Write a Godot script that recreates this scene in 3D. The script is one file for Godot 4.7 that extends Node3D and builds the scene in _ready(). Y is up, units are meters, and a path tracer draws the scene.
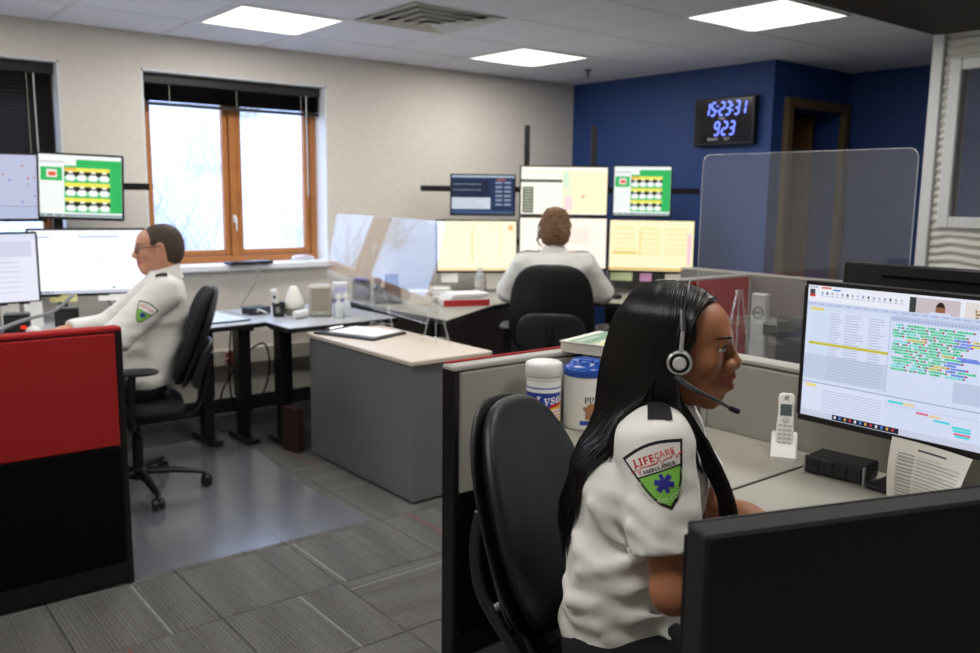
extends Node3D

# ---------------------------------------------------------------- mesh builder
class MB:
	var v := PackedVector3Array()
	var n := PackedVector3Array()
	var u := PackedVector2Array()
	var c := PackedColorArray()
	var ix := PackedInt32Array()
	var col := Color(1, 1, 1)
	var X := Transform3D.IDENTITY

	func vert(p: Vector3, nn: Vector3, uv := Vector2.ZERO) -> int:
		v.append(X * p)
		n.append((X.basis * nn).normalized())
		u.append(uv)
		c.append(col)
		return v.size() - 1

	func tri(a: int, b: int, d: int) -> void:
		var g := (v[b] - v[a]).cross(v[d] - v[a])
		if g.dot(n[a] + n[b] + n[d]) > 0.0:
			ix.append(a); ix.append(d); ix.append(b)
		else:
			ix.append(a); ix.append(b); ix.append(d)

	func quad(a: int, b: int, d: int, e: int) -> void:
		tri(a, b, d)
		tri(a, d, e)

	func face(p: Array, nn: Vector3, uvs := []) -> void:
		var k := []
		for i in p.size():
			k.append(vert(p[i], nn, uvs[i] if uvs.size() else Vector2(p[i].x, p[i].y)))
		for i in range(1, p.size() - 1):
			tri(k[0], k[i], k[i + 1])

	# box with chamfered edges, centre o
	func box(o: Vector3, s: Vector3, b := 0.0, basis := Basis.IDENTITY) -> void:
		var keep := X
		X = X * Transform3D(basis, o)
		var h := s * 0.5
		b = minf(b, minf(h.x, minf(h.y, h.z)) * 0.9)
		for ax in 3:
			var a1 := (ax + 1) % 3
			var a2 := (ax + 2) % 3
			for sg in [-1.0, 1.0]:
				var nn := Vector3.ZERO
				nn[ax] = sg
				var pts := []
				var uvs := []
				for q in [[-1, -1], [1, -1], [1, 1], [-1, 1]]:
					var p := Vector3.ZERO
					p[ax] = sg * h[ax]
					p[a1] = q[0] * (h[a1] - b)
					p[a2] = q[1] * (h[a2] - b)
					pts.append(p)
					uvs.append(Vector2(q[0] * 0.5 + 0.5, q[1] * 0.5 + 0.5))
				face(pts, nn, uvs)
		if b > 0.0:
			for ax in 3:
				var a1 := (ax + 1) % 3
				var a2 := (ax + 2) % 3
				for s1 in [-1.0, 1.0]:
					for s2 in [-1.0, 1.0]:
						var nn := Vector3.ZERO
						nn[a1] = s1
						nn[a2] = s2
						var pts := []
						for e in [-1.0, 1.0]:
							var p := Vector3.ZERO
							p[ax] = e * (h[ax] - b)
							p[a1] = s1 * h[a1]
							p[a2] = s2 * (h[a2] - b)
							var p2 := p
							p2[a1] = s1 * (h[a1] - b)
							p2[a2] = s2 * h[a2]
							if e < 0:
								pts = [p, p2]
							else:
								pts += [p2, p]
						face(pts, nn.normalized())
			for sx in [-1.0, 1.0]:
				for sy in [-1.0, 1.0]:
					for sz in [-1.0, 1.0]:
						face([Vector3(sx * h.x, sy * (h.y - b), sz * (h.z - b)), Vector3(sx * (h.x - b), sy * h.y, sz * (h.z - b)), Vector3(sx * (h.x - b), sy * (h.y - b), sz * h.z)], Vector3(sx, sy, sz).normalized())
		X = keep

	# smooth grid of points
	func sheet(pts: Array, wrap_u := false, flip := false) -> void:
		var nu: int = pts.size()
		var nv: int = pts[0].size()
		var base := v.size()
		for i in nu:
			for j in nv:
				var i0 := i - 1
				var i1 := i + 1
				if wrap_u:
					i0 = (i - 1 + nu) % nu
					i1 = (i + 1) % nu
				else:
					i0 = maxi(i0, 0)
					i1 = mini(i1, nu - 1)
				var du: Vector3 = pts[i1][j] - pts[i0][j]
				var dv: Vector3 = pts[i][mini(j + 1, nv - 1)] - pts[i][maxi(j - 1, 0)]
				var nn := du.cross(dv)
				if nn.length_squared() < 1e-18:
					nn = Vector3.UP
				vert(pts[i][j], (-nn if flip else nn).normalized(), Vector2(float(i) / (nu if wrap_u else nu - 1), float(j) / (nv - 1)))
		for i in (nu if wrap_u else nu - 1):
			for j in nv - 1:
				var a := base + i * nv + j
				var b := base + ((i + 1) % nu) * nv + j
				quad(a, b, b + 1, a + 1)

	# tube along points, r: float or Array
	func tube(pts: Array, r, sides := 8, caps := true, flat := 1.0) -> void:
		var m: int = pts.size()
		var ref := Vector3.UP
		var t0: Vector3 = (pts[1] - pts[0]).normalized()
		if absf(t0.dot(ref)) > 0.9:
			ref = Vector3.RIGHT
		var base := v.size()
		var side := t0.cross(ref).normalized()
		for i in m:
			var t: Vector3 = (pts[mini(i + 1, m - 1)] - pts[maxi(i - 1, 0)]).normalized()
			side = (side - t * side.dot(t)).normalized()
			var up := side.cross(t)
			var rr: float = r[i] if r is Array else r
			for k in sides:
				var a := TAU * k / sides
				var d := side * cos(a) + up * sin(a) * flat
				vert(pts[i] + d * rr, (side * cos(a) * flat + up * sin(a)).normalized(), Vector2(float(k) / sides, float(i) / (m - 1)))
		for i in m - 1:
			for k in sides:
				quad(base + i * sides + k, base + i * sides + (k + 1) % sides, base + (i + 1) * sides + (k + 1) % sides, base + (i + 1) * sides + k)
		if caps:
			for e in [0, m - 1]:
				var t: Vector3 = (pts[1] - pts[0]).normalized() * -1.0 if e == 0 else (pts[m - 1] - pts[m - 2]).normalized()
				var ring := []
				for k in sides:
					var vv := v[base + e * sides + k]
					v.append(vv); n.append((X.basis * t).normalized()); u.append(Vector2.ZERO); c.append(col)
					ring.append(v.size() - 1)
				for k in range(1, sides - 1):
					tri(ring[0], ring[k], ring[k + 1])

	# lathe: profile of Vector2(radius, height), flat-shaded between profile steps when hard
	func lathe(prof: Array, seg := 20, o := Vector3.ZERO, hard := true) -> void:
		for i in prof.size() - 1:
			var p: Vector2 = prof[i]
			var q: Vector2 = prof[i + 1]
			var d := (q - p)
			if d.length() < 1e-7:
				continue
			var m0 := Vector2(d.y, -d.x).normalized()
			var m1 := m0
			if not hard:
				if i > 0:
					var e: Vector2 = p - prof[i - 1]
					m0 = (m0 + Vector2(e.y, -e.x).normalized()).normalized()
				if i < prof.size() - 2:
					var e: Vector2 = prof[i + 2] - q
					m1 = (m1 + Vector2(e.y, -e.x).normalized()).normalized()
			var base := v.size()
			for k in seg + 1:
				var a := TAU * k / seg
				var cs := cos(a)
				var sn := sin(a)
				vert(o + Vector3(p.x * cs, p.y, p.x * sn), Vector3(m0.x * cs, m0.y, m0.x * sn), Vector2(float(k) / seg, p.y))
				vert(o + Vector3(q.x * cs, q.y, q.x * sn), Vector3(m1.x * cs, m1.y, m1.x * sn), Vector2(float(k) / seg, q.y))
			for k in seg:
				quad(base + k * 2, base + k * 2 + 1, base + k * 2 + 3, base + k * 2 + 2)

	# polygon in local XY extruded along Z from z0 to z1, with a bevel b
	func prism(poly: PackedVector2Array, z0: float, z1: float, b := 0.0) -> void:
		var inner := poly
		if b > 0.0:
			var off := Geometry2D.offset_polygon(poly, -b, Geometry2D.JOIN_MITER)
			if off.size() == 1 and off[0].size() == poly.size():
				inner = off[0]
				# align start
				var best := 0
				for i in inner.size():
					if inner[i].distance_squared_to(poly[0]) < inner[best].distance_squared_to(poly[0]):
						best = i
				var al := PackedVector2Array()
				for i in inner.size():
					al.append(inner[(best + i) % inner.size()])
				inner = al
			else:
				b = 0.0
		var t := Geometry2D.triangulate_polygon(inner)
		for e in [0, 1]:
			var z := z1 if e else z0
			var nn := Vector3(0, 0, 1 if e else -1)
			var k := []
			for p in inner:
				k.append(vert(Vector3(p.x, p.y, z), nn, p))
			for i in range(0, t.size(), 3):
				tri(k[t[i]], k[t[i + 1]], k[t[i + 2]])
		var area := 0.0
		for i in poly.size():
			area += poly[i].cross(poly[(i + 1) % poly.size()])
		var sg := 1.0 if area > 0 else -1.0
		for i in poly.size():
			var p := poly[i]
			var q := poly[(i + 1) % poly.size()]
			var d := (q - p).normalized()
			var nn := Vector3(d.y, -d.x, 0) * sg
			var pi := inner[i]
			var qi := inner[(i + 1) % poly.size()]
			face([Vector3(p.x, p.y, z0 + b), Vector3(q.x, q.y, z0 + b), Vector3(q.x, q.y, z1 - b), Vector3(p.x, p.y, z1 - b)], nn)
			if b > 0.0:
				face([Vector3(p.x, p.y, z1 - b), Vector3(q.x, q.y, z1 - b), Vector3(qi.x, qi.y, z1), Vector3(pi.x, pi.y, z1)], (nn + Vector3(0, 0, 1)).normalized())
				face([Vector3(p.x, p.y, z0 + b), Vector3(q.x, q.y, z0 + b), Vector3(qi.x, qi.y, z0), Vector3(pi.x, pi.y, z0)], (nn - Vector3(0, 0, 1)).normalized())

	# turns every triangle after index `from` so that it agrees with its normals
	func rewind(from := 0) -> void:
		for i in range(from, ix.size(), 3):
			var a := ix[i]
			var b := ix[i + 1]
			var d := ix[i + 2]
			if (v[b] - v[a]).cross(v[d] - v[a]).dot(n[a] + n[b] + n[d]) > 0.0:
				ix[i + 1] = d
				ix[i + 2] = b

	func ball(o: Vector3, r: Vector3, seg := 14, rings := 9) -> void:
		var base := v.size()
		for i in rings + 1:
			var t := PI * i / rings
			for k in seg + 1:
				var a := TAU * k / seg
				var d := Vector3(sin(t) * cos(a), cos(t), sin(t) * sin(a))
				vert(o + d * r, (d / r).normalized(), Vector2(float(k) / seg, float(i) / rings))
		for i in rings:
			for k in seg:
				quad(base + i * (seg + 1) + k, base + i * (seg + 1) + k + 1, base + (i + 1) * (seg + 1) + k + 1, base + (i + 1) * (seg + 1) + k)

	func mesh() -> ArrayMesh:
		var a := []
		a.resize(Mesh.ARRAY_MAX)
		a[Mesh.ARRAY_VERTEX] = v
		a[Mesh.ARRAY_NORMAL] = n
		a[Mesh.ARRAY_TEX_UV] = u
		a[Mesh.ARRAY_COLOR] = c
		a[Mesh.ARRAY_INDEX] = ix
		var m := ArrayMesh.new()
		m.add_surface_from_arrays(Mesh.PRIMITIVE_TRIANGLES, a)
		return m


# ---------------------------------------------------------------- signed distance bodies, meshed as surface nets
class Sdf:
	var A := PackedVector3Array()
	var BA := PackedVector3Array()
	var IS := PackedVector3Array()
	var ra := PackedFloat32Array()
	var rb := PackedFloat32Array()
	var kk := PackedFloat32Array()
	var ms := PackedFloat32Array()
	var op := PackedInt32Array()
	var cutn := PackedVector3Array()
	var act := PackedInt32Array()
	var noise: FastNoiseLite = null
	var nscale := Vector3.ONE
	var namp := 0.0
	var planes := []   # [point, normal]: keep the side the normal points away from

	# op 0 adds, 1 subtracts, 2 adds with a flat end at b
	func cap(a: Vector3, b: Vector3, r0: float, r1: float, k := 0.03, s := Vector3.ONE, o := 0) -> void:
		A.append(a)
		IS.append(Vector3.ONE / s)
		BA.append((b - a) / s)
		ra.append(r0); rb.append(r1); kk.append(maxf(k, 0.0005))
		ms.append(minf(s.x, minf(s.y, s.z)))
		op.append(o)
		cutn.append((b - a).normalized())
		act.append(A.size() - 1)

	func one(i: int, p: Vector3) -> float:
		var q := (p - A[i]) * IS[i]
		var ba := BA[i]
		var l := ba.length_squared()
		var t := 0.0
		if l > 1e-12:
			t = clampf(q.dot(ba) / l, 0.0, 1.0)
		var d := ((q - ba * t).length() - lerpf(ra[i], rb[i], t)) * ms[i]
		if op[i] == 2:
			d = maxf(d, (p - A[i] - ba / IS[i]).dot(cutn[i]))
		return d

	func full() -> void:
		act.resize(A.size())
		for i in A.size():
			act[i] = i

	func pick(p: Vector3, rad: float) -> void:
		var ds := PackedFloat32Array()
		ds.resize(A.size())
		var lo := 1e9
		for i in A.size():
			ds[i] = one(i, p)
			if op[i] != 1:
				lo = minf(lo, ds[i])
		act.clear()
		for i in A.size():
			if (op[i] != 1 and ds[i] < lo + 2.0 * rad + kk[i] + 0.03) or (op[i] == 1 and ds[i] < 2.0 * rad + kk[i] + 0.02):
				act.append(i)

	func d(p: Vector3) -> float:
		var r := 1e3
		for i in act:
			var q := (p - A[i]) * IS[i]
			var ba := BA[i]
			var l := ba.length_squared()
			var t := 0.0
			if l > 1e-12:
				t = clampf(q.dot(ba) / l, 0.0, 1.0)
			var e := ((q - ba * t).length() - lerpf(ra[i], rb[i], t)) * ms[i]
			var o := op[i]
			if o == 2:
				e = maxf(e, (p - A[i] - ba / IS[i]).dot(cutn[i]))
			var k := kk[i]
			if o == 1:
				var h := maxf(k - absf(-e - r), 0.0) / k
				r = maxf(r, -e) + h * h * k * 0.25
			else:
				var h := maxf(k - absf(e - r), 0.0) / k
				r = minf(r, e) - h * h * k * 0.25
		for pl in planes:
			r = maxf(r, (p - pl[0]).dot(pl[1]))
		if noise:
			r += noise.get_noise_3dv(p * nscale) * namp
		return r

	func grad(p: Vector3) -> Vector3:
		var e := 0.002
		return Vector3(d(p + Vector3(e, 0, 0)) - d(p - Vector3(e, 0, 0)), d(p + Vector3(0, e, 0)) - d(p - Vector3(0, e, 0)), d(p + Vector3(0, 0, e)) - d(p - Vector3(0, 0, e))).normalized()

	func nets(lo: Vector3, hi: Vector3, cell: float, mb: MB, xf := Transform3D.IDENTITY, tint = null) -> void:
		var bs := 5
		var dim := ((hi - lo) / cell).ceil()
		var bx := int(ceil(dim.x / bs)); var by := int(ceil(dim.y / bs)); var bz := int(ceil(dim.z / bs))
		var nx := bx * bs + 1; var ny := by * bs + 1; var nz := bz * bs + 1
		var val := PackedFloat32Array()
		val.resize(nx * ny * nz)
		val.fill(1e6)
		var vid := PackedInt32Array()
		vid.resize(nx * ny * nz)
		vid.fill(-1)
		var rad := bs * cell * 0.87
		var blocks := []
		for k in bz:
			for j in by:
				for i in bx:
					var ce := lo + Vector3(i + 0.5, j + 0.5, k + 0.5) * bs * cell
					full()
					var dd := d(ce)
					if absf(dd) > rad * 1.5 + namp + 0.012:
						continue
					pick(ce, rad)
					blocks.append(Vector3i(i * bs, j * bs, k * bs))
					for c2 in bs + 1:
						for b2 in bs + 1:
							var row := (k * bs + c2) * ny * nx + (j * bs + b2) * nx + i * bs
							for a2 in bs + 1:
								if val[row + a2] > 9e5:
									val[row + a2] = d(lo + Vector3(i * bs + a2, j * bs + b2, k * bs + c2) * cell)
		full()
		var sxy := nx * ny
		var corner := [0, 1, nx, nx + 1, sxy, sxy + 1, sxy + nx, sxy + nx + 1]
		var off := [Vector3(0, 0, 0), Vector3(1, 0, 0), Vector3(0, 1, 0), Vector3(1, 1, 0), Vector3(0, 0, 1), Vector3(1, 0, 1), Vector3(0, 1, 1), Vector3(1, 1, 1)]
		var edges := [[0, 1], [2, 3], [4, 5], [6, 7], [0, 2], [1, 3], [4, 6], [5, 7], [0, 4], [1, 5], [2, 6], [3, 7]]
		var cells := []
		var start := mb.v.size()
		for b in blocks:
			for c2 in bs:
				for b2 in bs:
					for a2 in bs:
						var id: int = (b.z + c2) * sxy + (b.y + b2) * nx + b.x + a2
						var m := 0
						for q in 8:
							if val[id + corner[q]] < 0.0:
								m |= 1 << q
						if m == 0 or m == 255:
							continue
						var sum := Vector3.ZERO
						var cnt := 0
						for e in edges:
							var d0 := val[id + corner[e[0]]]
							var d1 := val[id + corner[e[1]]]
							if (d0 < 0.0) != (d1 < 0.0):
								sum += off[e[0]].lerp(off[e[1]], d0 / (d0 - d1))
								cnt += 1
						var p: Vector3 = lo + (Vector3(b.x + a2, b.y + b2, b.z + c2) + sum / cnt) * cell
						if tint != null:
							mb.col = tint.call(p)
						vid[id] = mb.vert(xf * p, Vector3.UP)
						mb.n[vid[id]] = Vector3.ZERO
						cells.append(id)
		var strides := [1, nx, sxy]
		for id in cells:
			for ax in 3:
				var d0 := val[id]
				var d1 := val[id + strides[ax]]
				if (d0 < 0.0) == (d1 < 0.0):
					continue
				var s1: int = strides[(ax + 1) % 3]
				var s2: int = strides[(ax + 2) % 3]
				if id - s1 - s2 < 0:
					continue
				var q0 := vid[id]
				var q1 := vid[id - s1]
				var q2 := vid[id - s1 - s2]
				var q3 := vid[id - s2]
				if q1 < 0 or q2 < 0 or q3 < 0:
					continue
				var g := (mb.v[q2] - mb.v[q0]).cross(mb.v[q3] - mb.v[q1])
				if d0 >= 0.0:
					g = -g
				# outward normal g; clockwise winding seen from outside
				for q in [q0, q1, q2, q3]:
					mb.n[q] += g
				var t1 := (mb.v[q1] - mb.v[q0]).cross(mb.v[q2] - mb.v[q0])
				if t1.dot(g) > 0.0:
					mb.ix.append_array([q0, q2, q1, q0, q3, q2])
				else:
					mb.ix.append_array([q0, q1, q2, q0, q2, q3])
		for i in range(start, mb.v.size()):
			mb.n[i] = mb.n[i].normalized() if mb.n[i].length_squared() > 0.0 else Vector3.UP


# ---------------------------------------------------------------- naming, tagging, materials
var taken := {}
var mats := {}

func numbered(called: String) -> String:
	if not taken.has(called):
		taken[called] = 0
		return called
	taken[called] += 1
	return "%s_%03d" % [called, taken[called]]

func meta(o: Node, label: String, category: String, group := "") -> void:
	o.set_meta("label", label)
	o.set_meta("category", category)
	if group:
		o.set_meta("group", group)

func thing(called: String, label: String, category: String, at := Vector3.ZERO, turn := 0.0, group := "") -> Node3D:
	var o := Node3D.new()
	o.name = numbered(called)
	add_child(o)
	o.position = at
	o.rotation.y = turn
	meta(o, label, category, group)
	return o

func obj(called: String, mb: MB, m: Material, parent: Node = null, xf := Transform3D.IDENTITY) -> MeshInstance3D:
	var o := MeshInstance3D.new()
	o.mesh = mb.mesh()
	o.material_override = m
	o.transform = xf
	if parent == null:
		o.name = numbered(called)
		add_child(o)
	else:
		o.name = called
		parent.add_child(o, true)
	return o

func inst(called: String, me: Mesh, m: Material, parent: Node, xf := Transform3D.IDENTITY) -> MeshInstance3D:
	var o := MeshInstance3D.new()
	o.mesh = me
	o.material_override = m
	o.transform = xf
	o.name = called
	parent.add_child(o, true)
	return o

func struct(called: String, mb: MB, m: Material) -> MeshInstance3D:
	var o := obj(called, mb, m)
	o.set_meta("kind", "structure")
	return o

func bx(o: Vector3, s: Vector3, b := 0.0) -> MB:
	var m := MB.new()
	m.box(o, s, b)
	return m

func mat(key: String, color: Color, rough := 0.6, metal := 0.0, spec := 0.5) -> StandardMaterial3D:
	if mats.has(key):
		return mats[key]
	var m := StandardMaterial3D.new()
	m.resource_name = key
	m.albedo_color = color
	m.roughness = rough
	m.metallic = metal
	m.metallic_specular = spec
	mats[key] = m
	return m

func c8(r: int, g: int, b: int) -> Color:
	return Color(r / 255.0, g / 255.0, b / 255.0)

# material tinted by its mesh's vertex colours
func vmat(key: String, rough := 0.6, spec := 0.5) -> StandardMaterial3D:
	var m := mat(key, Color(1, 1, 1), rough, 0.0, spec)
	m.vertex_color_use_as_albedo = true
	return m

func noise_tex(freq: float, size: int, lo: Color, hi: Color, normal := false, seed_ := 1, oct := 4, bump := 4.0) -> NoiseTexture2D:
	var f := FastNoiseLite.new()
	f.seed = seed_
	f.frequency = freq
	f.fractal_octaves = oct
	var t := NoiseTexture2D.new()
	t.width = size
	t.height = size
	t.seamless = true
	t.noise = f
	t.as_normal_map = normal
	t.bump_strength = bump
	if not normal:
		var g := Gradient.new()
		g.set_color(0, lo)
		g.set_color(1, hi)
		t.color_ramp = g
	return t

func grainy(key: String, lo: Color, hi: Color, rough: float, freq := 0.05, scale := 4.0, bump := 0.0, size := 256) -> StandardMaterial3D:
	if mats.has(key):
		return mats[key]
	var m := mat(key, Color(1, 1, 1), rough)
	m.albedo_texture = noise_tex(freq, size, lo, hi, false, key.hash() % 1000)
	m.uv1_triplanar = true
	m.uv1_world_triplanar = true
	m.uv1_scale = Vector3.ONE * scale
	if bump > 0.0:
		m.normal_enabled = true
		m.normal_texture = noise_tex(freq, size, lo, hi, true, key.hash() % 1000)
		m.normal_scale = bump
	return m

func img_mat(key: String, im: Image, rough := 0.6, emit := 0.0) -> StandardMaterial3D:
	if mats.has(key):
		return mats[key]
	var t := ImageTexture.create_from_image(im)
	var m := mat(key, Color(1, 1, 1) if emit == 0.0 else Color(0.02, 0.02, 0.02), rough)
	if emit > 0.0:
		m.emission_enabled = true
		m.emission = Color(0, 0, 0)
		m.emission_texture = t
		m.emission_energy_multiplier = emit
	else:
		m.albedo_texture = t
	return m

func glow(key: String, color: Color, energy: float) -> StandardMaterial3D:
	var m := mat(key, Color(0.05, 0.05, 0.05), 0.5)
	m.emission_enabled = true
	m.emission = color
	m.emission_energy_multiplier = energy
	return m

func glass(key: String, color: Color, alpha: float, rough := 0.0) -> StandardMaterial3D:
	var m := mat(key, Color(color.r, color.g, color.b, alpha), rough)
	m.transparency = BaseMaterial3D.TRANSPARENCY_ALPHA
	return m

func rot(x: float, y: float, z: float) -> Basis:
	return Basis.from_euler(Vector3(deg_to_rad(x), deg_to_rad(y), deg_to_rad(z)))

# flat lettering; bend maps a point of the flat text (x right, y up, z out) to where it lies
func lettering(called: String, s: String, h: float, m: Material, parent: Node, xf := Transform3D.IDENTITY, bend = null, bold := false, depth := 0.0006, serif := false, widen := 1.0) -> MeshInstance3D:
	var t := TextMesh.new()
	var f := SystemFont.new()
	f.font_names = PackedStringArray(["Droid Serif" if serif else "Droid Sans"])
	f.font_weight = 700 if bold else 400
	t.font = f
	t.text = s
	t.font_size = 32
	t.pixel_size = h / 23.0
	t.depth = depth
	t.curve_step = 2.0
	var a := t.get_mesh_arrays()
	var v: PackedVector3Array = a[Mesh.ARRAY_VERTEX]
	var nn: PackedVector3Array = a[Mesh.ARRAY_NORMAL]
	for i in v.size():
		v[i].x *= widen
		if bend != null:
			var p := v[i]
			v[i] = bend.call(p)
			var q: Vector3 = bend.call(p + nn[i] * 0.001)
			nn[i] = (q - v[i]).normalized()
	a[Mesh.ARRAY_VERTEX] = v
	a[Mesh.ARRAY_NORMAL] = nn
	a[Mesh.ARRAY_TANGENT] = null
	var me := ArrayMesh.new()
	me.add_surface_from_arrays(Mesh.PRIMITIVE_TRIANGLES, a)
	return inst(called, me, m, parent, xf)

func poly_round(w: float, h: float, r: float, seg := 4) -> PackedVector2Array:
	var p := PackedVector2Array()
	for q in [[1, 1, 0], [-1, 1, 90], [-1, -1, 180], [1, -1, 270]]:
		for i in seg + 1:
			var a := deg_to_rad(q[2] + 90.0 * i / seg)
			p.append(Vector2(q[0] * (w / 2 - r) + cos(a) * r, q[1] * (h / 2 - r) + sin(a) * r))
	return p

func spline(ctrl: Array, m: int) -> Array:
	var out := []
	var k := ctrl.size()
	for i in m:
		var t := float(i) / (m - 1) * (k - 1)
		var s := mini(int(t), k - 2)
		var f := t - s
		var p0: Vector3 = ctrl[maxi(s - 1, 0)]
		var p1: Vector3 = ctrl[s]
		var p2: Vector3 = ctrl[s + 1]
		var p3: Vector3 = ctrl[mini(s + 2, k - 1)]
		out.append(p1.cubic_interpolate(p2, p0, p3, f))
	return out

# ---------------------------------------------------------------- the room
const CEIL := 2.425
const WZ := -5.586     # window wall
const BX := 5.397      # blue wall
const RX0 := -1.7
const RZ1 := 1.7
const PITCH := 0.635
const GX := 1.87
const GZ := -5.02

var light_cells := [[0, 0], [3, 0], [3, 3], [0, 3], [-3, 0], [-3, 3], [0, 6], [-3, 6]]

func setup_view() -> void:
	var cam := Camera3D.new()
	cam.name = "camera"
	cam.fov = 41.32
	cam.near = 0.05
	cam.far = 200.0
	add_child(cam)
	cam.basis = Basis(Vector3.UP, deg_to_rad(-38.818)) * Basis(Vector3.RIGHT, deg_to_rad(-8.62)) * Basis(Vector3.BACK, deg_to_rad(0.692))
	cam.position = Vector3(0, 1.48, 0)
	var at := CameraAttributesPhysical.new()
	at.frustum_focal_length = 32.0
	at.frustum_focus_distance = 1.75
	at.frustum_near = 0.05
	at.frustum_far = 200.0
	at.exposure_aperture = 4.5
	cam.attributes = at
	# setting the attributes changes the field of view: put it back
	cam.fov = 41.32
	cam.current = true
	var e := Environment.new()
	e.tonemap_mode = Environment.TONE_MAPPER_LINEAR
	e.tonemap_exposure = EXPOSURE
	e.sdfgi_enabled = true
	e.ssao_enabled = true
	e.ssil_enabled = true
	e.background_mode = Environment.BG_SKY
	var sm := ProceduralSkyMaterial.new()
	sm.sky_top_color = Color(0.66, 0.77, 0.95)
	sm.sky_horizon_color = Color(0.93, 0.95, 1.0)
	sm.ground_bottom_color = Color(0.5, 0.5, 0.5)
	sm.ground_horizon_color = Color(0.85, 0.87, 0.9)
	sm.sun_angle_max = 5.0
	sm.energy_multiplier = SKY
	var sk := Sky.new()
	sk.sky_material = sm
	e.sky = sk
	var we := WorldEnvironment.new()
	we.environment = e
	we.name = "environment"
	add_child(we)

const EXPOSURE := 1.0
const SKY := 9.0
const PANEL := 1.5

func wall_colors() -> void:
	grainy("wall_paint", c8(222, 216, 206), c8(229, 223, 213), 0.85, 0.03, 2.0, 0.04)
	grainy("blue_paint", c8(32, 66, 128), c8(36, 71, 134), 0.6, 0.03, 2.0, 0.15)
	grainy("ceiling_tile", c8(222, 225, 236), c8(236, 238, 247), 0.95, 0.25, 3.0, 0.5)
	mat("white_trim", c8(232, 234, 236), 0.5)
	mat("wood", c8(176, 112, 56), 0.45)
	grainy("oak", c8(160, 96, 44), c8(196, 132, 72), 0.45, 0.02, 3.0)
	mats["oak"].uv1_scale = Vector3(30, 2.0, 30)
	mat("black_plastic", c8(14, 14, 15), 0.42)
	mat("black_matte", c8(10, 10, 11), 0.75)
	mat("black_metal", c8(16, 16, 17), 0.35, 0.0)
	mat("chrome", c8(190, 190, 192), 0.2, 1.0)
	mat("silver_plastic", c8(168, 168, 170), 0.4)
	mat("white_plastic", c8(230, 229, 226), 0.38)
	mat("paper", c8(240, 240, 238), 0.9)
	glass("clear_glass", Color(1, 1, 1), 0.02)
	glass("acrylic", Color(0.97, 0.99, 1.0), 0.03)
	glass("acrylic_edge", Color(0.93, 0.96, 1.0), 0.12, 0.1)

func window(idx: int, x0: float, x1: float, y0: float, y1: float) -> void:
	var fz := WZ - 0.2
	var o := Node3D.new()
	o.name = "window_%d" % idx
	o.set_meta("kind", "structure")
	add_child(o)
	var lin := MB.new()     # plastered reveal
	var t := 0.012
	lin.box(Vector3(x0 - t / 2, (y0 + y1) / 2, WZ - 0.112), Vector3(t, y1 - y0, 0.22))
	lin.box(Vector3(x1 + t / 2, (y0 + y1) / 2, WZ - 0.112), Vector3(t, y1 - y0, 0.22))
	lin.box(Vector3((x0 + x1) / 2, y1 + t / 2, WZ - 0.112), Vector3(x1 - x0, t, 0.22))
	obj("reveal", lin, mats["white_trim"], o)
	obj("sill", bx(Vector3((x0 + x1) / 2, y0 + 0.0, WZ - 0.075), Vector3(x1 - x0 + 0.08, 0.04, 0.29), 0.006), mats["white_trim"], o)
	var yb := y0 + 0.02
	var fw := 0.045
	var xm := (x0 + x1) / 2
	var fr := MB.new()
	fr.box(Vector3(x0 + fw / 2, (yb + y1) / 2, fz), Vector3(fw, y1 - yb, 0.09), 0.004)
	fr.box(Vector3(x1 - fw / 2, (yb + y1) / 2, fz), Vector3(fw, y1 - yb, 0.09), 0.004)
	fr.box(Vector3(xm, y1 - fw / 2, fz), Vector3(x1 - x0 - 2 * fw, fw, 0.09), 0.004)
	fr.box(Vector3(xm, yb + fw / 2, fz), Vector3(x1 - x0 - 2 * fw, fw, 0.09), 0.004)
	fr.box(Vector3(xm, (yb + y1) / 2, fz), Vector3(0.05, y1 - yb - 2 * fw, 0.09), 0.004)
	obj("window_frame", fr, mats["oak"], o)
	for s in [[x0 + fw, xm - 0.025], [xm + 0.025, x1 - fw]]:
		var sa := MB.new()
		var sw := 0.038
		var ya := yb + fw + 0.003
		var yc := y1 - fw - 0.003
		var a: float = s[0] + 0.003
		var b: float = s[1] - 0.003
		sa.box(Vector3(a + sw / 2, (ya + yc) / 2, fz + 0.008), Vector3(sw, yc - ya, 0.05), 0.006)
		sa.box(Vector3(b - sw / 2, (ya + yc) / 2, fz + 0.008), Vector3(sw, yc - ya, 0.05), 0.006)
		sa.box(Vector3((a + b) / 2, ya + sw / 2, fz + 0.008), Vector3(b - a - 2 * sw, sw, 0.05), 0.006)
		sa.box(Vector3((a + b) / 2, yc - sw / 2, fz + 0.008), Vector3(b - a - 2 * sw, sw, 0.05), 0.006)
		obj("sash", sa, mats["oak"], o)
		obj("pane", bx(Vector3((a + b) / 2, (ya + yc) / 2, fz), Vector3(b - a - 2 * sw + 0.01, yc - ya - 2 * sw + 0.01, 0.005)), mats["clear_glass"], o)
	var hd := MB.new()
	hd.box(Vector3(xm - 0.006, 1.30, fz + 0.052), Vector3(0.016, 0.05, 0.014), 0.003)
	hd.tube([Vector3(xm - 0.006, 1.32, fz + 0.06), Vector3(xm - 0.006, 1.30, fz + 0.085), Vector3(xm - 0.006, 1.22, fz + 0.085)], [0.006, 0.007, 0.005], 8)
	obj("handle", hd, mats["white_plastic"], o)

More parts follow.
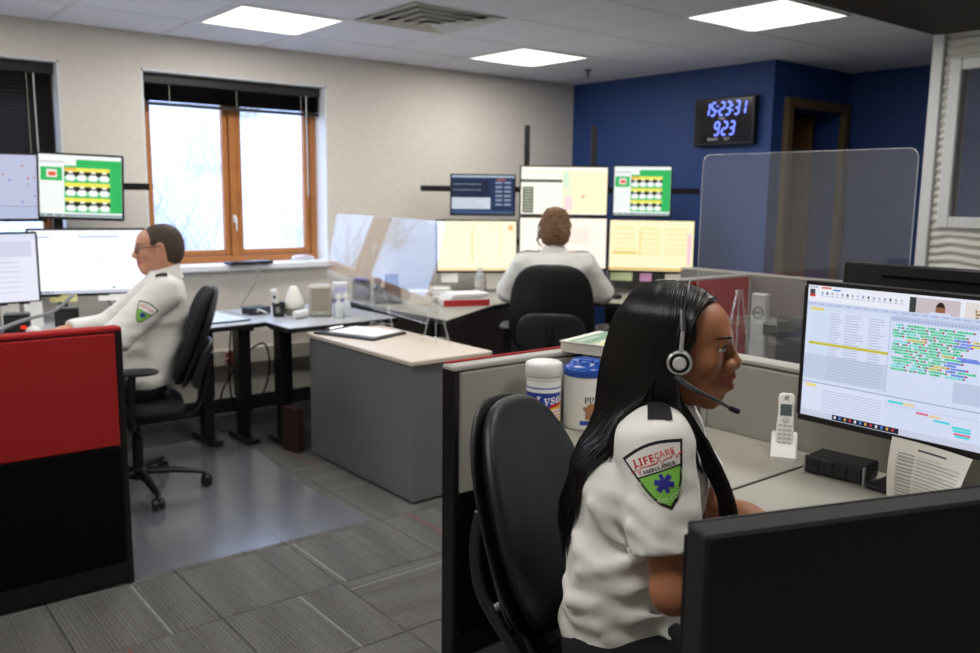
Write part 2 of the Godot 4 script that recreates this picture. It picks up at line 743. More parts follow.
func blind(label: String, x0: float, x1: float, top: float, drop: float, n: int, tilt: float) -> void:
	var t := thing("venetian_blind", label, "blind", Vector3((x0 + x1) / 2, top - drop, WZ - 0.10))
	var w := x1 - x0
	var slat_m := mat("blind_slat", c8(34, 29, 27), 0.5)
	obj("headrail", bx(Vector3(0, drop - 0.03, 0), Vector3(w, 0.058, 0.055), 0.004), slat_m, t)
	var sl := MB.new()
	var pts := []
	for i in 5:
		var a := (i / 4.0 - 0.5)
		pts.append([Vector3(-w / 2 + 0.01, 0.004 - a * a * 0.016, a * 0.05), Vector3(w / 2 - 0.01, 0.004 - a * a * 0.016, a * 0.05)])
	sl.sheet(pts, false, true)
	var pts2 := []
	for i in 5:
		var a := (i / 4.0 - 0.5)
		pts2.append([Vector3(-w / 2 + 0.01, 0.0015 - a * a * 0.016, a * 0.05), Vector3(w / 2 - 0.01, 0.0015 - a * a * 0.016, a * 0.05)])
	sl.sheet(pts2, false, false)
	var me := sl.mesh()
	var h0 := 0.03
	var h1 := drop - 0.064
	for i in n:
		var y := lerpf(h0, h1, float(i) / (n - 1))
		inst("slat", me, slat_m, t, Transform3D(Basis(Vector3.RIGHT, deg_to_rad(tilt)), Vector3(0, y, 0)))
	obj("bottom_rail", bx(Vector3(0, 0.01, 0), Vector3(w - 0.02, 0.02, 0.05), 0.004), slat_m, t)
	for x in [-w * 0.36, 0.0, w * 0.38]:
		var cd := MB.new()
		cd.tube([Vector3(x, drop - 0.06, 0.03), Vector3(x, 0.01, 0.03)], 0.0022, 5)
		obj("ladder_cord", cd, mat("cord_cream", c8(170, 165, 150), 0.8), t)
	var wand := MB.new()
	wand.tube([Vector3(w * 0.41, drop - 0.06, 0.035), Vector3(w * 0.412, drop - 0.75, 0.04)], 0.004, 6)
	obj("tilt_wand", wand, mat("wand_clear", c8(205, 208, 208), 0.3), t)

func carpet_image(stripe: float, tone: int, seed_: int) -> Image:
	var im := Image.create(128, 128, false, Image.FORMAT_RGB8)
	var r := RandomNumberGenerator.new()
	r.seed = seed_
	for x in 128:
		var rib := 5 if (x / 2) % 2 == 0 else -4
		var band := r.randi_range(-6, 6)
		for y in 128:
			var k := r.randi_range(-11, 11)
			var b := 92 + rib + band + k + int(6 * sin(x * 0.11 + y * 0.02))
			var c := c8(b, b - 1, b - 3)
			if stripe >= 0.0 and absf(x / 128.0 - stripe) < 0.007:
				c = c8(138 + k, 138 + k, 135 + k) if tone == 0 else c8(134 + k, 60, 56)
			im.set_pixel(x, y, c)
	return im

func build_floor() -> void:
	var fl := struct("floor", bx(Vector3(2.3, -0.061, -1.95), Vector3(8.6, 0.11, 7.5)), mat("carpet_backing", c8(50, 49, 47), 0.95))
	var ts := 0.465
	var looks := []
	for k in [[0.04, 0, 1], [0.62, 0, 2], [0.3, 1, 3], [-1.0, 0, 4], [-1.0, 0, 5], [0.85, 0, 6]]:
		var m := img_mat("carpet_%d" % k[2], carpet_image(k[0], k[1], k[2]), 0.95)
		looks.append(m)
	var top := MB.new()
	var g := ts / 2 - 0.0012
	var b := 0.003
	var lo := -0.006
	top.face([Vector3(-g + b, 0, -g + b), Vector3(g - b, 0, -g + b), Vector3(g - b, 0, g - b), Vector3(-g + b, 0, g - b)], Vector3.UP, [Vector2(0, 0), Vector2(1, 0), Vector2(1, 1), Vector2(0, 1)])
	for q in 4:
		var bs := Basis(Vector3.UP, PI / 2 * q)
		top.face([bs * Vector3(-g + b, 0, g - b), bs * Vector3(g - b, 0, g - b), bs * Vector3(g, lo, g), bs * Vector3(-g, lo, g)], bs * Vector3(0, 1, 1).normalized(), [Vector2(0, 0.97), Vector2(1, 0.97), Vector2(1, 1), Vector2(0, 1)])
	var me := top.mesh()
	var rr := RandomNumberGenerator.new()
	rr.seed = 11
	var fixed := {Vector2i(0, -7): [0, 0], Vector2i(-2, -7): [1, 0], Vector2i(-1, -7): [3, 0], Vector2i(-1, -6): [1, 0], Vector2i(0, -6): [5, 1], Vector2i(1, -7): [2, 0], Vector2i(-2, -6): [2, 0], Vector2i(-3, -7): [2, 0], Vector2i(1, -6): [3, 1]}
	for i in range(-5, 9):
		for j in range(-12, 1):
			var x := 1.53 + (i + 0.5) * ts
			var z := (j + 0.5) * ts - 0.01
			if z < WZ + ts * 0.4:
				z = z
			if z - ts / 2 < WZ - 0.02 - ts or x + ts / 2 > 6.4:
				continue
			var look := rr.randi_range(0, 5)
			var turn := 1 if rr.randf() < 0.35 else 0
			if rr.randf() < 0.5:
				look = 3 + rr.randi_range(0, 1)
			if fixed.has(Vector2i(i, j)):
				look = fixed[Vector2i(i, j)][0]
				turn = fixed[Vector2i(i, j)][1]
			inst("carpet_tile", me, looks[look], fl, Transform3D(Basis(Vector3.UP, PI / 2 * turn), Vector3(x, 0.0, z)))

func build_ceiling() -> void:
	var ce := struct("ceiling", bx(Vector3(2.3, CEIL + 0.16, -1.95), Vector3(8.6, 0.2, 7.7)), mat("plenum", c8(120, 120, 122), 0.9))
	var tile := bx(Vector3.ZERO, Vector3(PITCH - 0.026, 0.02, PITCH - 0.026), 0.002).mesh()
	var bar := bx(Vector3(0, 0.002, 0), Vector3(0.024, 0.010, PITCH - 0.024), 0.001).mesh()
	var bar2 := bx(Vector3(0, 0.002, 0), Vector3(0.024, 0.010, PITCH), 0.001).mesh()
	var tm: Material = mats["ceiling_tile"]
	var gm := mat("ceiling_grid", c8(220, 221, 226), 0.6)
	for i in range(-6, 8):
		for j in range(-1, 11):
			var x0 := GX + i * PITCH
			var z0 := GZ + j * PITCH
			var x := x0 + PITCH / 2
			var z := z0 + PITCH / 2
			if x0 + PITCH > RX0 - 0.2 and not (x0 > BX and z < -3.6):
				if not ([i, j] in light_cells or [i, j] == [1, 1]):
					if j == -1:
						var w := GZ - WZ
						inst("ceiling_panel", bx(Vector3.ZERO, Vector3(PITCH - 0.028, 0.02, w - 0.02), 0.004).mesh(), tm, ce, Transform3D(Basis.IDENTITY, Vector3(x, CEIL + 0.016, WZ + w / 2)))
					else:
						inst("ceiling_panel", tile, tm, ce, Transform3D(Basis.IDENTITY, Vector3(x, CEIL + 0.016, z)))
				inst("grid_bar", bar, gm, ce, Transform3D(Basis.IDENTITY, Vector3(x0, CEIL + 0.007, z)))
				inst("grid_bar", bar2, gm, ce, Transform3D(Basis(Vector3.UP, PI / 2), Vector3(x, CEIL + 0.007, z0)))
	# light fittings
	var n := 0
	for c in light_cells:
		var p := Vector3(GX + (c[0] + 0.5) * PITCH, CEIL, GZ + (c[1] + 0.5) * PITCH)
		var labels := ["square ceiling light panel above the wood-framed window", "square ceiling light panel nearest the corner of the blue wall", "square ceiling light panel beside the dark soffit"]
		var lab: String = labels[n] if n < 3 else "square ceiling light panel over the aisle away from the walls"
		var t := thing("ceiling_light", lab, "ceiling light", p, 0.0, "square ceiling light panels")
		var fr := MB.new()
		var w := PITCH - 0.03
		for s in [-1.0, 1.0]:
			fr.box(Vector3(s * (w / 2 - 0.008), 0.01, 0), Vector3(0.016, 0.024, w), 0.003)
			fr.box(Vector3(0, 0.01, s * (w / 2 - 0.008)), Vector3(w - 0.032, 0.024, 0.016), 0.003)
		obj("frame", fr, mats["white_trim"], t)
		obj("diffuser", bx(Vector3(0, 0.012, 0), Vector3(w - 0.032, 0.012, w - 0.032)), glow("panel_glow", Color(1.0, 0.985, 0.95), 1.6), t)
		var l := AreaLight3D.new()
		l.area_size = Vector2(w - 0.04, w - 0.04)
		l.light_energy = PANEL
		l.light_color = Color(1.0, 0.985, 0.96)
		l.area_range = 12.0
		l.shadow_enabled = true
		l.name = "panel_light"
		t.add_child(l)
		l.position = Vector3(0, 0.003, 0)
		l.rotation.x = -PI / 2
		n += 1
	# air diffuser
	var vp := Vector3(GX + 1.5 * PITCH, CEIL, GZ + 1.5 * PITCH)
	var v := thing("air_vent", "square white stepped air diffuser in the ceiling", "vent", vp)
	var vm := mat("vent_white", c8(214, 212, 204), 0.5)
	obj("backing", bx(Vector3(0, 0.052, 0), Vector3(0.6, 0.01, 0.6)), vm, v)
	for k in 5:
		var w: float = [0.6, 0.47, 0.35, 0.23, 0.12][k]
		var w2: float = w - 0.125
		var ring := MB.new()
		for q in 4:
			var bs := Basis(Vector3.UP, PI / 2 * q)
			var y0 := -0.002 - 0.007 * k
			var y1 := y0 + 0.012
			ring.face([bs * Vector3(-w / 2, y0, w / 2), bs * Vector3(w / 2, y0, w / 2), bs * Vector3(w2 / 2, y1, w2 / 2), bs * Vector3(-w2 / 2, y1, w2 / 2)], bs * Vector3(0, -0.8, -0.6))
			ring.face([bs * Vector3(-w / 2, y0 + 0.004, w / 2), bs * Vector3(w / 2, y0 + 0.004, w / 2), bs * Vector3(w2 / 2, y1 + 0.004, w2 / 2), bs * Vector3(-w2 / 2, y1 + 0.004, w2 / 2)], bs * Vector3(0, 0.8, 0.6))
		obj("louver_ring", ring, vm, v)
	# sprinkler
	var sp := thing("sprinkler_head", "small dark sprinkler head hanging from the ceiling near the blue wall", "sprinkler", Vector3(4.80, CEIL - 0.05, -4.82))
	var a := MB.new()
	a.lathe([Vector2(0, 0.05), Vector2(0.03, 0.05), Vector2(0.026, 0.042), Vector2(0.008, 0.04), Vector2(0.008, 0.02), Vector2(0, 0.02)], 14)
	obj("escutcheon", a, mat("sprinkler_metal", c8(70, 68, 66), 0.4, 0.8), sp)
	var d := MB.new()
	d.tube([Vector3(-0.012, 0.03, 0), Vector3(-0.014, 0.012, 0), Vector3(0, 0.002, 0), Vector3(0.014, 0.012, 0), Vector3(0.012, 0.03, 0)], 0.003, 6)
	d.lathe([Vector2(0, 0.003), Vector2(0.018, 0.003), Vector2(0.018, 0.0), Vector2(0, 0.0)], 12)
	obj("deflector", d, mats["sprinkler_metal"], sp)

func build_room() -> void:
	build_floor()
	build_ceiling()
	var wp: Material = mats["wall_paint"]
	# window wall with two openings, 0.3 thick
	var w := MB.new()
	var zc := WZ - 0.15
	var ops := [[0.08, 1.27], [1.752, 2.99]]
	var y0 := 0.965
	var y1 := 2.222
	var top := CEIL + 0.1
	var xs := [RX0 - 0.2, 0.068, 1.282, 1.74, 3.002, BX + 0.2]
	w.box(Vector3((xs[0] + xs[5]) / 2, y0 / 2 - 0.05, zc), Vector3(xs[5] - xs[0], y0 + 0.1, 0.3))
	w.box(Vector3((xs[0] + xs[5]) / 2, (y1 + top) / 2, zc), Vector3(xs[5] - xs[0], top - y1, 0.3))
	for k in [[0, 1], [2, 3], [4, 5]]:
		w.box(Vector3((xs[k[0]] + xs[k[1]]) / 2, (y0 + y1) / 2, zc), Vector3(xs[k[1]] - xs[k[0]], y1 - y0, 0.3))
	struct("wall_back", w, wp)
	window(1, ops[1][0], ops[1][1], 0.985, 2.21)
	window(2, ops[0][0], ops[0][1], 0.985, 2.21)
	var bl: Material = mats["blue_paint"]
	var r := MB.new()
	r.box(Vector3(BX + 0.1, CEIL / 2, (WZ - 3.6) / 2), Vector3(0.2, CEIL + 0.1, -3.6 - WZ))
	struct("wall_right", r, bl)
	var pw := MB.new()
	pw.box(Vector3(6.35, CEIL / 2, -3.7), Vector3(0.1, CEIL + 0.1, 0.2))          # around the doorway
	pw.box(Vector3(5.95, (2.12 + CEIL + 0.05) / 2, -3.7), Vector3(0.7, CEIL + 0.05 - 2.12, 0.2))
	pw.box(Vector3(6.5, CEIL / 2, -1.95), Vector3(0.2, CEIL + 0.1, 7.5))
	pw.box(Vector3(6.0, CEIL / 2, -5.65), Vector3(0.8, CEIL + 0.1, 0.13))          # unlit room behind the doorway
	struct("wall_passage", pw, bl)
	var l := bx(Vector3(RX0 - 0.1, CEIL / 2, -1.95), Vector3(0.2, CEIL + 0.1, 7.3))
	struct("wall_left", l, wp)
	struct("wall_front", bx(Vector3(2.3, CEIL / 2, RZ1 + 0.1), Vector3(8.4, CEIL + 0.1, 0.2)), wp)
	# baseboards
	var bm := mat("baseboard_dark", c8(36, 37, 42), 0.6)
	struct("baseboard_back", bx(Vector3((RX0 + BX) / 2, 0.05, WZ + 0.006), Vector3(BX - RX0, 0.1, 0.012), 0.003), bm)
	struct("baseboard_right", bx(Vector3(BX - 0.006, 0.05, (WZ - 3.6) / 2), Vector3(0.012, 0.1, -3.6 - WZ), 0.003), bm)
	# relief wall beside the passage
	var rv := Node3D.new()
	rv.name = "wall_relief"
	rv.set_meta("kind", "structure")
	add_child(rv)
	var zs := -2.41
	var ze := RZ1
	var wx := 5.17
	var co := MB.new()     # solid wall left around the observation window
	co.box(Vector3(wx + 0.085, 1.345 / 2, (zs + ze) / 2), Vector3(0.13, 1.345, ze - zs))
	co.box(Vector3(wx + 0.085, (2.245 + CEIL + 0.02) / 2, (zs + ze) / 2), Vector3(0.13, CEIL + 0.02 - 2.245, ze - zs))
	co.box(Vector3(wx + 0.085, 1.795, (zs - 2.275) / 2), Vector3(0.13, 0.90, -2.275 - zs))
	co.box(Vector3(wx + 0.085, 1.795, (ze - 0.88) / 2), Vector3(0.13, 0.90, ze + 0.88))
	obj("core", co, mat("relief_white", c8(206, 205, 198), 0.55), rv)
	var nz := FastNoiseLite.new()
	nz.seed = 4
	nz.frequency = 1.0
	var relief := mat("relief_white", c8(206, 205, 198), 0.55)
	# two runs of relief boarding, around the observation window
	for run in [[-2.345, -2.293, 0.0, 2.42, 3, 320], [-2.293, -0.90, 0.0, 1.335, 48, 180], [-2.293, -0.90, 2.255, 2.42, 48, 24], [-0.90, RZ1, 0.0, 2.42, 60, 240]]:
		var pts := []
		var nu: int = run[4]
		var nv: int = run[5]
		for i in nu:
			var z := lerpf(run[0], run[1], float(i) / (nu - 1))
			var col := []
			for j in nv:
				var y := lerpf(run[2], run[3], float(j) / (nv - 1))
				var ph := y * TAU / 0.047 + 2.6 * nz.get_noise_2d(z * 1.7, y * 2.2) + 1.4 * nz.get_noise_2d(z * 5.0 + 9.0, y * 3.0)
				var s := 0.5 + 0.5 * sin(ph)
				col.append(Vector3(wx - 0.016 * pow(s, 0.8), y, z))
			pts.append(col)
		var mb := MB.new()
		mb.sheet(pts, false, true)
		obj("wave_board", mb, relief, rv)
	obj("end_trim", bx(Vector3(wx + 0.06, CEIL / 2, -2.378), Vector3(0.19, CEIL, 0.064), 0.004), mat("trim_white", c8(214, 215, 216), 0.45), rv)
	# observation window in it
	var ow := Node3D.new()
	ow.name = "window_3"
	ow.set_meta("kind", "structure")
	add_child(ow)
	var fr := MB.new()
	var oz0 := -2.305
	var oz1 := -0.85
	var oy0 := 1.325
	var oy1 := 2.265
	var fw := 0.065
	fr.box(Vector3(wx - 0.012, (oy0 + oy1) / 2, oz0 + fw / 2), Vector3(0.045, oy1 - oy0, fw), 0.006)
	fr.box(Vector3(wx - 0.012, (oy0 + oy1) / 2, oz1 - fw / 2), Vector3(0.045, oy1 - oy0, fw), 0.006)
	fr.box(Vector3(wx - 0.012, oy0 + fw / 2, (oz0 + oz1) / 2), Vector3(0.045, fw, oz1 - oz0 - 2 * fw), 0.006)
	fr.box(Vector3(wx - 0.012, oy1 - fw / 2, (oz0 + oz1) / 2), Vector3(0.045, fw, oz1 - oz0 - 2 * fw), 0.006)
	obj("window_frame", fr, mats["trim_white"], ow)
	obj("pane", bx(Vector3(wx + 0.004, (oy0 + oy1) / 2, (oz0 + oz1) / 2), Vector3(0.006, oy1 - oy0 - 0.1, oz1 - oz0 - 0.1)), mats["clear_glass"], ow)
	# dark soffit over the aisle in front of it
	struct("trim_1", bx(Vector3(4.235, CEIL - 0.01, (-2.41 + RZ1) / 2), Vector3(1.87, 0.02, RZ1 + 2.41), 0.004), grainy("soffit_brown", c8(44, 37, 28), c8(58, 49, 38), 0.7, 0.02, 1.0))
	# door in the passage
	var d := Node3D.new()
	d.name = "door_1"
	d.set_meta("kind", "structure")
	add_child(d)
	var jm := mat("door_frame_tan", c8(104, 86, 58), 0.5)
	var jf := MB.new()
	jf.box(Vector3(5.57, 1.06, -3.585), Vector3(0.07, 2.12, 0.05), 0.004)
	jf.box(Vector3(6.33, 1.06, -3.585), Vector3(0.07, 2.12, 0.05), 0.004)
	jf.box(Vector3(5.95, 2.155, -3.585), Vector3(0.83, 0.07, 0.05), 0.004)
	obj("door_frame", jf, jm, d)
	obj("door_leaf", bx(Vector3(6.27, 1.06, -4.16), Vector3(0.035, 2.1, 0.69), 0.004), mat("door_oak", c8(128, 92, 58), 0.5), d)
	var kn := MB.new()
	kn.X = Transform3D(Basis(Vector3.BACK, PI / 2), Vector3(6.25, 1.0, -4.44))
	kn.lathe([Vector2(0, 0.06), Vector2(0.02, 0.058), Vector2(0.027, 0.045), Vector2(0.02, 0.03), Vector2(0.01, 0.026), Vector2(0.01, 0.006), Vector2(0.03, 0.004), Vector2(0.03, 0.0)], 16, Vector3.ZERO, false)
	obj("knob", kn, mats["chrome"], d)

func build_outside() -> void:
	var nz := FastNoiseLite.new()
	nz.seed = 7
	nz.frequency = 0.25
	var pts := []
	for i in 50:
		var row := []
		for j in 40:
			var x := -14.0 + i * 0.66
			var z := -6.0 - j * 0.55
			var h := -0.35 + maxf(0.0, (-z - 7.5)) * 0.52 + nz.get_noise_2d(x, z) * 0.5
			row.append(Vector3(x, h, z))
		pts.append(row)
	var mb := MB.new()
	mb.sheet(pts, false, false)
	var g := grainy("pale_hillside", c8(118, 120, 124), c8(214, 219, 230), 0.95, 0.12, 0.9, 0.0)
	var o := obj("hillside", mb, g)
	meta(o, "pale hazy hillside rising outside the windows", "hillside")
	# a low strip of grass at its foot
	var rr := RandomNumberGenerator.new()
	rr.seed = 21
	var gm := MB.new()
	for k in 5200:
		var x := rr.randf_range(-6.0, 9.0)
		var z := rr.randf_range(-9.2, -6.6)
		var h := -0.35 + maxf(0.0, (-z - 7.5)) * 0.52 + nz.get_noise_2d(x, z) * 0.5
		var a := rr.randf() * TAU
		var ht := rr.randf_range(0.1, 0.28)
		var w := Vector3(cos(a), 0, sin(a)) * 0.016
		var tip := Vector3(x + rr.randf_range(-0.08, 0.08), h + ht, z + rr.randf_range(-0.08, 0.08))
		gm.col = [Color(0.16, 0.30, 0.14), Color(0.21, 0.34, 0.17), Color(0.25, 0.37, 0.18)][k % 3]
		var q := Vector3(x, h - 0.02, z)
		gm.face([q - w, q + w, tip], Vector3(-w.z, 0.004, w.x).normalized())
	var go := obj("grass", gm, vmat("grass_blades", 0.8))
	go.set_meta("kind", "stuff")
	meta(go, "strip of short green grass at the foot of the hillside outside", "grass")
	# bare shrubs, each on its own
	for k in 16:
		var x := -3.5 + k * 0.66 + rr.randf_range(-0.25, 0.25)
		var z := rr.randf_range(-13.5, -9.4)
		var h := -0.35 + maxf(0.0, (-z - 7.5)) * 0.52 + nz.get_noise_2d(x, z) * 0.5
		var sh := MB.new()
		for q in 34:
			var p := Vector3(rr.randf_range(-0.25, 0.25), -0.05, rr.randf_range(-0.2, 0.2))
			var dirv := Vector3(rr.randf_range(-0.6, 0.6), 1.0, rr.randf_range(-0.5, 0.5)).normalized()
			var ln := rr.randf_range(0.5, 1.3)
			var mid := p + dirv * ln * 0.5 + Vector3(rr.randf_range(-0.06, 0.06), 0, 0)
			var e := p + dirv * ln + Vector3(rr.randf_range(-0.2, 0.2), -0.1 * rr.randf(), rr.randf_range(-0.1, 0.1))
			sh.tube([p, mid, e], [0.008, 0.006, 0.003], 4, false)
			for s in 3:
				var f := rr.randf_range(0.4, 0.95)
				var b := mid.lerp(e, f)
				sh.tube([b, b + Vector3(rr.randf_range(-0.25, 0.25), rr.randf_range(0.05, 0.25), rr.randf_range(-0.15, 0.15))], [0.004, 0.002], 3, false)
		var so := obj("bare_shrub", sh, mat("frosted_twig", c8(168, 162, 160), 0.9), null, Transform3D(Basis.IDENTITY, Vector3(x, h, z)))
		meta(so, "bare leafless shrub on the pale hillside outside the windows", "shrub", "bare shrubs on the hillside")

# ---------------------------------------------------------------- furniture
func furniture_mats() -> void:
	grainy("grey_fabric", c8(150, 147, 138), c8(168, 165, 156), 0.95, 0.35, 7.0, 0.35)
	grainy("slate_fabric", c8(106, 106, 106), c8(122, 122, 121), 0.95, 0.35, 7.0, 0.35)
	grainy("red_fabric", c8(150, 14, 18), c8(168, 21, 24), 0.9, 0.35, 7.0, 0.25)
	grainy("desk_grey", c8(148, 145, 134), c8(160, 157, 146), 0.42, 0.4, 5.0)
	grainy("desk_pale", c8(176, 180, 184), c8(186, 190, 194), 0.3, 0.4, 5.0)
	grainy("cabinet_grey", c8(112, 113, 114), c8(118, 119, 120), 0.45, 0.4, 5.0)
	grainy("cabinet_top", c8(214, 200, 184), c8(222, 209, 194), 0.4, 0.4, 5.0)
	grainy("leather", c8(15, 15, 17), c8(22, 22, 25), 0.38, 0.3, 9.0, 0.4)
	grainy("chair_fabric", c8(12, 12, 13), c8(20, 20, 22), 0.85, 0.4, 9.0, 0.4)
	mat("panel_cap", c8(172, 170, 164), 0.5)
	mat("black_panel", c8(10, 10, 11), 0.95, 0.0, 0.2)
	mat("core_board", c8(96, 90, 80), 0.9)

# a cubicle partition from a to b on the floor plan: fabric panels front and back in a frame
func partition(label: String, a: Vector2, b: Vector2, h: float, front: String, back: String, split: float, lower: String, end_black := true, th := 0.065, cap := "panel_cap") -> Node3D:
	var dvec := b - a
	var ln := dvec.length()
	var mid := (a + b) / 2
	var t := thing("cubicle_partition", label, "partition", Vector3(mid.x, 0, mid.y), -atan2(dvec.y, dvec.x))
	obj("core", bx(Vector3(0, h / 2 + 0.01, 0), Vector3(ln - 0.02, h - 0.06, th - 0.02)), mats["core_board"], t)
	obj("top_cap", bx(Vector3(0, h - 0.009, 0), Vector3(ln, 0.018, th), 0.005), mats[cap], t)
	var pm: Material = mats["black_plastic"] if end_black else mats["panel_cap"]
	for s in [-1.0, 1.0]:
		obj("end_post", bx(Vector3(s * (ln / 2 - 0.011), h / 2 - 0.005, 0), Vector3(0.022, h - 0.012, th - 0.002), 0.004), pm, t)
	for s in [[1.0, front], [-1.0, back]]:
		var z: float = s[0] * (th / 2 - 0.006)
		var low: String = lower if s[0] > 0 else s[1]
		obj("upper_panel", bx(Vector3(0, (h - 0.02 + split) / 2, z), Vector3(ln - 0.05, h - 0.024 - split, 0.014), 0.005), mats[s[1]], t)
		obj("lower_panel", bx(Vector3(0, (split + 0.09) / 2, z), Vector3(ln - 0.05, split - 0.094, 0.014), 0.005), mats[low], t)
	obj("kick_rail", bx(Vector3(0, 0.05, 0), Vector3(ln - 0.05, 0.08, th - 0.012), 0.003), mats["black_plastic"], t)
	for s in [-1.0, 1.0]:
		obj("glide", bx(Vector3(s * (ln / 2 - 0.08), 0.006, 0), Vector3(0.03, 0.012, 0.03), 0.002), mats["black_plastic"], t)
	return t

# a worktop of any outline with edge band; outline on the floor plan in world metres
func desk(called: String, label: String, outline: Array, y: float, top: String, legs: Array, th := 0.03) -> Node3D:
	var ce := Vector2.ZERO
	for p in outline:
		ce += p / outline.size()
	var t := thing(called, label, "desk", Vector3(ce.x, 0, ce.y))
	var poly := PackedVector2Array()
	for p in outline:
		poly.append(Vector2(p.x - ce.x, -(p.y - ce.y)))
	var mb := MB.new()
	mb.X = Transform3D(Basis(Vector3.RIGHT, -PI / 2), Vector3(0, 0, 0))
	mb.prism(poly, y - 0.006, y, 0.0025)
	obj("worktop", mb, mats[top], t)
	var eb := MB.new()
	eb.X = mb.X
	eb.prism(poly, y - th, y - 0.0061, 0.001)
	obj("edge_band", eb, mats["black_plastic"], t)
	for l in legs:
		var lg := MB.new()
		var o := Vector3(l[0] - ce.x, 0, l[1] - ce.y)
		var foot: float = l[2]
		lg.box(o + Vector3(0, (y - th) * 0.5 + 0.01, 0), Vector3(0.06, y - th - 0.022, 0.08), 0.004)
		lg.box(o + Vector3(0, (y - th) * 0.68, 0), Vector3(0.075, (y - th) * 0.6, 0.095), 0.004)
		lg.box(o + Vector3(0, 0.018, 0), Vector3(0.08, 0.03, foot), 0.005)
		lg.box(o + Vector3(0, y - th - 0.015, 0), Vector3(0.06, 0.03, foot * 0.8), 0.003)
		obj("leg", lg, mats["black_metal"], t)
	return t

# cushion: rounded-rectangle outline in local XY (width by height), swelling along Z, bent by `bend` (depth at the side edges)
func cushion(mb: MB, w: float, h: float, th: float, bend: float, taper: float, power := 4.0, back_bend := 0.0) -> void:
	var seg := 40
	var rings := 9
	for side in [1.0, -1.0]:
		var pts := []
		for k in seg:
			var a := TAU * k / seg
			var cs := cos(a)
			var sn := sin(a)
			var f := pow(pow(absf(cs), power) + pow(absf(sn), power), -1.0 / power)
			var col := []
			for i in rings:
				var r := float(i) / (rings - 1)
				r = maxf(0.012, 1.0 - (1.0 - r) * (1.0 - r))
				var y := sn * f * r * h / 2
				var x := cs * f * r * w / 2 * (1.0 + taper * (-y / h))
				var z: float = side * th / 2 * pow(maxf(0.0, 1.0 - pow(r, 8.0)), 0.5) + bend * pow(2.0 * x / w, 2.0) + back_bend * pow(2.0 * y / h, 2.0)
				col.append(Vector3(x, y, z))
			pts.append(col)
		mb.sheet(pts, true, side > 0)

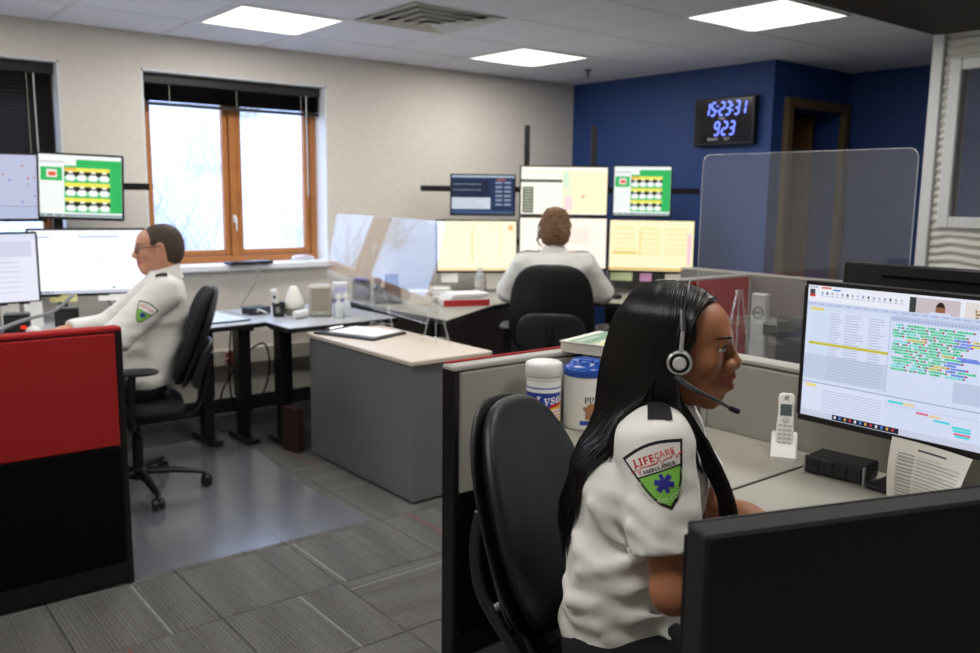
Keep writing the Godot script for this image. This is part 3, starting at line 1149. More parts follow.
# swivel task chair that faces local +X
func office_chair(label: String, at: Vector3, face_deg: float, seat_y: float, recline: float, spin: float, leather: bool, back_h := 0.56, back_w := 0.47, arms := true, back_y := 0.18) -> Node3D:
	var t := thing("office_chair", label, "chair", at, deg_to_rad(-face_deg))
	var fm: Material = mats["leather"] if leather else mats["chair_fabric"]
	var hub := MB.new()
	hub.lathe([Vector2(0, 0.13), Vector2(0.03, 0.13), Vector2(0.045, 0.115), Vector2(0.05, 0.075), Vector2(0.03, 0.065), Vector2(0, 0.065)], 18)
	obj("hub", hub, mats["black_plastic"], t)
	for k in 5:
		var a := deg_to_rad(spin + 72.0 * k)
		var d := Vector3(cos(a), 0, sin(a))
		var lg := MB.new()
		lg.tube([d * 0.04 + Vector3(0, 0.105, 0), d * 0.17 + Vector3(0, 0.098, 0), d * 0.31 + Vector3(0, 0.075, 0)], [0.026, 0.022, 0.016], 8, true, 0.75)
		obj("base_leg", lg, mats["black_plastic"], t)
		var ca := MB.new()
		var cp := d * 0.305
		var side := Vector3(-d.z, 0, d.x)
		ca.tube([cp + Vector3(0, 0.085, 0), cp + Vector3(0, 0.045, 0)], 0.008, 6)
		for s in [-1.0, 1.0]:
			var c0 := cp + d * 0.012 + Vector3(0, 0.029, 0)
			ca.tube([c0 + side * s * 0.006, c0 + side * s * 0.010, c0 + side * s * 0.022, c0 + side * s * 0.026], [0.024, 0.0285, 0.0285, 0.022], 14)
		ca.tube([cp + d * 0.012 + Vector3(0, 0.029, 0) - side * 0.006, cp + d * 0.012 + Vector3(0, 0.029, 0) + side * 0.006], 0.010, 8)
		obj("caster", ca, mats["black_plastic"], t)
	var cl := MB.new()
	cl.lathe([Vector2(0.026, 0.12), Vector2(0.026, 0.28), Vector2(0.016, 0.285), Vector2(0.016, seat_y - 0.09)], 14)
	obj("gas_column", cl, mats["black_metal"], t)
	obj("seat_plate", bx(Vector3(-0.01, seat_y - 0.085, 0), Vector3(0.26, 0.05, 0.2), 0.015), mats["black_plastic"], t)
	var st := MB.new()
	st.X = Transform3D(Basis(Vector3(0, 0, -1), Vector3(1, 0, 0), Vector3(0, 1, 0)).orthonormalized(), Vector3(0.02, seat_y - 0.035, 0))
	st.X = Transform3D(Basis(Vector3(0, 0, 1), Vector3(1, 0, 0), Vector3(0, 1, 0)), Vector3(0.02, seat_y - 0.035, 0))
	cushion(st, 0.5, 0.49, 0.085, 0.008, 0.06)
	obj("seat", st, fm, t)
	# backrest in its own frame: X across, Y up, Z forwards
	var rc := deg_to_rad(recline)
	var up := Vector3(-sin(rc), cos(rc), 0)
	var fw := Vector3(cos(rc), sin(rc), 0)
	var bb := Basis(Vector3(0, 0, 1) * -1.0, up, fw)
	var bc := Vector3(-0.235, seat_y + back_y, 0) + up * (back_h / 2 - 0.06)
	var bk := MB.new()
	bk.X = Transform3D(bb, bc)
	cushion(bk, back_w, back_h, 0.055, 0.045, 0.42 if leather else 0.16, 2.8 if leather else 3.2, 0.02)
	obj("backrest", bk, fm, t)
	var sh := MB.new()
	sh.X = Transform3D(bb, bc - fw * 0.032)
	cushion(sh, back_w + 0.022, back_h + 0.02, 0.026, 0.045, 0.42 if leather else 0.16, 2.8 if leather else 3.2, 0.02)
	obj("back_shell", sh, mats["black_plastic"], t)
	var lum := MB.new()
	lum.X = Transform3D(bb, bc - fw * 0.07 - up * back_h * 0.24)
	cushion(lum, back_w * 0.86, back_h * 0.5, 0.03, 0.05, 0.1, 3.0, 0.0)
	obj("lumbar_shell", lum, mat("chair_shell_grey", c8(34, 36, 40), 0.4), t)
	var jb := MB.new()
	jb.tube(spline([Vector3(-0.10, seat_y - 0.09, 0), Vector3(-0.24, seat_y - 0.10, 0), Vector3(-0.30, seat_y - 0.03, 0), bc - fw * 0.10 - up * back_h * 0.32, bc - fw * 0.085 - up * back_h * 0.12], 12), 0.024, 8, true, 0.6)
	obj("back_support", jb, mats["black_plastic"], t)
	if not arms:
		# bowed back brace and tilt bar
		for s in [-1.0, 1.0]:
			var br := MB.new()
			br.tube(spline([bc - fw * 0.05 + Vector3(0, 0, s * 0.12) + up * 0.03, bc - fw * 0.09 + Vector3(0, 0, s * 0.125) - up * 0.05, bc - fw * 0.10 + Vector3(0, 0, s * 0.125) - up * 0.17, Vector3(-0.20, seat_y - 0.06, s * 0.12), Vector3(-0.1, seat_y - 0.10, s * 0.13)], 18), 0.010, 8, true, 1.6)
			obj("back_brace", br, mats["chair_shell_grey"], t)
		var tb := MB.new()
		tb.tube([bc - fw * 0.095 - up * 0.19 + Vector3(0, 0, -0.13), bc - fw * 0.095 - up * 0.19 + Vector3(0, 0, 0.13)], 0.009, 8)
		obj("tilt_bar", tb, mats["silver_plastic"], t)
	if arms:
		for s in [-1.0, 1.0]:
			var ar := MB.new()
			ar.tube(spline([Vector3(0.02, seat_y - 0.08, s * 0.14), Vector3(0.02, seat_y - 0.07, s * 0.27), Vector3(0.02, seat_y + 0.02, s * 0.285), Vector3(0.01, seat_y + 0.17, s * 0.285)], 12), 0.018, 8, true, 1.4)
			obj("arm_post", ar, mats["black_plastic"], t)
			var pd := MB.new()
			pd.X = Transform3D(Basis(Vector3(0, 0, 1), Vector3(1, 0, 0), Vector3(0, 1, 0)), Vector3(0.02, seat_y + 0.185, s * 0.285))
			cushion(pd, 0.085, 0.25, 0.03, 0.0, 0.0, 3.0)
			obj("arm_pad", pd, mat("arm_pad_grey", c8(44, 46, 50), 0.45), t)
	var lv := MB.new()
	lv.tube([Vector3(0.03, seat_y - 0.085, 0.10), Vector3(0.03, seat_y - 0.09, 0.25)], 0.006, 6)
	obj("lever", lv, mats["black_plastic"], t)
	return t

func build_furniture() -> void:
	# red fronted partition beside the man
	partition("low partition with bright red upper fabric and black lower half", Vector2(-0.75, -3.305), Vector2(0.909, -3.305), 0.99, "red_fabric", "grey_fabric", 0.545, "black_panel", true, 0.065, "red_fabric")
	# partition behind the canisters
	partition("grey fabric partition with red back behind the wipe canisters", Vector2(1.53, -2.105), Vector2(2.075, -2.105), 0.965, "grey_fabric", "red_fabric", 0.555, "black_panel")
	for c in get_children():
		if c.name == "cubicle_partition_001":
			obj("red_top_strip", bx(Vector3(0, 0.9675, -0.024), Vector3(0.53, 0.005, 0.014), 0.001), mats["red_fabric"], c)
	partition("short angled grey partition across the desk corner under the directory", Vector2(2.098, -2.09), Vector2(2.345, -1.75), 0.962, "grey_fabric", "grey_fabric", 0.5, "grey_fabric", false, 0.05)
	partition("long grey partition behind the cordless phone and large monitor", Vector2(2.325, -0.15), Vector2(2.325, -1.735), 0.985, "grey_fabric", "grey_fabric", 0.5, "grey_fabric", false)
	# far ones by the blue wall
	partition("red partition panel near the blue wall beside the far desk", Vector2(4.08, -3.44), Vector2(4.985, -3.44), 0.98, "red_fabric", "red_fabric", 0.5, "red_fabric", false)
	partition("long grey partition running below the blue wall and clock", Vector2(5.02, -2.45), Vector2(5.02, -4.75), 0.985, "slate_fabric", "slate_fabric", 0.5, "slate_fabric", false)
	# desks
	desk("sit_stand_desk", "black-legged sit-stand desk with pale top under the left window", [Vector2(-0.6, -5.56), Vector2(1.45, -5.56), Vector2(1.5, -5.3), Vector2(2.09, -5.3), Vector2(2.09, -4.68), Vector2(1.6, -4.62), Vector2(1.15, -4.72), Vector2(0.95, -4.6), Vector2(0.92, -4.4), Vector2(0.92, -3.55), Vector2(-0.6, -3.55)], 0.74, "desk_pale", [[1.84, -4.97, 0.3], [2.03, -4.88, 0.3], [-0.3, -4.95, 0.62]])
	desk("window_desk", "pale-topped desk below the window carrying speaker and cone diffuser", [Vector2(2.1, -5.3), Vector2(2.83, -5.3), Vector2(2.83, -4.42), Vector2(2.1, -4.38)], 0.74, "desk_pale", [[2.19, -4.66, 0.3], [2.74, -5.1, 0.3]])
	desk("corner_desk", "dark-edged corner desk under the six-monitor array", [Vector2(2.84, -5.56), Vector2(4.95, -5.56), Vector2(4.95, -3.62), Vector2(4.36, -3.62), Vector2(4.22, -4.0), Vector2(4.0, -4.26), Vector2(3.7, -4.38), Vector2(3.5, -4.32), Vector2(2.84, -3.92)], 0.78, "desk_grey", [[3.0, -4.3, 0.5], [4.8, -3.9, 0.4], [4.7, -5.3, 0.4]])
	desk("wing_desk", "grey desk section holding the two wipe canisters and cordless phone", [Vector2(1.66, -2.065), Vector2(2.08, -2.065), Vector2(2.285, -1.745), Vector2(2.285, -1.278), Vector2(1.74, -1.278), Vector2(1.66, -1.36)], 0.74, "desk_grey", [[1.75, -1.95, 0.1], [2.2, -1.5, 0.3]])
	desk("main_desk", "grey desk section with black outlet box beneath the large monitor", [Vector2(1.74, -1.268), Vector2(2.285, -1.268), Vector2(2.285, -0.16), Vector2(1.5, -0.16), Vector2(1.5, -0.75), Vector2(1.56, -1.0)], 0.74, "desk_grey", [[2.15, -0.3, 0.2], [1.6, -0.3, 0.2]])
	desk("return_desk", "desk carrying the dark monitor seen from behind", [Vector2(0.35, -0.66), Vector2(0.8, -0.72), Vector2(1.495, -0.46), Vector2(1.495, -0.02), Vector2(0.35, -0.02)], 0.74, "desk_grey", [[0.5, -0.3, 0.4], [1.35, -0.25, 0.3]])
	desk("neighbour_desk", "desk behind the long grey partition carrying the acrylic screen", [Vector2(2.37, -2.35), Vector2(3.15, -2.35), Vector2(3.15, -0.2), Vector2(2.37, -0.2)], 0.74, "desk_grey", [[2.75, -2.2, 0.5], [2.75, -0.35, 0.5]])
	# lateral file cabinet
	var cb := thing("filing_cabinet", "wide grey filing cabinet with cream top carrying clear acrylic screen", "cabinet", Vector3(2.45, 0, -3.86))
	obj("body", bx(Vector3(0, 0.345, 0), Vector3(0.46, 0.67, 1.04), 0.004), mats["cabinet_grey"], cb)
	obj("plinth", bx(Vector3(0.01, 0.006, 0), Vector3(0.42, 0.012, 1.0)), mats["black_plastic"], cb)
	obj("top", bx(Vector3(0, 0.694, 0), Vector3(0.49, 0.026, 1.07), 0.005), mats["cabinet_top"], cb)
	for k in 2:
		var dr := obj("drawer", bx(Vector3(0.236, 0.18 + 0.325 * k, 0), Vector3(0.012, 0.31, 1.0), 0.004), mats["cabinet_grey"], cb)
		obj("handle", bx(Vector3(0.248, 0.27 + 0.325 * k, 0), Vector3(0.012, 0.02, 0.3), 0.003), mats["silver_plastic"], dr)
	# chair mat: clear plastic with lip
	var mp := PackedVector2Array()
	for p in [Vector2(0.93, 3.30), Vector2(1.90, 3.285), Vector2(1.95, 3.30), Vector2(1.97, 3.34), Vector2(1.945, 3.6), Vector2(1.935, 3.9), Vector2(1.95, 4.2), Vector2(1.985, 4.5), Vector2(2.02, 4.8), Vector2(2.02, 5.0), Vector2(1.98, 5.03), Vector2(0.5, 5.03), Vector2(0.45, 5.0), Vector2(0.45, 3.36), Vector2(0.48, 3.345), Vector2(0.91, 3.345)]:
		mp.append(Vector2(p.x - 1.2, p.y - 4.2))
	var mm := MB.new()
	mm.X = Transform3D(Basis(Vector3.RIGHT, -PI / 2), Vector3.ZERO)
	mm.prism(mp, 0.0, 0.004, 0.0012)
	var mg := mat("mat_plastic", Color(0.66, 0.69, 0.76, 0.14), 0.22, 0.0, 0.6)
	mg.transparency = BaseMaterial3D.TRANSPARENCY_ALPHA
	var cm := obj("chair_mat", mm, mg, null, Transform3D(Basis.IDENTITY, Vector3(1.2, 0.001, -4.2)))
	meta(cm, "clear plastic chair mat lying on the carpet beside the filing cabinet", "floor mat")
	# chairs
	office_chair("black leather swivel chair with tall reclined back beside the canisters", Vector3(1.352, 0, -1.126), 74.0, 0.5, 20.0, 20.0, true, 0.52, 0.39, false, 0.085)
	office_chair("black swivel chair on the clear mat behind the red partition", Vector3(1.24, 0.005, -4.30), 196.0, 0.47, 20.0, 40.0, false, 0.50, 0.46, true, 0.12)
	office_chair("black swivel chair with its back turned in front of six monitors", Vector3(3.50, 0, -3.74), -43.0, 0.52, 8.0, 10.0, false, 0.52, 0.46, true, 0.12)
	# wall raceway with outlets under the window
	var rw := thing("wall_raceway", "long cream wiring duct with outlets on the wall under the desks", "wiring duct", Vector3(2.0, 0.33, WZ + 0.03))
	obj("duct", bx(Vector3(0, 0.055, 0), Vector3(3.4, 0.11, 0.056), 0.006), mat("duct_cream", c8(206, 200, 186), 0.5), rw)
	for x in [-0.42, 0.2, 0.24, 0.9]:
		var pl := obj("outlet_plate", bx(Vector3(x, 0.055, 0.03), Vector3(0.07, 0.1, 0.006), 0.002), mats["duct_cream"], rw)
		for k in 2:
			obj("socket", bx(Vector3(x, 0.032 + 0.045 * k, 0.034), Vector3(0.034, 0.03, 0.004), 0.001), mat("socket_red", c8(150, 52, 40), 0.5), pl)
	var cab := MB.new()
	cab.tube(spline([Vector3(2.25, 0.38, -5.50), Vector3(2.27, 0.28, -5.42), Vector3(2.24, 0.12, -5.36), Vector3(2.12, 0.07, -5.34), Vector3(2.06, 0.2, -5.3), Vector3(2.2, 0.42, -5.28), Vector3(2.36, 0.5, -5.3), Vector3(2.4, 0.3, -5.32), Vector3(2.3, 0.1, -5.3), Vector3(2.16, 0.06, -5.28), Vector3(2.1, 0.3, -5.26), Vector3(2.12, 0.68, -5.24)], 60), 0.006, 6)
	meta(obj("power_cable", cab, mats["black_plastic"]), "looped black power cable hanging under the window desk", "cable")
	var wl := MB.new()
	wl.box(Vector3(2.165, 0.13, -4.50), Vector3(0.05, 0.26, 0.14), 0.004, Basis(Vector3.UP, 0.2))
	wl.box(Vector3(2.165, 0.20, -4.428), Vector3(0.02, 0.05, 0.003), 0.001, Basis(Vector3.UP, 0.2))
	meta(obj("box_file", wl, mat("box_brown", c8(46, 23, 18), 0.7)), "narrow dark brown file standing on the floor beside the filing cabinet", "file")
	acrylic_left()
	acrylic_right()

# clear sheet in local XY (x along, y up), rounded corners
func acrylic_sheet(parent: Node, w: float, h: float, r: float, xf: Transform3D) -> void:
	var mb := MB.new()
	mb.prism(poly_round(w, h, r, 5), -0.0025, 0.0025)
	obj("sheet", mb, mats["acrylic"], parent, xf)
	var eg := MB.new()
	var poly := poly_round(w, h, r, 5)
	var ring := []
	for p in poly:
		ring.append(Vector3(p.x, p.y, 0))
	ring.append(ring[0])
	eg.tube(ring, 0.0022, 5, false)
	obj("polished_edge", eg, mats["acrylic_edge"], parent, xf)

func a_frame(parent: Node, at: Vector3, turn: float, h: float, spread: float) -> void:
	var mb := MB.new()
	var b := Basis(Vector3.UP, turn)
	mb.tube([at + b * Vector3(0, 0.004, -spread), at + b * Vector3(0, h, -0.012), at + b * Vector3(0, h, 0.012), at + b * Vector3(0, 0.004, spread)], 0.0045, 6)
	mb.tube([at + b * Vector3(0, 0.03, -spread * 0.93), at + b * Vector3(0, 0.03, spread * 0.93)], 0.0035, 6)
	mb.tube([at + b * Vector3(0, 0.004, 0.0), at + b * Vector3(0, h, 0.0)], 0.0035, 6)
	obj("stand", mb, mats["acrylic_edge"], parent)

func acrylic_left() -> void:
	var t := thing("acrylic_screen", "tilted clear acrylic screen standing on the cream cabinet top", "screen", Vector3(2.60, 0.708, -3.97))
	var tilt := LEFT_TILT
	var b := Basis(Vector3.UP, deg_to_rad(90.0 + LEFT_TURN)) * Basis(Vector3.RIGHT, deg_to_rad(tilt))
	acrylic_sheet(t, 1.56, 0.53, 0.006, Transform3D(b, Vector3(0.055, 0.378, -0.40)))
	a_frame(t, Vector3(-0.01, 0, 0.30), 0.35, 0.24, 0.085)
	a_frame(t, Vector3(0.02, 0, -0.29), 0.35, 0.24, 0.085)

const LEFT_TILT := 11.5
const LEFT_TURN := -8.5

func acrylic_right() -> void:
	var t := thing("acrylic_screen", "large upright clear acrylic screen standing behind the woman's partition", "screen", Vector3(2.55, 0.74, -1.59))
	acrylic_sheet(t, 0.762, 0.80, 0.03, Transform3D(Basis(Vector3.UP, deg_to_rad(90.0)), Vector3(0, 0.49, 0)))
	a_frame(t, Vector3(0.0, 0, -0.20), PI / 2, 0.425, 0.13)
	a_frame(t, Vector3(0.0, 0, 0.22), PI / 2, 0.425, 0.13)

# ---------------------------------------------------------------- monitors and what they show
func frect(im: Image, x: float, y: float, w: float, h: float, c: Color) -> void:
	var W := im.get_width()
	var H := im.get_height()
	im.fill_rect(Rect2i(int(x * W), int(y * H), maxi(1, int(w * W)), maxi(1, int(h * H))), c)

func screen_image(kind: String) -> Image:
	var r := RandomNumberGenerator.new()
	r.seed = kind.hash() % 9999
	var im := Image.create(384, 240, false, Image.FORMAT_RGB8)
	match kind:
		"roster":
			im.fill(c8(246, 250, 248))
			frect(im, 0.0, 0.10, 0.30, 0.03, c8(210, 216, 216))
			frect(im, 0.45, 0.07, 0.55, 0.10, c8(40, 186, 94))
			frect(im, 0.02, 0.20, 0.26, 0.22, c8(40, 190, 96))
			frect(im, 0.09, 0.24, 0.13, 0.13, c8(246, 226, 220))
			frect(im, 0.115, 0.28, 0.085, 0.06, c8(232, 84, 44))
			frect(im, 0.88, 0.17, 0.12, 0.76, c8(40, 186, 94))
			frect(im, 0.30, 0.17, 0.58, 0.76, c8(56, 194, 104))
			for row in 3:
				var y := 0.20 + 0.245 * row
				frect(im, 0.305, y, 0.55, 0.065, c8(250, 238, 92))
				if row == 0:
					frect(im, 0.305, y, 0.14, 0.045, c8(248, 178, 64))
				frect(im, 0.305, y + 0.065, 0.55, 0.075, c8(22, 24, 20))
				for k in 4:
					var x := 0.32 + 0.137 * k
					frect(im, x + 0.032, y + 0.055, 0.055, 0.04, c8(252, 250, 220))
					frect(im, x - 0.004, y + 0.135, 0.12, 0.065, c8(250, 252, 250))
					frect(im, x + 0.015, y + 0.115, 0.085, 0.1, c8(250, 252, 250))
			frect(im, 0.0, 0.955, 1.0, 0.045, c8(150, 170, 176))
			for k in 10:
				frect(im, 0.02 + 0.035 * k, 0.965, 0.016, 0.025, [c8(40, 60, 90), c8(220, 230, 240), c8(80, 150, 90)][k % 3])
		"map_pale":
			im.fill(c8(206, 210, 240))
			for k in 60:
				frect(im, r.randf(), r.randf() * 0.8, r.randf_range(0.05, 0.2), 0.006, c8(190, 192, 226))
			for k in 26:
				frect(im, r.randf(), r.randf() * 0.8, 0.006, r.randf_range(0.05, 0.2), c8(194, 198, 228))
			frect(im, 0.0, 0.06, 0.4, 0.04, c8(80, 70, 226))
			for k in 22:
				frect(im, r.randf() * 0.95, 0.08 + r.randf() * 0.7, 0.022, 0.03, [c8(210, 96, 86), c8(110, 110, 220), c8(196, 130, 120), c8(110, 190, 130)][k % 4])
			frect(im, 0.0, 0.80, 1.0, 0.012, c8(130, 140, 170))
			frect(im, 0.0, 0.815, 1.0, 0.185, c8(196, 208, 240))
		"list_cool":
			im.fill(c8(238, 240, 255))
			frect(im, 0.0, 0.0, 1.0, 0.08, c8(226, 230, 250))
			for k in 26:
				frect(im, 0.04 + 0.3 * (k % 3), 0.12 + 0.03 * int(k / 3.0) * 2, r.randf_range(0.1, 0.26), 0.01, c8(206, 208, 234))
			frect(im, 0.62, 0.1, 0.34, 0.24, c8(216, 218, 240))
			for k in 7:
				frect(im, 0.60, 0.40 + 0.075 * k, 0.035, 0.03, [c8(90, 190, 120), c8(226, 100, 130), c8(100, 196, 120), c8(210, 60, 110)][k % 4])
				frect(im, 0.66, 0.405 + 0.075 * k, 0.2, 0.012, c8(196, 198, 226))
		"list_white":
			im.fill(c8(250, 250, 255))
			frect(im, 0.02, 0.10, 0.16, 0.018, c8(150, 170, 226))
			frect(im, 0.42, 0.095, 0.36, 0.022, c8(170, 190, 230))
			frect(im, 0.05, 0.17, 0.08, 0.012, c8(200, 210, 236))
			for k in 12:
				frect(im, 0.16, 0.22 + 0.055 * k, 0.02, 0.012, c8(206, 208, 226))
			for k in 9:
				frect(im, 0.2, 0.24 + 0.07 * k, 0.7, 0.004, c8(236, 238, 248))
			frect(im, 0.59, 0.52, 0.05, 0.03, c8(214, 236, 224))
			frect(im, 0.70, 0.90, 0.025, 0.03, c8(60, 160, 90))
			frect(im, 0.0, 0.955, 1.0, 0.045, c8(190, 196, 214))
			for k in 6:
				frect(im, 0.02 + 0.03 * k, 0.962, 0.014, 0.03, c8(50, 60, 80))
		"dark_board":
			im.fill(c8(22, 44, 84))
			frect(im, 0, 0, 1, 0.05, c8(180, 196, 214))
			frect(im, 0.0, 0.13, 0.60, 0.42, c8(12, 26, 58))
			for k in 18:
				frect(im, 0.03 + 0.05 * (k % 9), 0.22 + 0.15 * int(k / 9.0), 0.032, 0.028, c8(150, 168, 190) if k % 5 else c8(120, 190, 160))
			frect(im, 0.0, 0.58, 0.62, 0.30, c8(206, 216, 228))
			for k in 5:
				frect(im, 0.02, 0.62 + 0.05 * k, 0.4 + 0.1 * r.randf(), 0.012, c8(150, 160, 180))
			for k in 12:
				frect(im, 0.70 + 0.14 * (k % 2), 0.16 + 0.115 * int(k / 2.0), 0.11, 0.05, c8(146, 160, 182))
			frect(im, 0.72, 0.09, 0.14, 0.035, c8(196, 96, 88))
			frect(im, 0.0, 0.93, 1.0, 0.07, c8(58, 84, 126))
		"warm_map":
			im.fill(c8(255, 250, 232))
			frect(im, 0.0, 0.0, 1.0, 0.16, c8(250, 246, 232))
			for k in 16:
				frect(im, 0.02 + 0.03 * k, 0.1, 0.015, 0.03, c8(222, 214, 190))
			frect(im, 0.0, 0.26, 0.48, 0.07, c8(92, 104, 96))
			frect(im, 0.02, 0.42, 0.13, 0.56, c8(104, 112, 100))
			for k in 8:
				frect(im, 0.04, 0.45 + 0.065 * k, 0.09, 0.02, c8(200, 200, 180))
			frect(im, 0.48, 0.08, 0.52, 0.90, c8(252, 240, 200))
			for k in 18:
				frect(im, 0.5 + 0.48 * r.randf(), 0.1 + 0.85 * r.randf(), r.randf_range(0.02, 0.14), 0.008, c8(244, 222, 164))
				frect(im, 0.5 + 0.48 * r.randf(), 0.1 + 0.6 * r.randf(), 0.005, r.randf_range(0.05, 0.3), c8(246, 226, 172))
			frect(im, 0.49, 0.10, 0.07, 0.34, c8(206, 232, 210))
			frect(im, 0.53, 0.2, 0.05, 0.5, c8(224, 236, 206))
			frect(im, 0.50, 0.62, 0.10, 0.3, c8(246, 214, 214))
			frect(im, 0.71, 0.60, 0.035, 0.04, c8(222, 110, 100))
			frect(im, 0.73, 0.82, 0.02, 0.02, c8(226, 130, 110))
		"warm_list":
			im.fill(c8(255, 246, 214))
			for k in 22:
				frect(im, 0.02, 0.06 + 0.042 * k, r.randf_range(0.2, 0.94), 0.006, c8(246, 232, 190))
			frect(im, 0.43, 0.16, 0.02, 0.66, c8(246, 214, 150))
			frect(im, 0.80, 0.1, 0.012, 0.6, c8(246, 214, 150))
			frect(im, 0.9, 0.08, 0.06, 0.1, c8(240, 186, 120))
			frect(im, 0.0, 0.95, 1.0, 0.05, c8(238, 214, 168))
		"warm_pink":
			im.fill(c8(255, 238, 226))
			frect(im, 0.0, 0.0, 0.34, 1.0, c8(255, 248, 232))
			for k in 16:
				frect(im, 0.36 + 0.3 * (k % 2), 0.08 + 0.11 * int(k / 2.0), 0.26, 0.008, c8(250, 222, 206))
			frect(im, 0.5, 0.2, 0.3, 0.3, c8(252, 228, 214))
		"warm_form":
			im.fill(c8(255, 243, 200))
			for k in 3:
				for j in 6:
					frect(im, 0.04 + 0.31 * k, 0.14 + 0.1 * j, 0.27, 0.055, c8(252, 234, 176))
			frect(im, 0.04, 0.62, 0.30, 0.05, c8(232, 206, 120))
			frect(im, 0.36, 0.2, 0.02, 0.5, c8(238, 216, 140))
			frect(im, 0.93, 0.25, 0.045, 0.62, c8(240, 200, 210))
			frect(im, 0.0, 0.94, 1.0, 0.06, c8(226, 196, 128))
	return im

func schedule_image() -> Image:
	var r := RandomNumberGenerator.new()
	r.seed = 77
	var im := Image.create(960, 560, false, Image.FORMAT_RGB8)
	im.fill(c8(216, 226, 250))
	frect(im, 0, 0, 1, 0.12, c8(240, 243, 254))
	frect(im, 0.0, 0.01, 0.05, 0.012, c8(180, 190, 210))
	frect(im, 0.07, 0.008, 0.05, 0.016, c8(226, 120, 110))
	frect(im, 0.13, 0.02, 0.04, 0.012, c8(70, 140, 210))
	frect(im, 0.01, 0.03, 0.028, 0.05, c8(60, 70, 90))
	frect(im, 0.01, 0.065, 0.03, 0.022, c8(206, 60, 50))
	for k in 16:
		frect(im, 0.07 + 0.026 * k, 0.045, 0.010, 0.018, [c8(130, 150, 190), c8(60, 70, 90), c8(160, 170, 190), c8(190, 196, 216)][k % 4])
		frect(im, 0.066 + 0.026 * k, 0.072, 0.018, 0.006, c8(176, 184, 206))
	# pictures in the header
	frect(im, 0.50, 0.018, 0.03, 0.105, c8(58, 60, 64))
	frect(im, 0.53, 0.018, 0.19, 0.105, c8(206, 194, 200))
	for y in 60:
		for x in 40:
			var dx := (x - 20) / 20.0
			var dy := (y - 30) / 30.0
			if dx * dx + dy * dy < 1.0:
				im.set_pixel(590 + x, mini(559, 20 + y), c8(40, 28, 26) if dy < -0.35 else c8(150, 98, 74))
	frect(im, 0.59, 0.108, 0.09, 0.02, c8(216, 226, 250))
	frect(im, 0.74, 0.018, 0.26, 0.105, c8(230, 224, 220))
	for k in 90:
		frect(im, 0.78 + 0.2 * r.randf(), 0.06 + 0.055 * r.randf(), 0.008, 0.012, [c8(176, 132, 84), c8(140, 100, 66), c8(206, 170, 120)][k % 3])
	frect(im, 0, 0.125, 1, 0.03, c8(200, 212, 242))
	for k in 20:
		frect(im, 0.02 + 0.045 * k, 0.135, 0.026, 0.008, c8(168, 180, 212))
	frect(im, 0.02, 0.165, 0.07, 0.022, c8(232, 214, 120))
	# table at left
	frect(im, 0, 0.19, 0.42, 0.52, c8(222, 231, 252))
	frect(im, 0.02, 0.20, 0.09, 0.36, c8(212, 228, 252))
	for k in 26:
		var y := 0.20 + 0.0195 * k
		for q in [[0.12, 0.07], [0.20, 0.1], [0.32, 0.08]]:
			frect(im, q[0], y, q[1] * r.randf_range(0.6, 1.0), 0.006, c8(176, 188, 220))
		frect(im, 0, y + 0.014, 0.42, 0.002, c8(204, 214, 240))
	frect(im, 0.02, 0.425, 0.40, 0.02, c8(206, 194, 60))
	frect(im, 0, 0.52, 0.42, 0.19, c8(200, 210, 236))
	for k in 9:
		frect(im, 0.12, 0.53 + 0.02 * k, 0.28, 0.005, c8(168, 178, 210))
	# timeline bars
	frect(im, 0.42, 0.16, 0.003, 0.56, c8(160, 172, 206))
	frect(im, 0.425, 0.16, 0.575, 0.04, c8(190, 202, 236))
	for k in 40:
		frect(im, 0.43 + 0.0145 * k, 0.175, 0.004, 0.015, c8(126, 140, 180))
	for row in 17:
		var y := 0.215 + 0.0195 * row
		var x := 0.43 + 0.03 * r.randf()
		if row % 6 == 5:
			x += 0.06
		while x < 0.70 + 0.1 * r.randf():
			var w := r.randf_range(0.02, 0.09)
			var c: Color = c8(104, 214, 166)
			if x > 0.66 and r.randf() < 0.5:
				c = c8(120, 146, 236)
			if r.randf() < 0.08:
				c = c8(216, 206, 110)
			if r.randf() < 0.1:
				c = c8(130, 226, 226)
			frect(im, x, y, w, 0.015, c)
			if r.randf() < 0.75:
				frect(im, x + w - 0.008, y, 0.008, 0.014, c8(206, 60, 96))
			for q in 3:
				frect(im, x + w * r.randf(), y + 0.004, 0.006, 0.006, c8(60, 110, 110))
			x += w + r.randf_range(0.002, 0.02)
	frect(im, 0.74, 0.40, 0.14, 0.018, c8(110, 136, 230))
	frect(im, 0.78, 0.30, 0.07, 0.016, c8(226, 216, 100))
	frect(im, 0.72, 0.56, 0.27, 0.14, c8(196, 206, 234))
	# lower pane
	frect(im, 0, 0.735, 1, 0.006, c8(140, 152, 188))
	frect(im, 0, 0.745, 0.42, 0.2, c8(222, 231, 252))
	frect(im, 0.02, 0.75, 0.055, 0.022, c8(236, 220, 130))
	for k in 9:
		frect(im, 0.11, 0.785 + 0.0185 * k, 0.3, 0.006, c8(184, 196, 226))
	for k in 46:
		frect(im, 0.43 + 0.0125 * k, 0.79, 0.003, 0.012, c8(140, 152, 190))
	var st := [[0.44, 0.765, 0.07, c8(80, 216, 226)], [0.51, 0.765, 0.05, c8(232, 214, 140)], [0.57, 0.81, 0.055, c8(222, 120, 150)], [0.63, 0.815, 0.05, c8(238, 206, 150)], [0.65, 0.84, 0.07, c8(80, 216, 226)], [0.73, 0.86, 0.08, c8(80, 216, 226)], [0.735, 0.88, 0.075, c8(80, 216, 226)], [0.74, 0.90, 0.07, c8(222, 120, 150)], [0.745, 0.915, 0.06, c8(80, 216, 226)]]
	for s in st:
		frect(im, s[0], s[1], s[2], 0.017, s[3])
	frect(im, 0.93, 0.70, 0.03, 0.02, c8(90, 206, 180))
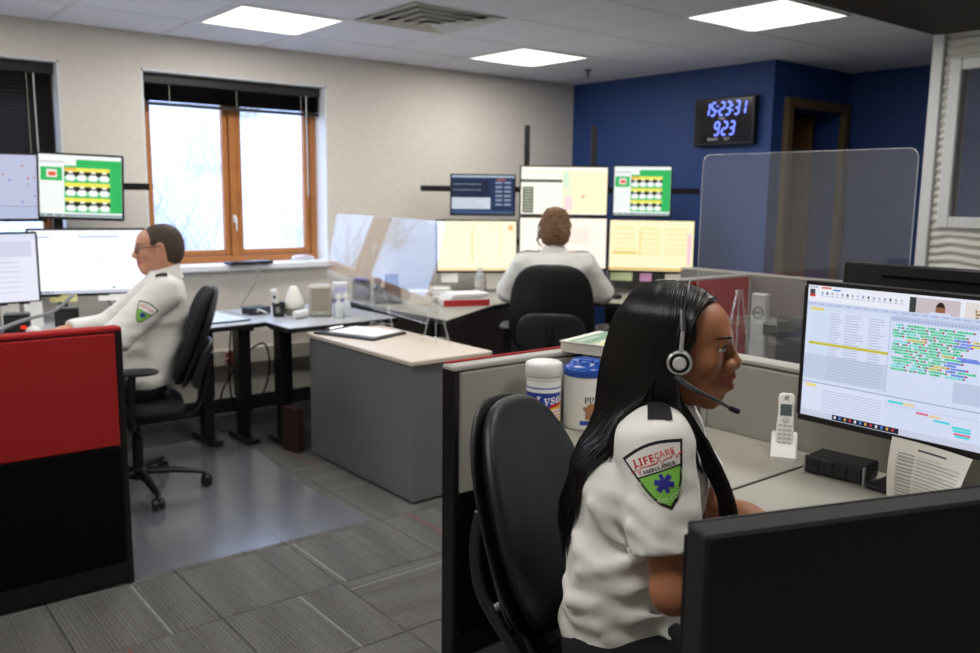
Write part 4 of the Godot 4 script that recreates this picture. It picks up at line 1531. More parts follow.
	frect(im, 0, 0.955, 1, 0.045, c8(206, 212, 232))
	frect(im, 0.17, 0.958, 0.33, 0.04, c8(28, 34, 52))
	for k in 12:
		frect(im, 0.18 + 0.026 * k, 0.966, 0.011, 0.022, [c8(226, 230, 240), c8(90, 140, 226), c8(226, 170, 70), c8(210, 60, 60)][k % 4])
	return im

# panel with its glowing face towards local +Z; root at the panel's centre
func monitor(label: String, centre: Vector3, yaw: float, tilt: float, w: float, h: float, face: Material, group := "", mount := "", base_y := 0.74, th := 0.035) -> Node3D:
	var t := thing("monitor", label, "monitor", centre, deg_to_rad(yaw), group)
	var b := Basis(Vector3.RIGHT, deg_to_rad(tilt))
	var hs := MB.new()
	hs.X = Transform3D(b, Vector3.ZERO)
	hs.prism(poly_round(w, h, 0.008, 3), -th, 0.0, 0.004)
	hs.box(Vector3(0, 0, -th - 0.012), Vector3(w * 0.6, h * 0.55, 0.03), 0.012)
	obj("housing", hs, mats["black_plastic"], t)
	var bz := MB.new()
	bz.X = Transform3D(b, Vector3.ZERO)
	var e := 0.011
	bz.box(Vector3(0, h / 2 - e / 2, 0.002), Vector3(w - 0.008, e, 0.005), 0.0015)
	bz.box(Vector3(0, -h / 2 + e * 0.75, 0.002), Vector3(w - 0.008, e * 1.5, 0.005), 0.0015)
	for s in [-1.0, 1.0]:
		bz.box(Vector3(s * (w / 2 - e / 2), 0, 0.002), Vector3(e, h - 0.03, 0.005), 0.0015)
	obj("bezel", bz, mats["black_plastic"], t)
	if face:
		var sc := MB.new()
		sc.X = Transform3D(b, Vector3.ZERO)
		var sw := w / 2 - e
		var y0 := -h / 2 + e * 1.5
		var y1 := h / 2 - e
		sc.face([Vector3(-sw, y0, 0.0018), Vector3(sw, y0, 0.0018), Vector3(sw, y1, 0.0018), Vector3(-sw, y1, 0.0018)], Vector3(0, 0, 1), [Vector2(0, 1), Vector2(1, 1), Vector2(1, 0), Vector2(0, 0)])
		obj("screen", sc, face, t)
		var l := AreaLight3D.new()
		l.area_size = Vector2(sw * 2, y1 - y0)
		l.light_energy = 0.025
		l.light_color = Color(0.9, 0.94, 1.0)
		l.area_range = 6.0
		l.shadow_enabled = true
		l.name = "screen_light"
		t.add_child(l)
		l.position = b * Vector3(0, 0, 0.006)
		l.basis = b
		l.rotate_object_local(Vector3.UP, PI)
	if mount == "stand":
		var sd := MB.new()
		var dy := base_y - centre.y
		var pt := -h * 0.3
		sd.box(Vector3(0, (dy + pt) / 2, -th - 0.03), Vector3(0.07, pt - dy, 0.022), 0.005)
		sd.box(Vector3(0, pt - 0.02, -th - 0.008), Vector3(0.07, 0.04, 0.03), 0.004)
		obj("stand_post", sd, mats["black_plastic"], t)
		obj("stand_base", bx(Vector3(0, dy + 0.008, -th - 0.055), Vector3(0.17, 0.014, 0.15), 0.005), mats["black_plastic"], t)
	elif mount == "arm":
		obj("mount_bracket", bx(Vector3(0, 0, -th - 0.045), Vector3(0.1, 0.1, 0.05), 0.004), mats["black_metal"], t)
	return t

func build_monitors() -> void:
	var roster := img_mat("screen_roster", screen_image("roster"), 0.4, 1.0)
	var far := "monitors of the corner desk array"
	monitor("small wide monitor with dark navy list, top row of the corner array", Vector3(3.933, 1.481, -4.988), -34.0, 0, 0.475, 0.30, img_mat("screen_dark", screen_image("dark_board"), 0.4, 1.0), far, "arm")
	monitor("wide monitor with cream map screen, top row of the corner array", Vector3(4.394, 1.515, -4.624), -39.0, 0, 0.645, 0.365, img_mat("screen_warm_map", screen_image("warm_map"), 0.4, 1.15), far, "arm")
	monitor("squarish monitor with green and yellow grid beside the blue wall", Vector3(4.835, 1.52, -4.27), -46.0, 0, 0.425, 0.375, roster, far, "arm")
	monitor("cream list monitor at the window-wall end of the corner array's bottom row", Vector3(3.868, 1.112, -4.969), -28.0, -2, 0.60, 0.385, img_mat("screen_warm_list", screen_image("warm_list"), 0.4, 1.12), far, "arm")
	monitor("pinkish cream monitor straight ahead of the seated person at the corner desk", Vector3(4.356, 1.14, -4.582), -39.0, -2, 0.645, 0.385, img_mat("screen_warm_pink", screen_image("warm_pink"), 0.4, 1.15), far, "arm")
	monitor("cream form monitor at the blue-wall end of the corner array's bottom row", Vector3(4.853, 1.128, -4.18), -50.0, -2, 0.62, 0.39, img_mat("screen_warm_form", screen_image("warm_form"), 0.4, 1.08), far, "arm")
	# frame of the corner array
	var fr := thing("display_rack", "black bar rack carrying the six monitors of the corner desk", "rack", Vector3(4.455, 0.78, -4.732), deg_to_rad(-38.8))
	obj("crossbar", bx(Vector3(0, 0.745, -0.01), Vector3(2.06, 0.042, 0.03), 0.003), mats["black_metal"], fr)
	obj("crossbar", bx(Vector3(0, 0.36, -0.01), Vector3(1.5, 0.042, 0.03), 0.003), mats["black_metal"], fr)
	for x in [-0.247, 0.247]:
		obj("post", bx(Vector3(x, 0.61, -0.045), Vector3(0.04, 1.21, 0.04), 0.003), mats["black_metal"], fr)
	var me := "monitors of the desk behind the red partition"
	monitor("wide white list monitor in front of the seated man with glasses", Vector3(1.306, 1.075, -5.28), -16.0, 0, 0.62, 0.385, img_mat("screen_list_white", screen_image("list_white"), 0.4, 1.1), me, "arm")
	var g := monitor("squarish monitor with green and yellow grid between the two windows", Vector3(1.293, 1.498, -5.30), -20.0, 0, 0.445, 0.37, roster, me, "arm")
	g.rotation.z = deg_to_rad(-1.8)
	monitor("monitor with pale lavender map against the dark blind", Vector3(0.90, 1.492, -5.40), -4.0, 0, 0.45, 0.375, img_mat("screen_map_pale", screen_image("map_pale"), 0.4, 0.85), me, "arm")
	monitor("monitor with pale blue status list below the lavender map", Vector3(0.74, 1.06, -5.20), 6.0, 0, 0.60, 0.39, img_mat("screen_list_cool", screen_image("list_cool"), 0.4, 0.95), me, "arm")
	var f2 := thing("display_rack", "black bar rack carrying the monitors behind the red partition", "rack", Vector3(1.02, 0.74, -5.44), deg_to_rad(-10.0))
	obj("crossbar", bx(Vector3(-0.085, 0.765, 0.015), Vector3(1.50, 0.04, 0.03), 0.003), mats["black_metal"], f2)
	obj("crossbar", bx(Vector3(-0.1, 0.335, 0.03), Vector3(1.2, 0.04, 0.03), 0.003), mats["black_metal"], f2)
	obj("post", bx(Vector3(-0.3, 0.45, -0.02), Vector3(0.05, 0.9, 0.04), 0.003), mats["black_metal"], f2)
	obj("post", bx(Vector3(0.17, 0.45, -0.02), Vector3(0.05, 0.9, 0.04), 0.003), mats["black_metal"], f2)
	# the woman's monitor
	monitor("large monitor with blue-white schedule and coloured bars beside cordless phone", Vector3(2.095, 1.078, -0.985), -90.0, 0, 0.56, 0.378, img_mat("screen_schedule", schedule_image(), 0.35, 0.92), "", "stand", 0.74)
	# dark monitor seen from behind in the foreground
	var k := monitor("dark monitor seen from behind on the desk between camera and woman", Vector3(1.05, 0.932, -0.512), 160.0, 0, 0.56, 0.345, null, "", "stand", 0.74)
	for c in k.get_children():
		if c.name == "housing":
			k.remove_child(c)
			c.queue_free()
	var bk := MB.new()
	bk.prism(poly_round(0.56, 0.345, 0.006, 3), -0.045, 0.0, 0.004)
	obj("housing", bk, mats["black_matte"], k)
	# neighbour monitor above the partition, back turned
	var nb := monitor("dark monitor back with a long slot showing over the large schedule monitor", Vector3(2.44, 1.10, -0.965), 90.0, 0, 0.74, 0.40, null, "", "stand", 0.74)
	obj("vent_slot", bx(Vector3(-0.03, 0.166, -0.036), Vector3(0.56, 0.008, 0.004)), mats["black_panel"], nb)
	# stand with round emblem and bracket
	var ds := thing("monitor_stand", "silver monitor stand with a round emblem behind the partition", "monitor stand", Vector3(2.76, 0.74, -1.842), deg_to_rad(-90.0))
	obj("column", bx(Vector3(0, 0.20, 0), Vector3(0.068, 0.392, 0.03), 0.006), mats["silver_plastic"], ds)
	obj("foot", bx(Vector3(0, 0.008, -0.02), Vector3(0.2, 0.014, 0.14), 0.005), mats["silver_plastic"], ds)
	var rg := MB.new()
	var pr := []
	for i in 25:
		var a := TAU * i / 24
		pr.append(Vector3(cos(a) * 0.021, 0.325 + sin(a) * 0.021, 0.0155))
	rg.tube(pr, 0.0018, 5, false)
	obj("emblem_ring", rg, mat("emblem_grey", c8(70, 72, 76), 0.4), ds)
	lettering("emblem_text", "DELL", 0.0085, mats["emblem_grey"], ds, Transform3D(Basis.IDENTITY, Vector3(0, 0.325, 0.0155)), null, true)
	obj("bracket", bx(Vector3(0.062, 0.27, 0), Vector3(0.07, 0.045, 0.05), 0.005), mats["black_plastic"], ds)
	var side := MB.new()
	side.box(Vector3(0.165, 0.165, -0.02), Vector3(0.15, 0.32, 0.12), 0.01)  # plain dark box to the right of the bracket
	obj("dark_box", side, mats["black_matte"], ds)

# ---------------------------------------------------------------- small things
func tint_box(called: String, label: String, cat: String, at: Vector3, s: Vector3, m: Material, turn := 0.0, b := 0.006, group := "") -> MeshInstance3D:
	var o := obj(called, bx(Vector3(0, s.y / 2, 0), s, b), m, null, Transform3D(Basis(Vector3.UP, deg_to_rad(turn)), at))
	meta(o, label, cat, group)
	return o

func seven(mb: MB, ch: String, o: Vector2, w: float, h: float) -> void:
	var on: String = {"0": "abcdef", "1": "bc", "2": "abged", "3": "abgcd", "5": "afgcd", "9": "abcdfg"}.get(ch, "")
	var t := h * 0.13
	var segs := {"a": [0, 1, 1, 1], "b": [1, 1, 1, 0.5], "c": [1, 0.5, 1, 0], "d": [0, 0, 1, 0], "e": [0, 0.5, 0, 0], "f": [0, 1, 0, 0.5], "g": [0, 0.5, 1, 0.5]}
	for s in on:
		var q: Array = segs[s]
		var a := Vector2(q[0] * w + q[1] * h * 0.14, q[1] * h) + o
		var b := Vector2(q[2] * w + q[3] * h * 0.14, q[3] * h) + o
		var d := (b - a).normalized()
		a += d * t * 0.35
		b -= d * t * 0.35
		var nn := Vector2(-d.y, d.x) * t / 2
		var pts := []
		for p in [a - nn, b - nn, b + nn, a + nn]:
			pts.append(Vector3(p.x, p.y, 0))
		mb.face(pts, Vector3(0, 0, 1))

func canister_label(key: String, kind: int) -> Image:
	var im := Image.create(256, 160, false, Image.FORMAT_RGB8)
	im.fill(c8(244, 244, 242))
	if kind == 0:
		for y in 160:
			for x in 256:
				var u := x / 256.0
				var v := y / 160.0
				var sl := 0.50 - 0.16 * (u - 0.3)
				var c := c8(244, 244, 242)
				if v > 0.10 and v < 0.13:
					c = c8(60, 90, 170)
				elif v > 0.2 and v < sl + 0.12 * (1.0 - u) and u < 0.62 + 0.5 * (sl - v):
					c = c8(34, 60, 160)
				elif v > 0.2 and v < sl - 0.02:
					c = c8(40, 70, 168) if u < 0.9 else c8(228, 232, 240)
				elif v > sl - 0.02 and v < sl + 0.05 and u > 0.35:
					c = c8(206, 28, 34)
				elif v > sl + 0.08 and v < 0.74 and u > 0.42:
					c = c8(246, 236, 232)
					if int(y / 5) % 2 == 0 and int(x * 7 + y * 3) % 5 < 3 and u < 0.92:
						c = c8(214, 90, 74)
				elif v > 0.46:
					c = c8(246, 220, 40)
					if v > 0.82 and int(y / 4) % 2 == 0 and (x * 5 + y) % 7 < 4 and u > 0.4:
						c = c8(206, 178, 30)
				if v > 0.95:
					c = c8(244, 244, 242)
				im.set_pixel(x, y, c)
	else:
		for y in 160:
			for x in 256:
				var u := x / 256.0
				var v := y / 160.0
				var c := c8(240, 239, 234)
				if v > 0.84 and v < 0.93 and u > 0.42:
					c = c8(36, 72, 168)
				elif v > 0.62 and v < 0.76 and u > 0.72 and u < 0.95 and (x * 3 + y) % 4 < 2:
					c = c8(150, 160, 196)
				im.set_pixel(x, y, c)
	return im

# wraps local flat text or patch (x along the rim, y up) on a cylinder of radius r, facing local +Z
func can_wrap(r: float, y0: float, lift: float) -> Callable:
	return func(p: Vector3) -> Vector3:
		var a := p.x / r
		var q := r + lift + p.z
		return Vector3(sin(a) * q, y0 + p.y, cos(a) * q)

func wrapped_sheet(r: float, y0: float, y1: float, a0: float, a1: float) -> MB:
	var mb := MB.new()
	var pts := []
	for i in 25:
		var a := lerpf(a0, a1, i / 24.0)
		pts.append([Vector3(sin(a) * r, y1, cos(a) * r), Vector3(sin(a) * r, y0, cos(a) * r)])
	mb.sheet(pts, false, true)
	return mb

func build_canisters() -> void:
	var t := thing("wipe_canister", "tall white canister with blue and yellow label and white cap", "canister", Vector3(1.80, 0.74, -1.965), deg_to_rad(-42.0))
	var b := MB.new()
	b.lathe([Vector2(0, 0.0), Vector2(0.050, 0.0), Vector2(0.054, 0.004), Vector2(0.054, 0.176), Vector2(0.056, 0.178), Vector2(0.056, 0.184), Vector2(0.052, 0.186), Vector2(0, 0.186)], 36)
	obj("body", b, mats["white_plastic"], t)
	var cp := MB.new()
	cp.lathe([Vector2(0.0565, 0.187), Vector2(0.0585, 0.190), Vector2(0.0585, 0.218), Vector2(0.056, 0.226), Vector2(0.046, 0.231), Vector2(0.02, 0.232), Vector2(0, 0.232)], 36, Vector3.ZERO, false)
	obj("cap", cp, mats["white_plastic"], t)
	obj("wrap_label", wrapped_sheet(0.0545, 0.008, 0.172, -1.75, 1.75), img_mat("label_yellow", canister_label("a", 0), 0.3), t)
	var slant := Basis(Vector3.BACK, 0.10)
	var wr := can_wrap(0.0545, 0.116, 0.0004)
	lettering("brand_lettering", "Lysol", 0.027, mat("ink_white", c8(250, 250, 250), 0.4), t, Transform3D.IDENTITY, func(p: Vector3) -> Vector3:
		var q := slant * Vector3(p.x + p.y * 0.22, p.y, p.z)
		return wr.call(q + Vector3(0.026, 0, 0)), true, 0.0006, true)
	var t2 := thing("wipe_canister", "wide white canister with a blue lid and hand picture", "canister", Vector3(1.965, 0.74, -1.945), deg_to_rad(-44.0))
	var b2 := MB.new()
	b2.lathe([Vector2(0, 0.0), Vector2(0.064, 0.0), Vector2(0.068, 0.004), Vector2(0.068, 0.170), Vector2(0.065, 0.176), Vector2(0, 0.176)], 36)
	obj("body", b2, mats["white_plastic"], t2)
	var lid := MB.new()
	lid.lathe([Vector2(0.069, 0.172), Vector2(0.072, 0.176), Vector2(0.072, 0.192), Vector2(0.068, 0.201), Vector2(0.056, 0.206), Vector2(0.052, 0.208), Vector2(0.050, 0.216), Vector2(0.044, 0.221), Vector2(0, 0.222)], 36, Vector3.ZERO, false)
	obj("lid", lid, mat("lid_blue", c8(28, 78, 172), 0.25), t2)
	obj("lid_flap", bx(Vector3(0, 0.221, 0.012), Vector3(0.05, 0.006, 0.06), 0.002), mats["lid_blue"], t2)
	obj("wrap_label", wrapped_sheet(0.0684, 0.008, 0.168, -1.6, 1.6), img_mat("label_white", canister_label("b", 1), 0.35), t2)
	var wr2 := can_wrap(0.0684, 0.105, 0.0005)
	lettering("brand_lettering", "PDI Sani", 0.0165, mat("ink_black", c8(30, 28, 30), 0.5), t2, Transform3D.IDENTITY, func(p: Vector3) -> Vector3: return wr2.call(Vector3(p.x + 0.045, p.y + 0.12 * p.x, p.z)), true, 0.0006, true)
	# printed hand
	var hp := MB.new()
	var hand := PackedVector2Array([Vector2(-0.012, -0.03), Vector2(0.006, -0.032), Vector2(0.014, -0.014), Vector2(0.024, 0.006), Vector2(0.027, 0.018), Vector2(0.021, 0.017), Vector2(0.017, 0.026), Vector2(0.010, 0.020), Vector2(0.006, 0.027), Vector2(0.0, 0.018), Vector2(-0.006, 0.020), Vector2(-0.008, 0.010), Vector2(-0.018, 0.012), Vector2(-0.02, 0.002), Vector2(-0.012, -0.004)])
	var w3 := can_wrap(0.0684, 0.068, 0.0007)
	var rays := []
	for p in hand:
		var col := []
		for k in 7:
			col.append(w3.call(Vector3(p.x * k / 6.0 + 0.012, p.y * k / 6.0, 0)))
		rays.append(col)
	hp.sheet(rays, true, false)
	for i in hp.n.size():
		hp.n[i] = Vector3(hp.v[i].x, 0, hp.v[i].z).normalized()
	hp.rewind()
	obj("hand_picture", hp, mat("hand_print", c8(176, 122, 88), 0.5), t2)

func build_items() -> void:
	build_canisters()
	# directory lying on the corner of the partitions
	var d := thing("directory", "thick cream directory with green and yellow cover on the partition corner", "book", Vector3(2.14, 0.9625, -2.02), deg_to_rad(16.0))
	var pg := MB.new()
	for k in 6:
		pg.box(Vector3(0.0015 * (k % 2), 0.004 + 0.0055 * k, 0.001 * (k % 3)), Vector3(0.272, 0.005, 0.212), 0.0015)
	obj("page_block", pg, mat("page_cream", c8(226, 219, 200), 0.85), d)
	obj("cover", bx(Vector3(0, 0.0365, 0), Vector3(0.278, 0.004, 0.216), 0.001), mat("cover_grey", c8(206, 208, 196), 0.6), d)
	var cv := Image.create(96, 72, false, Image.FORMAT_RGB8)
	cv.fill(c8(232, 232, 222))
	frect(cv, 0.0, 0.12, 1.0, 0.42, c8(122, 156, 128))
	for k in 16:
		frect(cv, fmod(k * 0.37, 0.85), 0.56 + 0.02 * (k % 8), 0.22, 0.06, c8(238, 214, 60) if k % 3 else c8(150, 176, 90))
	frect(cv, 0.05, 0.2, 0.6, 0.1, c8(190, 204, 184))
	var cs := MB.new()
	cs.face([Vector3(-0.132, 0.0392, 0.1), Vector3(0.132, 0.0392, 0.1), Vector3(0.132, 0.0392, -0.1), Vector3(-0.132, 0.0392, -0.1)], Vector3.UP, [Vector2(0, 1), Vector2(1, 1), Vector2(1, 0), Vector2(0, 0)])
	obj("cover_print", cs, img_mat("directory_cover", cv, 0.5), d)
	# cordless phone
	var ph := thing("cordless_phone", "white cordless phone standing in its charging cradle on the grey desk", "phone", Vector3(2.195, 0.74, -1.36), deg_to_rad(-58.0))
	var cr := MB.new()
	cr.X = Transform3D(Basis(Vector3(0, 0, 1), Vector3(1, 0, 0), Vector3(0, 1, 0)).transposed().orthonormalized(), Vector3.ZERO)
	cr.X = Transform3D(Basis(Vector3.UP, -PI / 2), Vector3(0.036, 0, 0))
	cr.prism(PackedVector2Array([Vector2(0.055, 0.0), Vector2(0.055, 0.012), Vector2(0.015, 0.032), Vector2(-0.025, 0.058), Vector2(-0.05, 0.062), Vector2(-0.05, 0.0)]), 0.0, 0.072, 0.004)
	obj("cradle", cr, mats["white_plastic"], ph)
	var hb := Basis(Vector3.RIGHT, deg_to_rad(-20.0))
	var ho := Vector3(0, 0.020, 0.012)
	var hs := MB.new()
	hs.X = Transform3D(hb, ho)
	var prof := PackedVector2Array()
	for q in [Vector2(0.021, 0.0), Vector2(0.024, 0.01), Vector2(0.024, 0.075), Vector2(0.0215, 0.115), Vector2(0.0235, 0.155), Vector2(0.020, 0.165), Vector2(0.012, 0.169)]:
		prof.append(q)
	for k in range(6, -1, -1):
		prof.append(Vector2(-prof[k].x, prof[k].y))
	hs.prism(prof, -0.022, 0.0, 0.004)
	obj("handset", hs, mats["white_plastic"], ph)
	var lcd := MB.new()
	lcd.X = Transform3D(hb, ho)
	lcd.box(Vector3(0, 0.118, 0.0008), Vector3(0.032, 0.034, 0.003), 0.001)
	obj("display", lcd, mat("lcd_grey", c8(78, 92, 92), 0.25), ph)
	var kp := mat("key_grey", c8(196, 196, 194), 0.5)
	for r in 5:
		for c in 3:
			var kb := MB.new()
			kb.X = Transform3D(hb, ho)
			kb.box(Vector3(-0.013 + 0.013 * c, 0.024 + 0.0125 * r, 0.0008), Vector3(0.010, 0.007, 0.003), 0.001)
			obj("key", kb, kp, ph)
	var nav := MB.new()
	nav.X = Transform3D(hb, ho) * Transform3D(Basis(Vector3.RIGHT, PI / 2), Vector3(0, 0.091, 0.0005))
	nav.lathe([Vector2(0.009, 0.0), Vector2(0.009, 0.002), Vector2(0.007, 0.003), Vector2(0, 0.003)], 16)
	obj("navigation_pad", nav, kp, ph)
	var sl := MB.new()
	sl.X = Transform3D(hb, ho)
	for k in 4:
		sl.box(Vector3(0, 0.148 + 0.0035 * k, 0.0002), Vector3(0.012, 0.0014, 0.0012))
	obj("earpiece", sl, mat("slot_dark", c8(60, 60, 62), 0.6), ph)
	# outlet box
	var ob := thing("outlet_box", "black outlet box with silver corners on the desk under the monitor", "power outlet", Vector3(2.165, 0.74, -1.165), deg_to_rad(-84.0))
	obj("body", bx(Vector3(0, 0.026, 0), Vector3(0.160, 0.048, 0.1), 0.005), mats["black_plastic"], ob)
	for s in [-1.0, 1.0]:
		obj("corner_strip", bx(Vector3(s * 0.0800, 0.026, 0.047), Vector3(0.005, 0.050, 0.012), 0.002), mats["silver_plastic"], ob)
	for k in 4:
		var so := obj("socket", bx(Vector3(-0.056 + 0.0375 * k, 0.026, 0.0505), Vector3(0.031, 0.034, 0.004), 0.001), mat("socket_dark", c8(26, 26, 28), 0.5), ob)
		for s in [-1.0, 1.0]:
			obj("slot", bx(Vector3(-0.056 + 0.0375 * k + s * 0.005, 0.029, 0.0526), Vector3(0.002, 0.009, 0.001)), mats["black_panel"], so)
	# printed sheet hanging from the monitor's lower edge
	var im := Image.create(128, 128, false, Image.FORMAT_RGB8)
	im.fill(c8(232, 230, 222))
	frect(im, 0.36, 0.10, 0.36, 0.025, c8(60, 60, 60))
	for r in 14:
		frect(im, 0.12, 0.20 + 0.052 * r, 0.22, 0.016, c8(136, 136, 134))
		frect(im, 0.38, 0.20 + 0.052 * r, 0.3 + 0.1 * (r % 3), 0.012, c8(160, 160, 156))
		frect(im, 0.1, 0.235 + 0.052 * r, 0.84, 0.006, c8(140, 140, 138))
	var ps := []
	for i in 13:
		var col := []
		for j in 9:
			var u := i / 12.0
			var v := j / 8.0
			col.append(Vector3(-0.012 * sin(v * PI) - 0.05 * pow(u, 2.5) * v, -0.17 * v - 0.012 * u * u * (1.0 - v), 0.19 * u - 0.02 * u * v))
		ps.append(col)
	var pm := MB.new()
	pm.sheet(ps, false, true)
	var po := obj("printed_sheet", pm, img_mat("form_print", im, 0.9), null, Transform3D(Basis.IDENTITY, Vector3(2.083, 0.902, -0.995)))
	meta(po, "curling printed sheet hanging from the large monitor's lower edge", "paper")
	# digital wall clock
	var ck := thing("wall_clock", "black digital wall clock with glowing blue digits on the blue wall", "clock", Vector3(BX - 0.002, 1.86, -3.965), deg_to_rad(-90.0))
	obj("case", bx(Vector3(0, 0.17, 0.03), Vector3(0.52, 0.34, 0.06), 0.006), mats["black_plastic"], ck)
	obj("face", bx(Vector3(0, 0.17, 0.0605), Vector3(0.49, 0.31, 0.002)), mat("clock_face", c8(14, 12, 26), 0.15), ck)
	var dm := glow("digit_blue", Color(0.42, 0.5, 1.0), 2.6)
	var x := -0.165
	for ch in "15:23:31":
		var mb := MB.new()
		if ch == ":":
			for y in [0.245, 0.28]:
				mb.box(Vector3(x + 0.004, y, 0.0625), Vector3(0.012, 0.012, 0.001))
			obj("digit_colon", mb, dm, ck)
			x += 0.022
		else:
			mb.X = Transform3D(Basis.IDENTITY, Vector3(0, 0, 0.0626))
			seven(mb, ch, Vector2(x, 0.215), 0.034, 0.09)
			obj("digit_segments", mb, dm, ck)
			x += 0.054
	x = -0.075
	for ch in "9 23":
		if ch != " ":
			var mb := MB.new()
			mb.X = Transform3D(Basis.IDENTITY, Vector3(0, 0, 0.0626))
			seven(mb, ch, Vector2(x, 0.075), 0.038, 0.09)
			obj("digit_segments", mb, dm, ck)
			x += 0.062
		else:
			x += 0.006
	var lw := mat("label_grey", c8(196, 196, 204), 0.6)
	lettering("caption", "TIME", 0.018, lw, ck, Transform3D(Basis.IDENTITY, Vector3(-0.01, 0.19, 0.062)), null, true)
	lettering("caption", "MONTH", 0.018, lw, ck, Transform3D(Basis.IDENTITY, Vector3(-0.085, 0.045, 0.062)), null, true)
	lettering("caption", "DAY", 0.018, lw, ck, Transform3D(Basis.IDENTITY, Vector3(0.04, 0.045, 0.062)), null, true)
	build_window_desk_items()
	build_station_items()

func build_window_desk_items() -> void:
	var y := 0.74
	# flat device on the sill with its cable
	var rt := thing("flat_device", "thin black flat device lying on the window sill", "device", Vector3(2.37, 1.0055, -5.53), deg_to_rad(3.0))
	obj("body", bx(Vector3(0, 0.011, 0), Vector3(0.30, 0.02, 0.12), 0.005), mats["black_plastic"], rt)
	obj("label_plate", bx(Vector3(0.03, 0.0215, 0.02), Vector3(0.05, 0.001, 0.02)), mats["silver_plastic"], rt)
	var cb := MB.new()
	cb.tube(spline([Vector3(2.40, 1.012, -5.468), Vector3(2.40, 0.99, -5.43), Vector3(2.36, 0.90, -5.40), Vector3(2.26, 0.80, -5.34), Vector3(2.19, 0.746, -5.27)], 20), 0.0032, 6)
	meta(obj("thin_cable", cb, mat("cable_grey", c8(120, 118, 114), 0.6)), "thin grey cable hanging from the window sill to the desk", "cable")
	var bag := MB.new()
	bag.ball(Vector3(0, 0.022, 0), Vector3(0.09, 0.022, 0.05), 14, 8)
	var bo := obj("clear_bag", bag, glass("film", Color(0.9, 0.93, 0.96), 0.35, 0.2), null, Transform3D(Basis.IDENTITY, Vector3(2.80, 1.0055, -5.60)))
	meta(bo, "crumpled clear plastic bag at the right end of the window sill", "bag")
	# drawing board sheet on the man's desk
	var dr := thing("desk_blotter", "pale blue printed sheet on a dark mat at the desk end", "desk mat", Vector3(1.86, y + 0.0005, -4.98), deg_to_rad(4.0))
	obj("mat", bx(Vector3(0, 0.004, 0), Vector3(0.34, 0.008, 0.46), 0.002), mat("blotter_dark", c8(42, 50, 60), 0.6), dr)
	var bi := Image.create(96, 128, false, Image.FORMAT_RGB8)
	bi.fill(c8(206, 214, 222))
	for k in 40:
		frect(bi, 0.05 + 0.3 * (k % 3), 0.04 + 0.07 * int(k / 3.0), 0.22, 0.02, c8(150, 164, 184) if k % 4 else c8(120, 134, 160))
	var bs := MB.new()
	bs.face([Vector3(-0.16, 0.0086, 0.215), Vector3(0.16, 0.0086, 0.215), Vector3(0.16, 0.0086, -0.215), Vector3(-0.16, 0.0086, -0.215)], Vector3.UP, [Vector2(0, 1), Vector2(1, 1), Vector2(1, 0), Vector2(0, 0)])
	obj("printed_sheet", bs, img_mat("blotter_print", bi, 0.6), dr)
	# small network box
	var nb := thing("network_box", "small dark network box on the desk behind the pen cup", "device", Vector3(2.19, y, -5.02), deg_to_rad(6.0))
	obj("body", bx(Vector3(0, 0.024, 0), Vector3(0.14, 0.044, 0.11), 0.005), mats["black_plastic"], nb)
	obj("front_panel", bx(Vector3(0, 0.024, 0.056), Vector3(0.12, 0.03, 0.003), 0.001), mat("panel_slate", c8(60, 66, 76), 0.4), nb)
	var wc := MB.new()
	wc.tube(spline([Vector3(2.17, 0.76, -4.955), Vector3(2.16, 0.78, -4.92), Vector3(2.19, 0.765, -4.90), Vector3(2.22, 0.748, -4.92)], 14), 0.006, 6)
	meta(obj("white_plug_cable", wc, mats["white_plastic"]), "short curled white cable in front of the network box", "cable")
	# cup with handset and pens
	var cu := thing("pen_cup", "black pen cup on the window desk", "cup", Vector3(2.255, y, -4.84))
	var c := MB.new()
	c.lathe([Vector2(0, 0.003), Vector2(0.0, 0.0), Vector2(0.034, 0.0), Vector2(0.040, 0.085), Vector2(0.036, 0.085), Vector2(0.031, 0.006), Vector2(0, 0.006)], 20)
	obj("cup", c, mats["black_plastic"], cu)
	obj("badge", bx(Vector3(-0.02, 0.045, 0.034), Vector3(0.03, 0.035, 0.004), 0.001), mat("badge_grey", c8(120, 124, 120), 0.6), cu)
	var hs := thing("handset", "white telephone handset standing in the black pen cup", "phone handset", Vector3(2.25, y + 0.012, -4.85))
	var h := MB.new()
	h.X = Transform3D(rot(-6, -35, 8), Vector3.ZERO)
	h.box(Vector3(0, 0.08, 0), Vector3(0.036, 0.15, 0.022), 0.009)
	h.box(Vector3(0, 0.14, 0.004), Vector3(0.044, 0.03, 0.024), 0.009)
	obj("shell", h, mats["white_plastic"], hs)
	var hb := MB.new()
	hb.X = h.X
	hb.box(Vector3(0, 0.105, 0.0115), Vector3(0.016, 0.02, 0.002))
	obj("button", hb, mats["slot_dark"], hs)
	# cone diffuser
	var df := thing("aroma_diffuser", "white cone-shaped diffuser on a dark base on the window desk", "diffuser", Vector3(2.365, y, -4.86))
	var l := MB.new()
	l.lathe([Vector2(0.062, 0.045), Vector2(0.064, 0.056), Vector2(0.057, 0.085), Vector2(0.039, 0.13), Vector2(0.025, 0.165), Vector2(0.017, 0.176), Vector2(0, 0.178)], 28, Vector3.ZERO, false)
	obj("cone", l, mat("diffuser_white", c8(232, 230, 220), 0.5), df)
	var lb := MB.new()
	lb.lathe([Vector2(0, 0.0), Vector2(0.05, 0.0), Vector2(0.060, 0.02), Vector2(0.064, 0.044), Vector2(0.0, 0.044)], 28)
	obj("base", lb, mat("diffuser_base", c8(140, 138, 122), 0.5), df)
	# white rolled tissue
	var ro := MB.new()
	ro.tube([Vector3(-0.06, 0.026, 0), Vector3(-0.05, 0.026, 0), Vector3(0.05, 0.026, 0), Vector3(0.06, 0.026, 0)], [0.018, 0.026, 0.026, 0.018], 14)
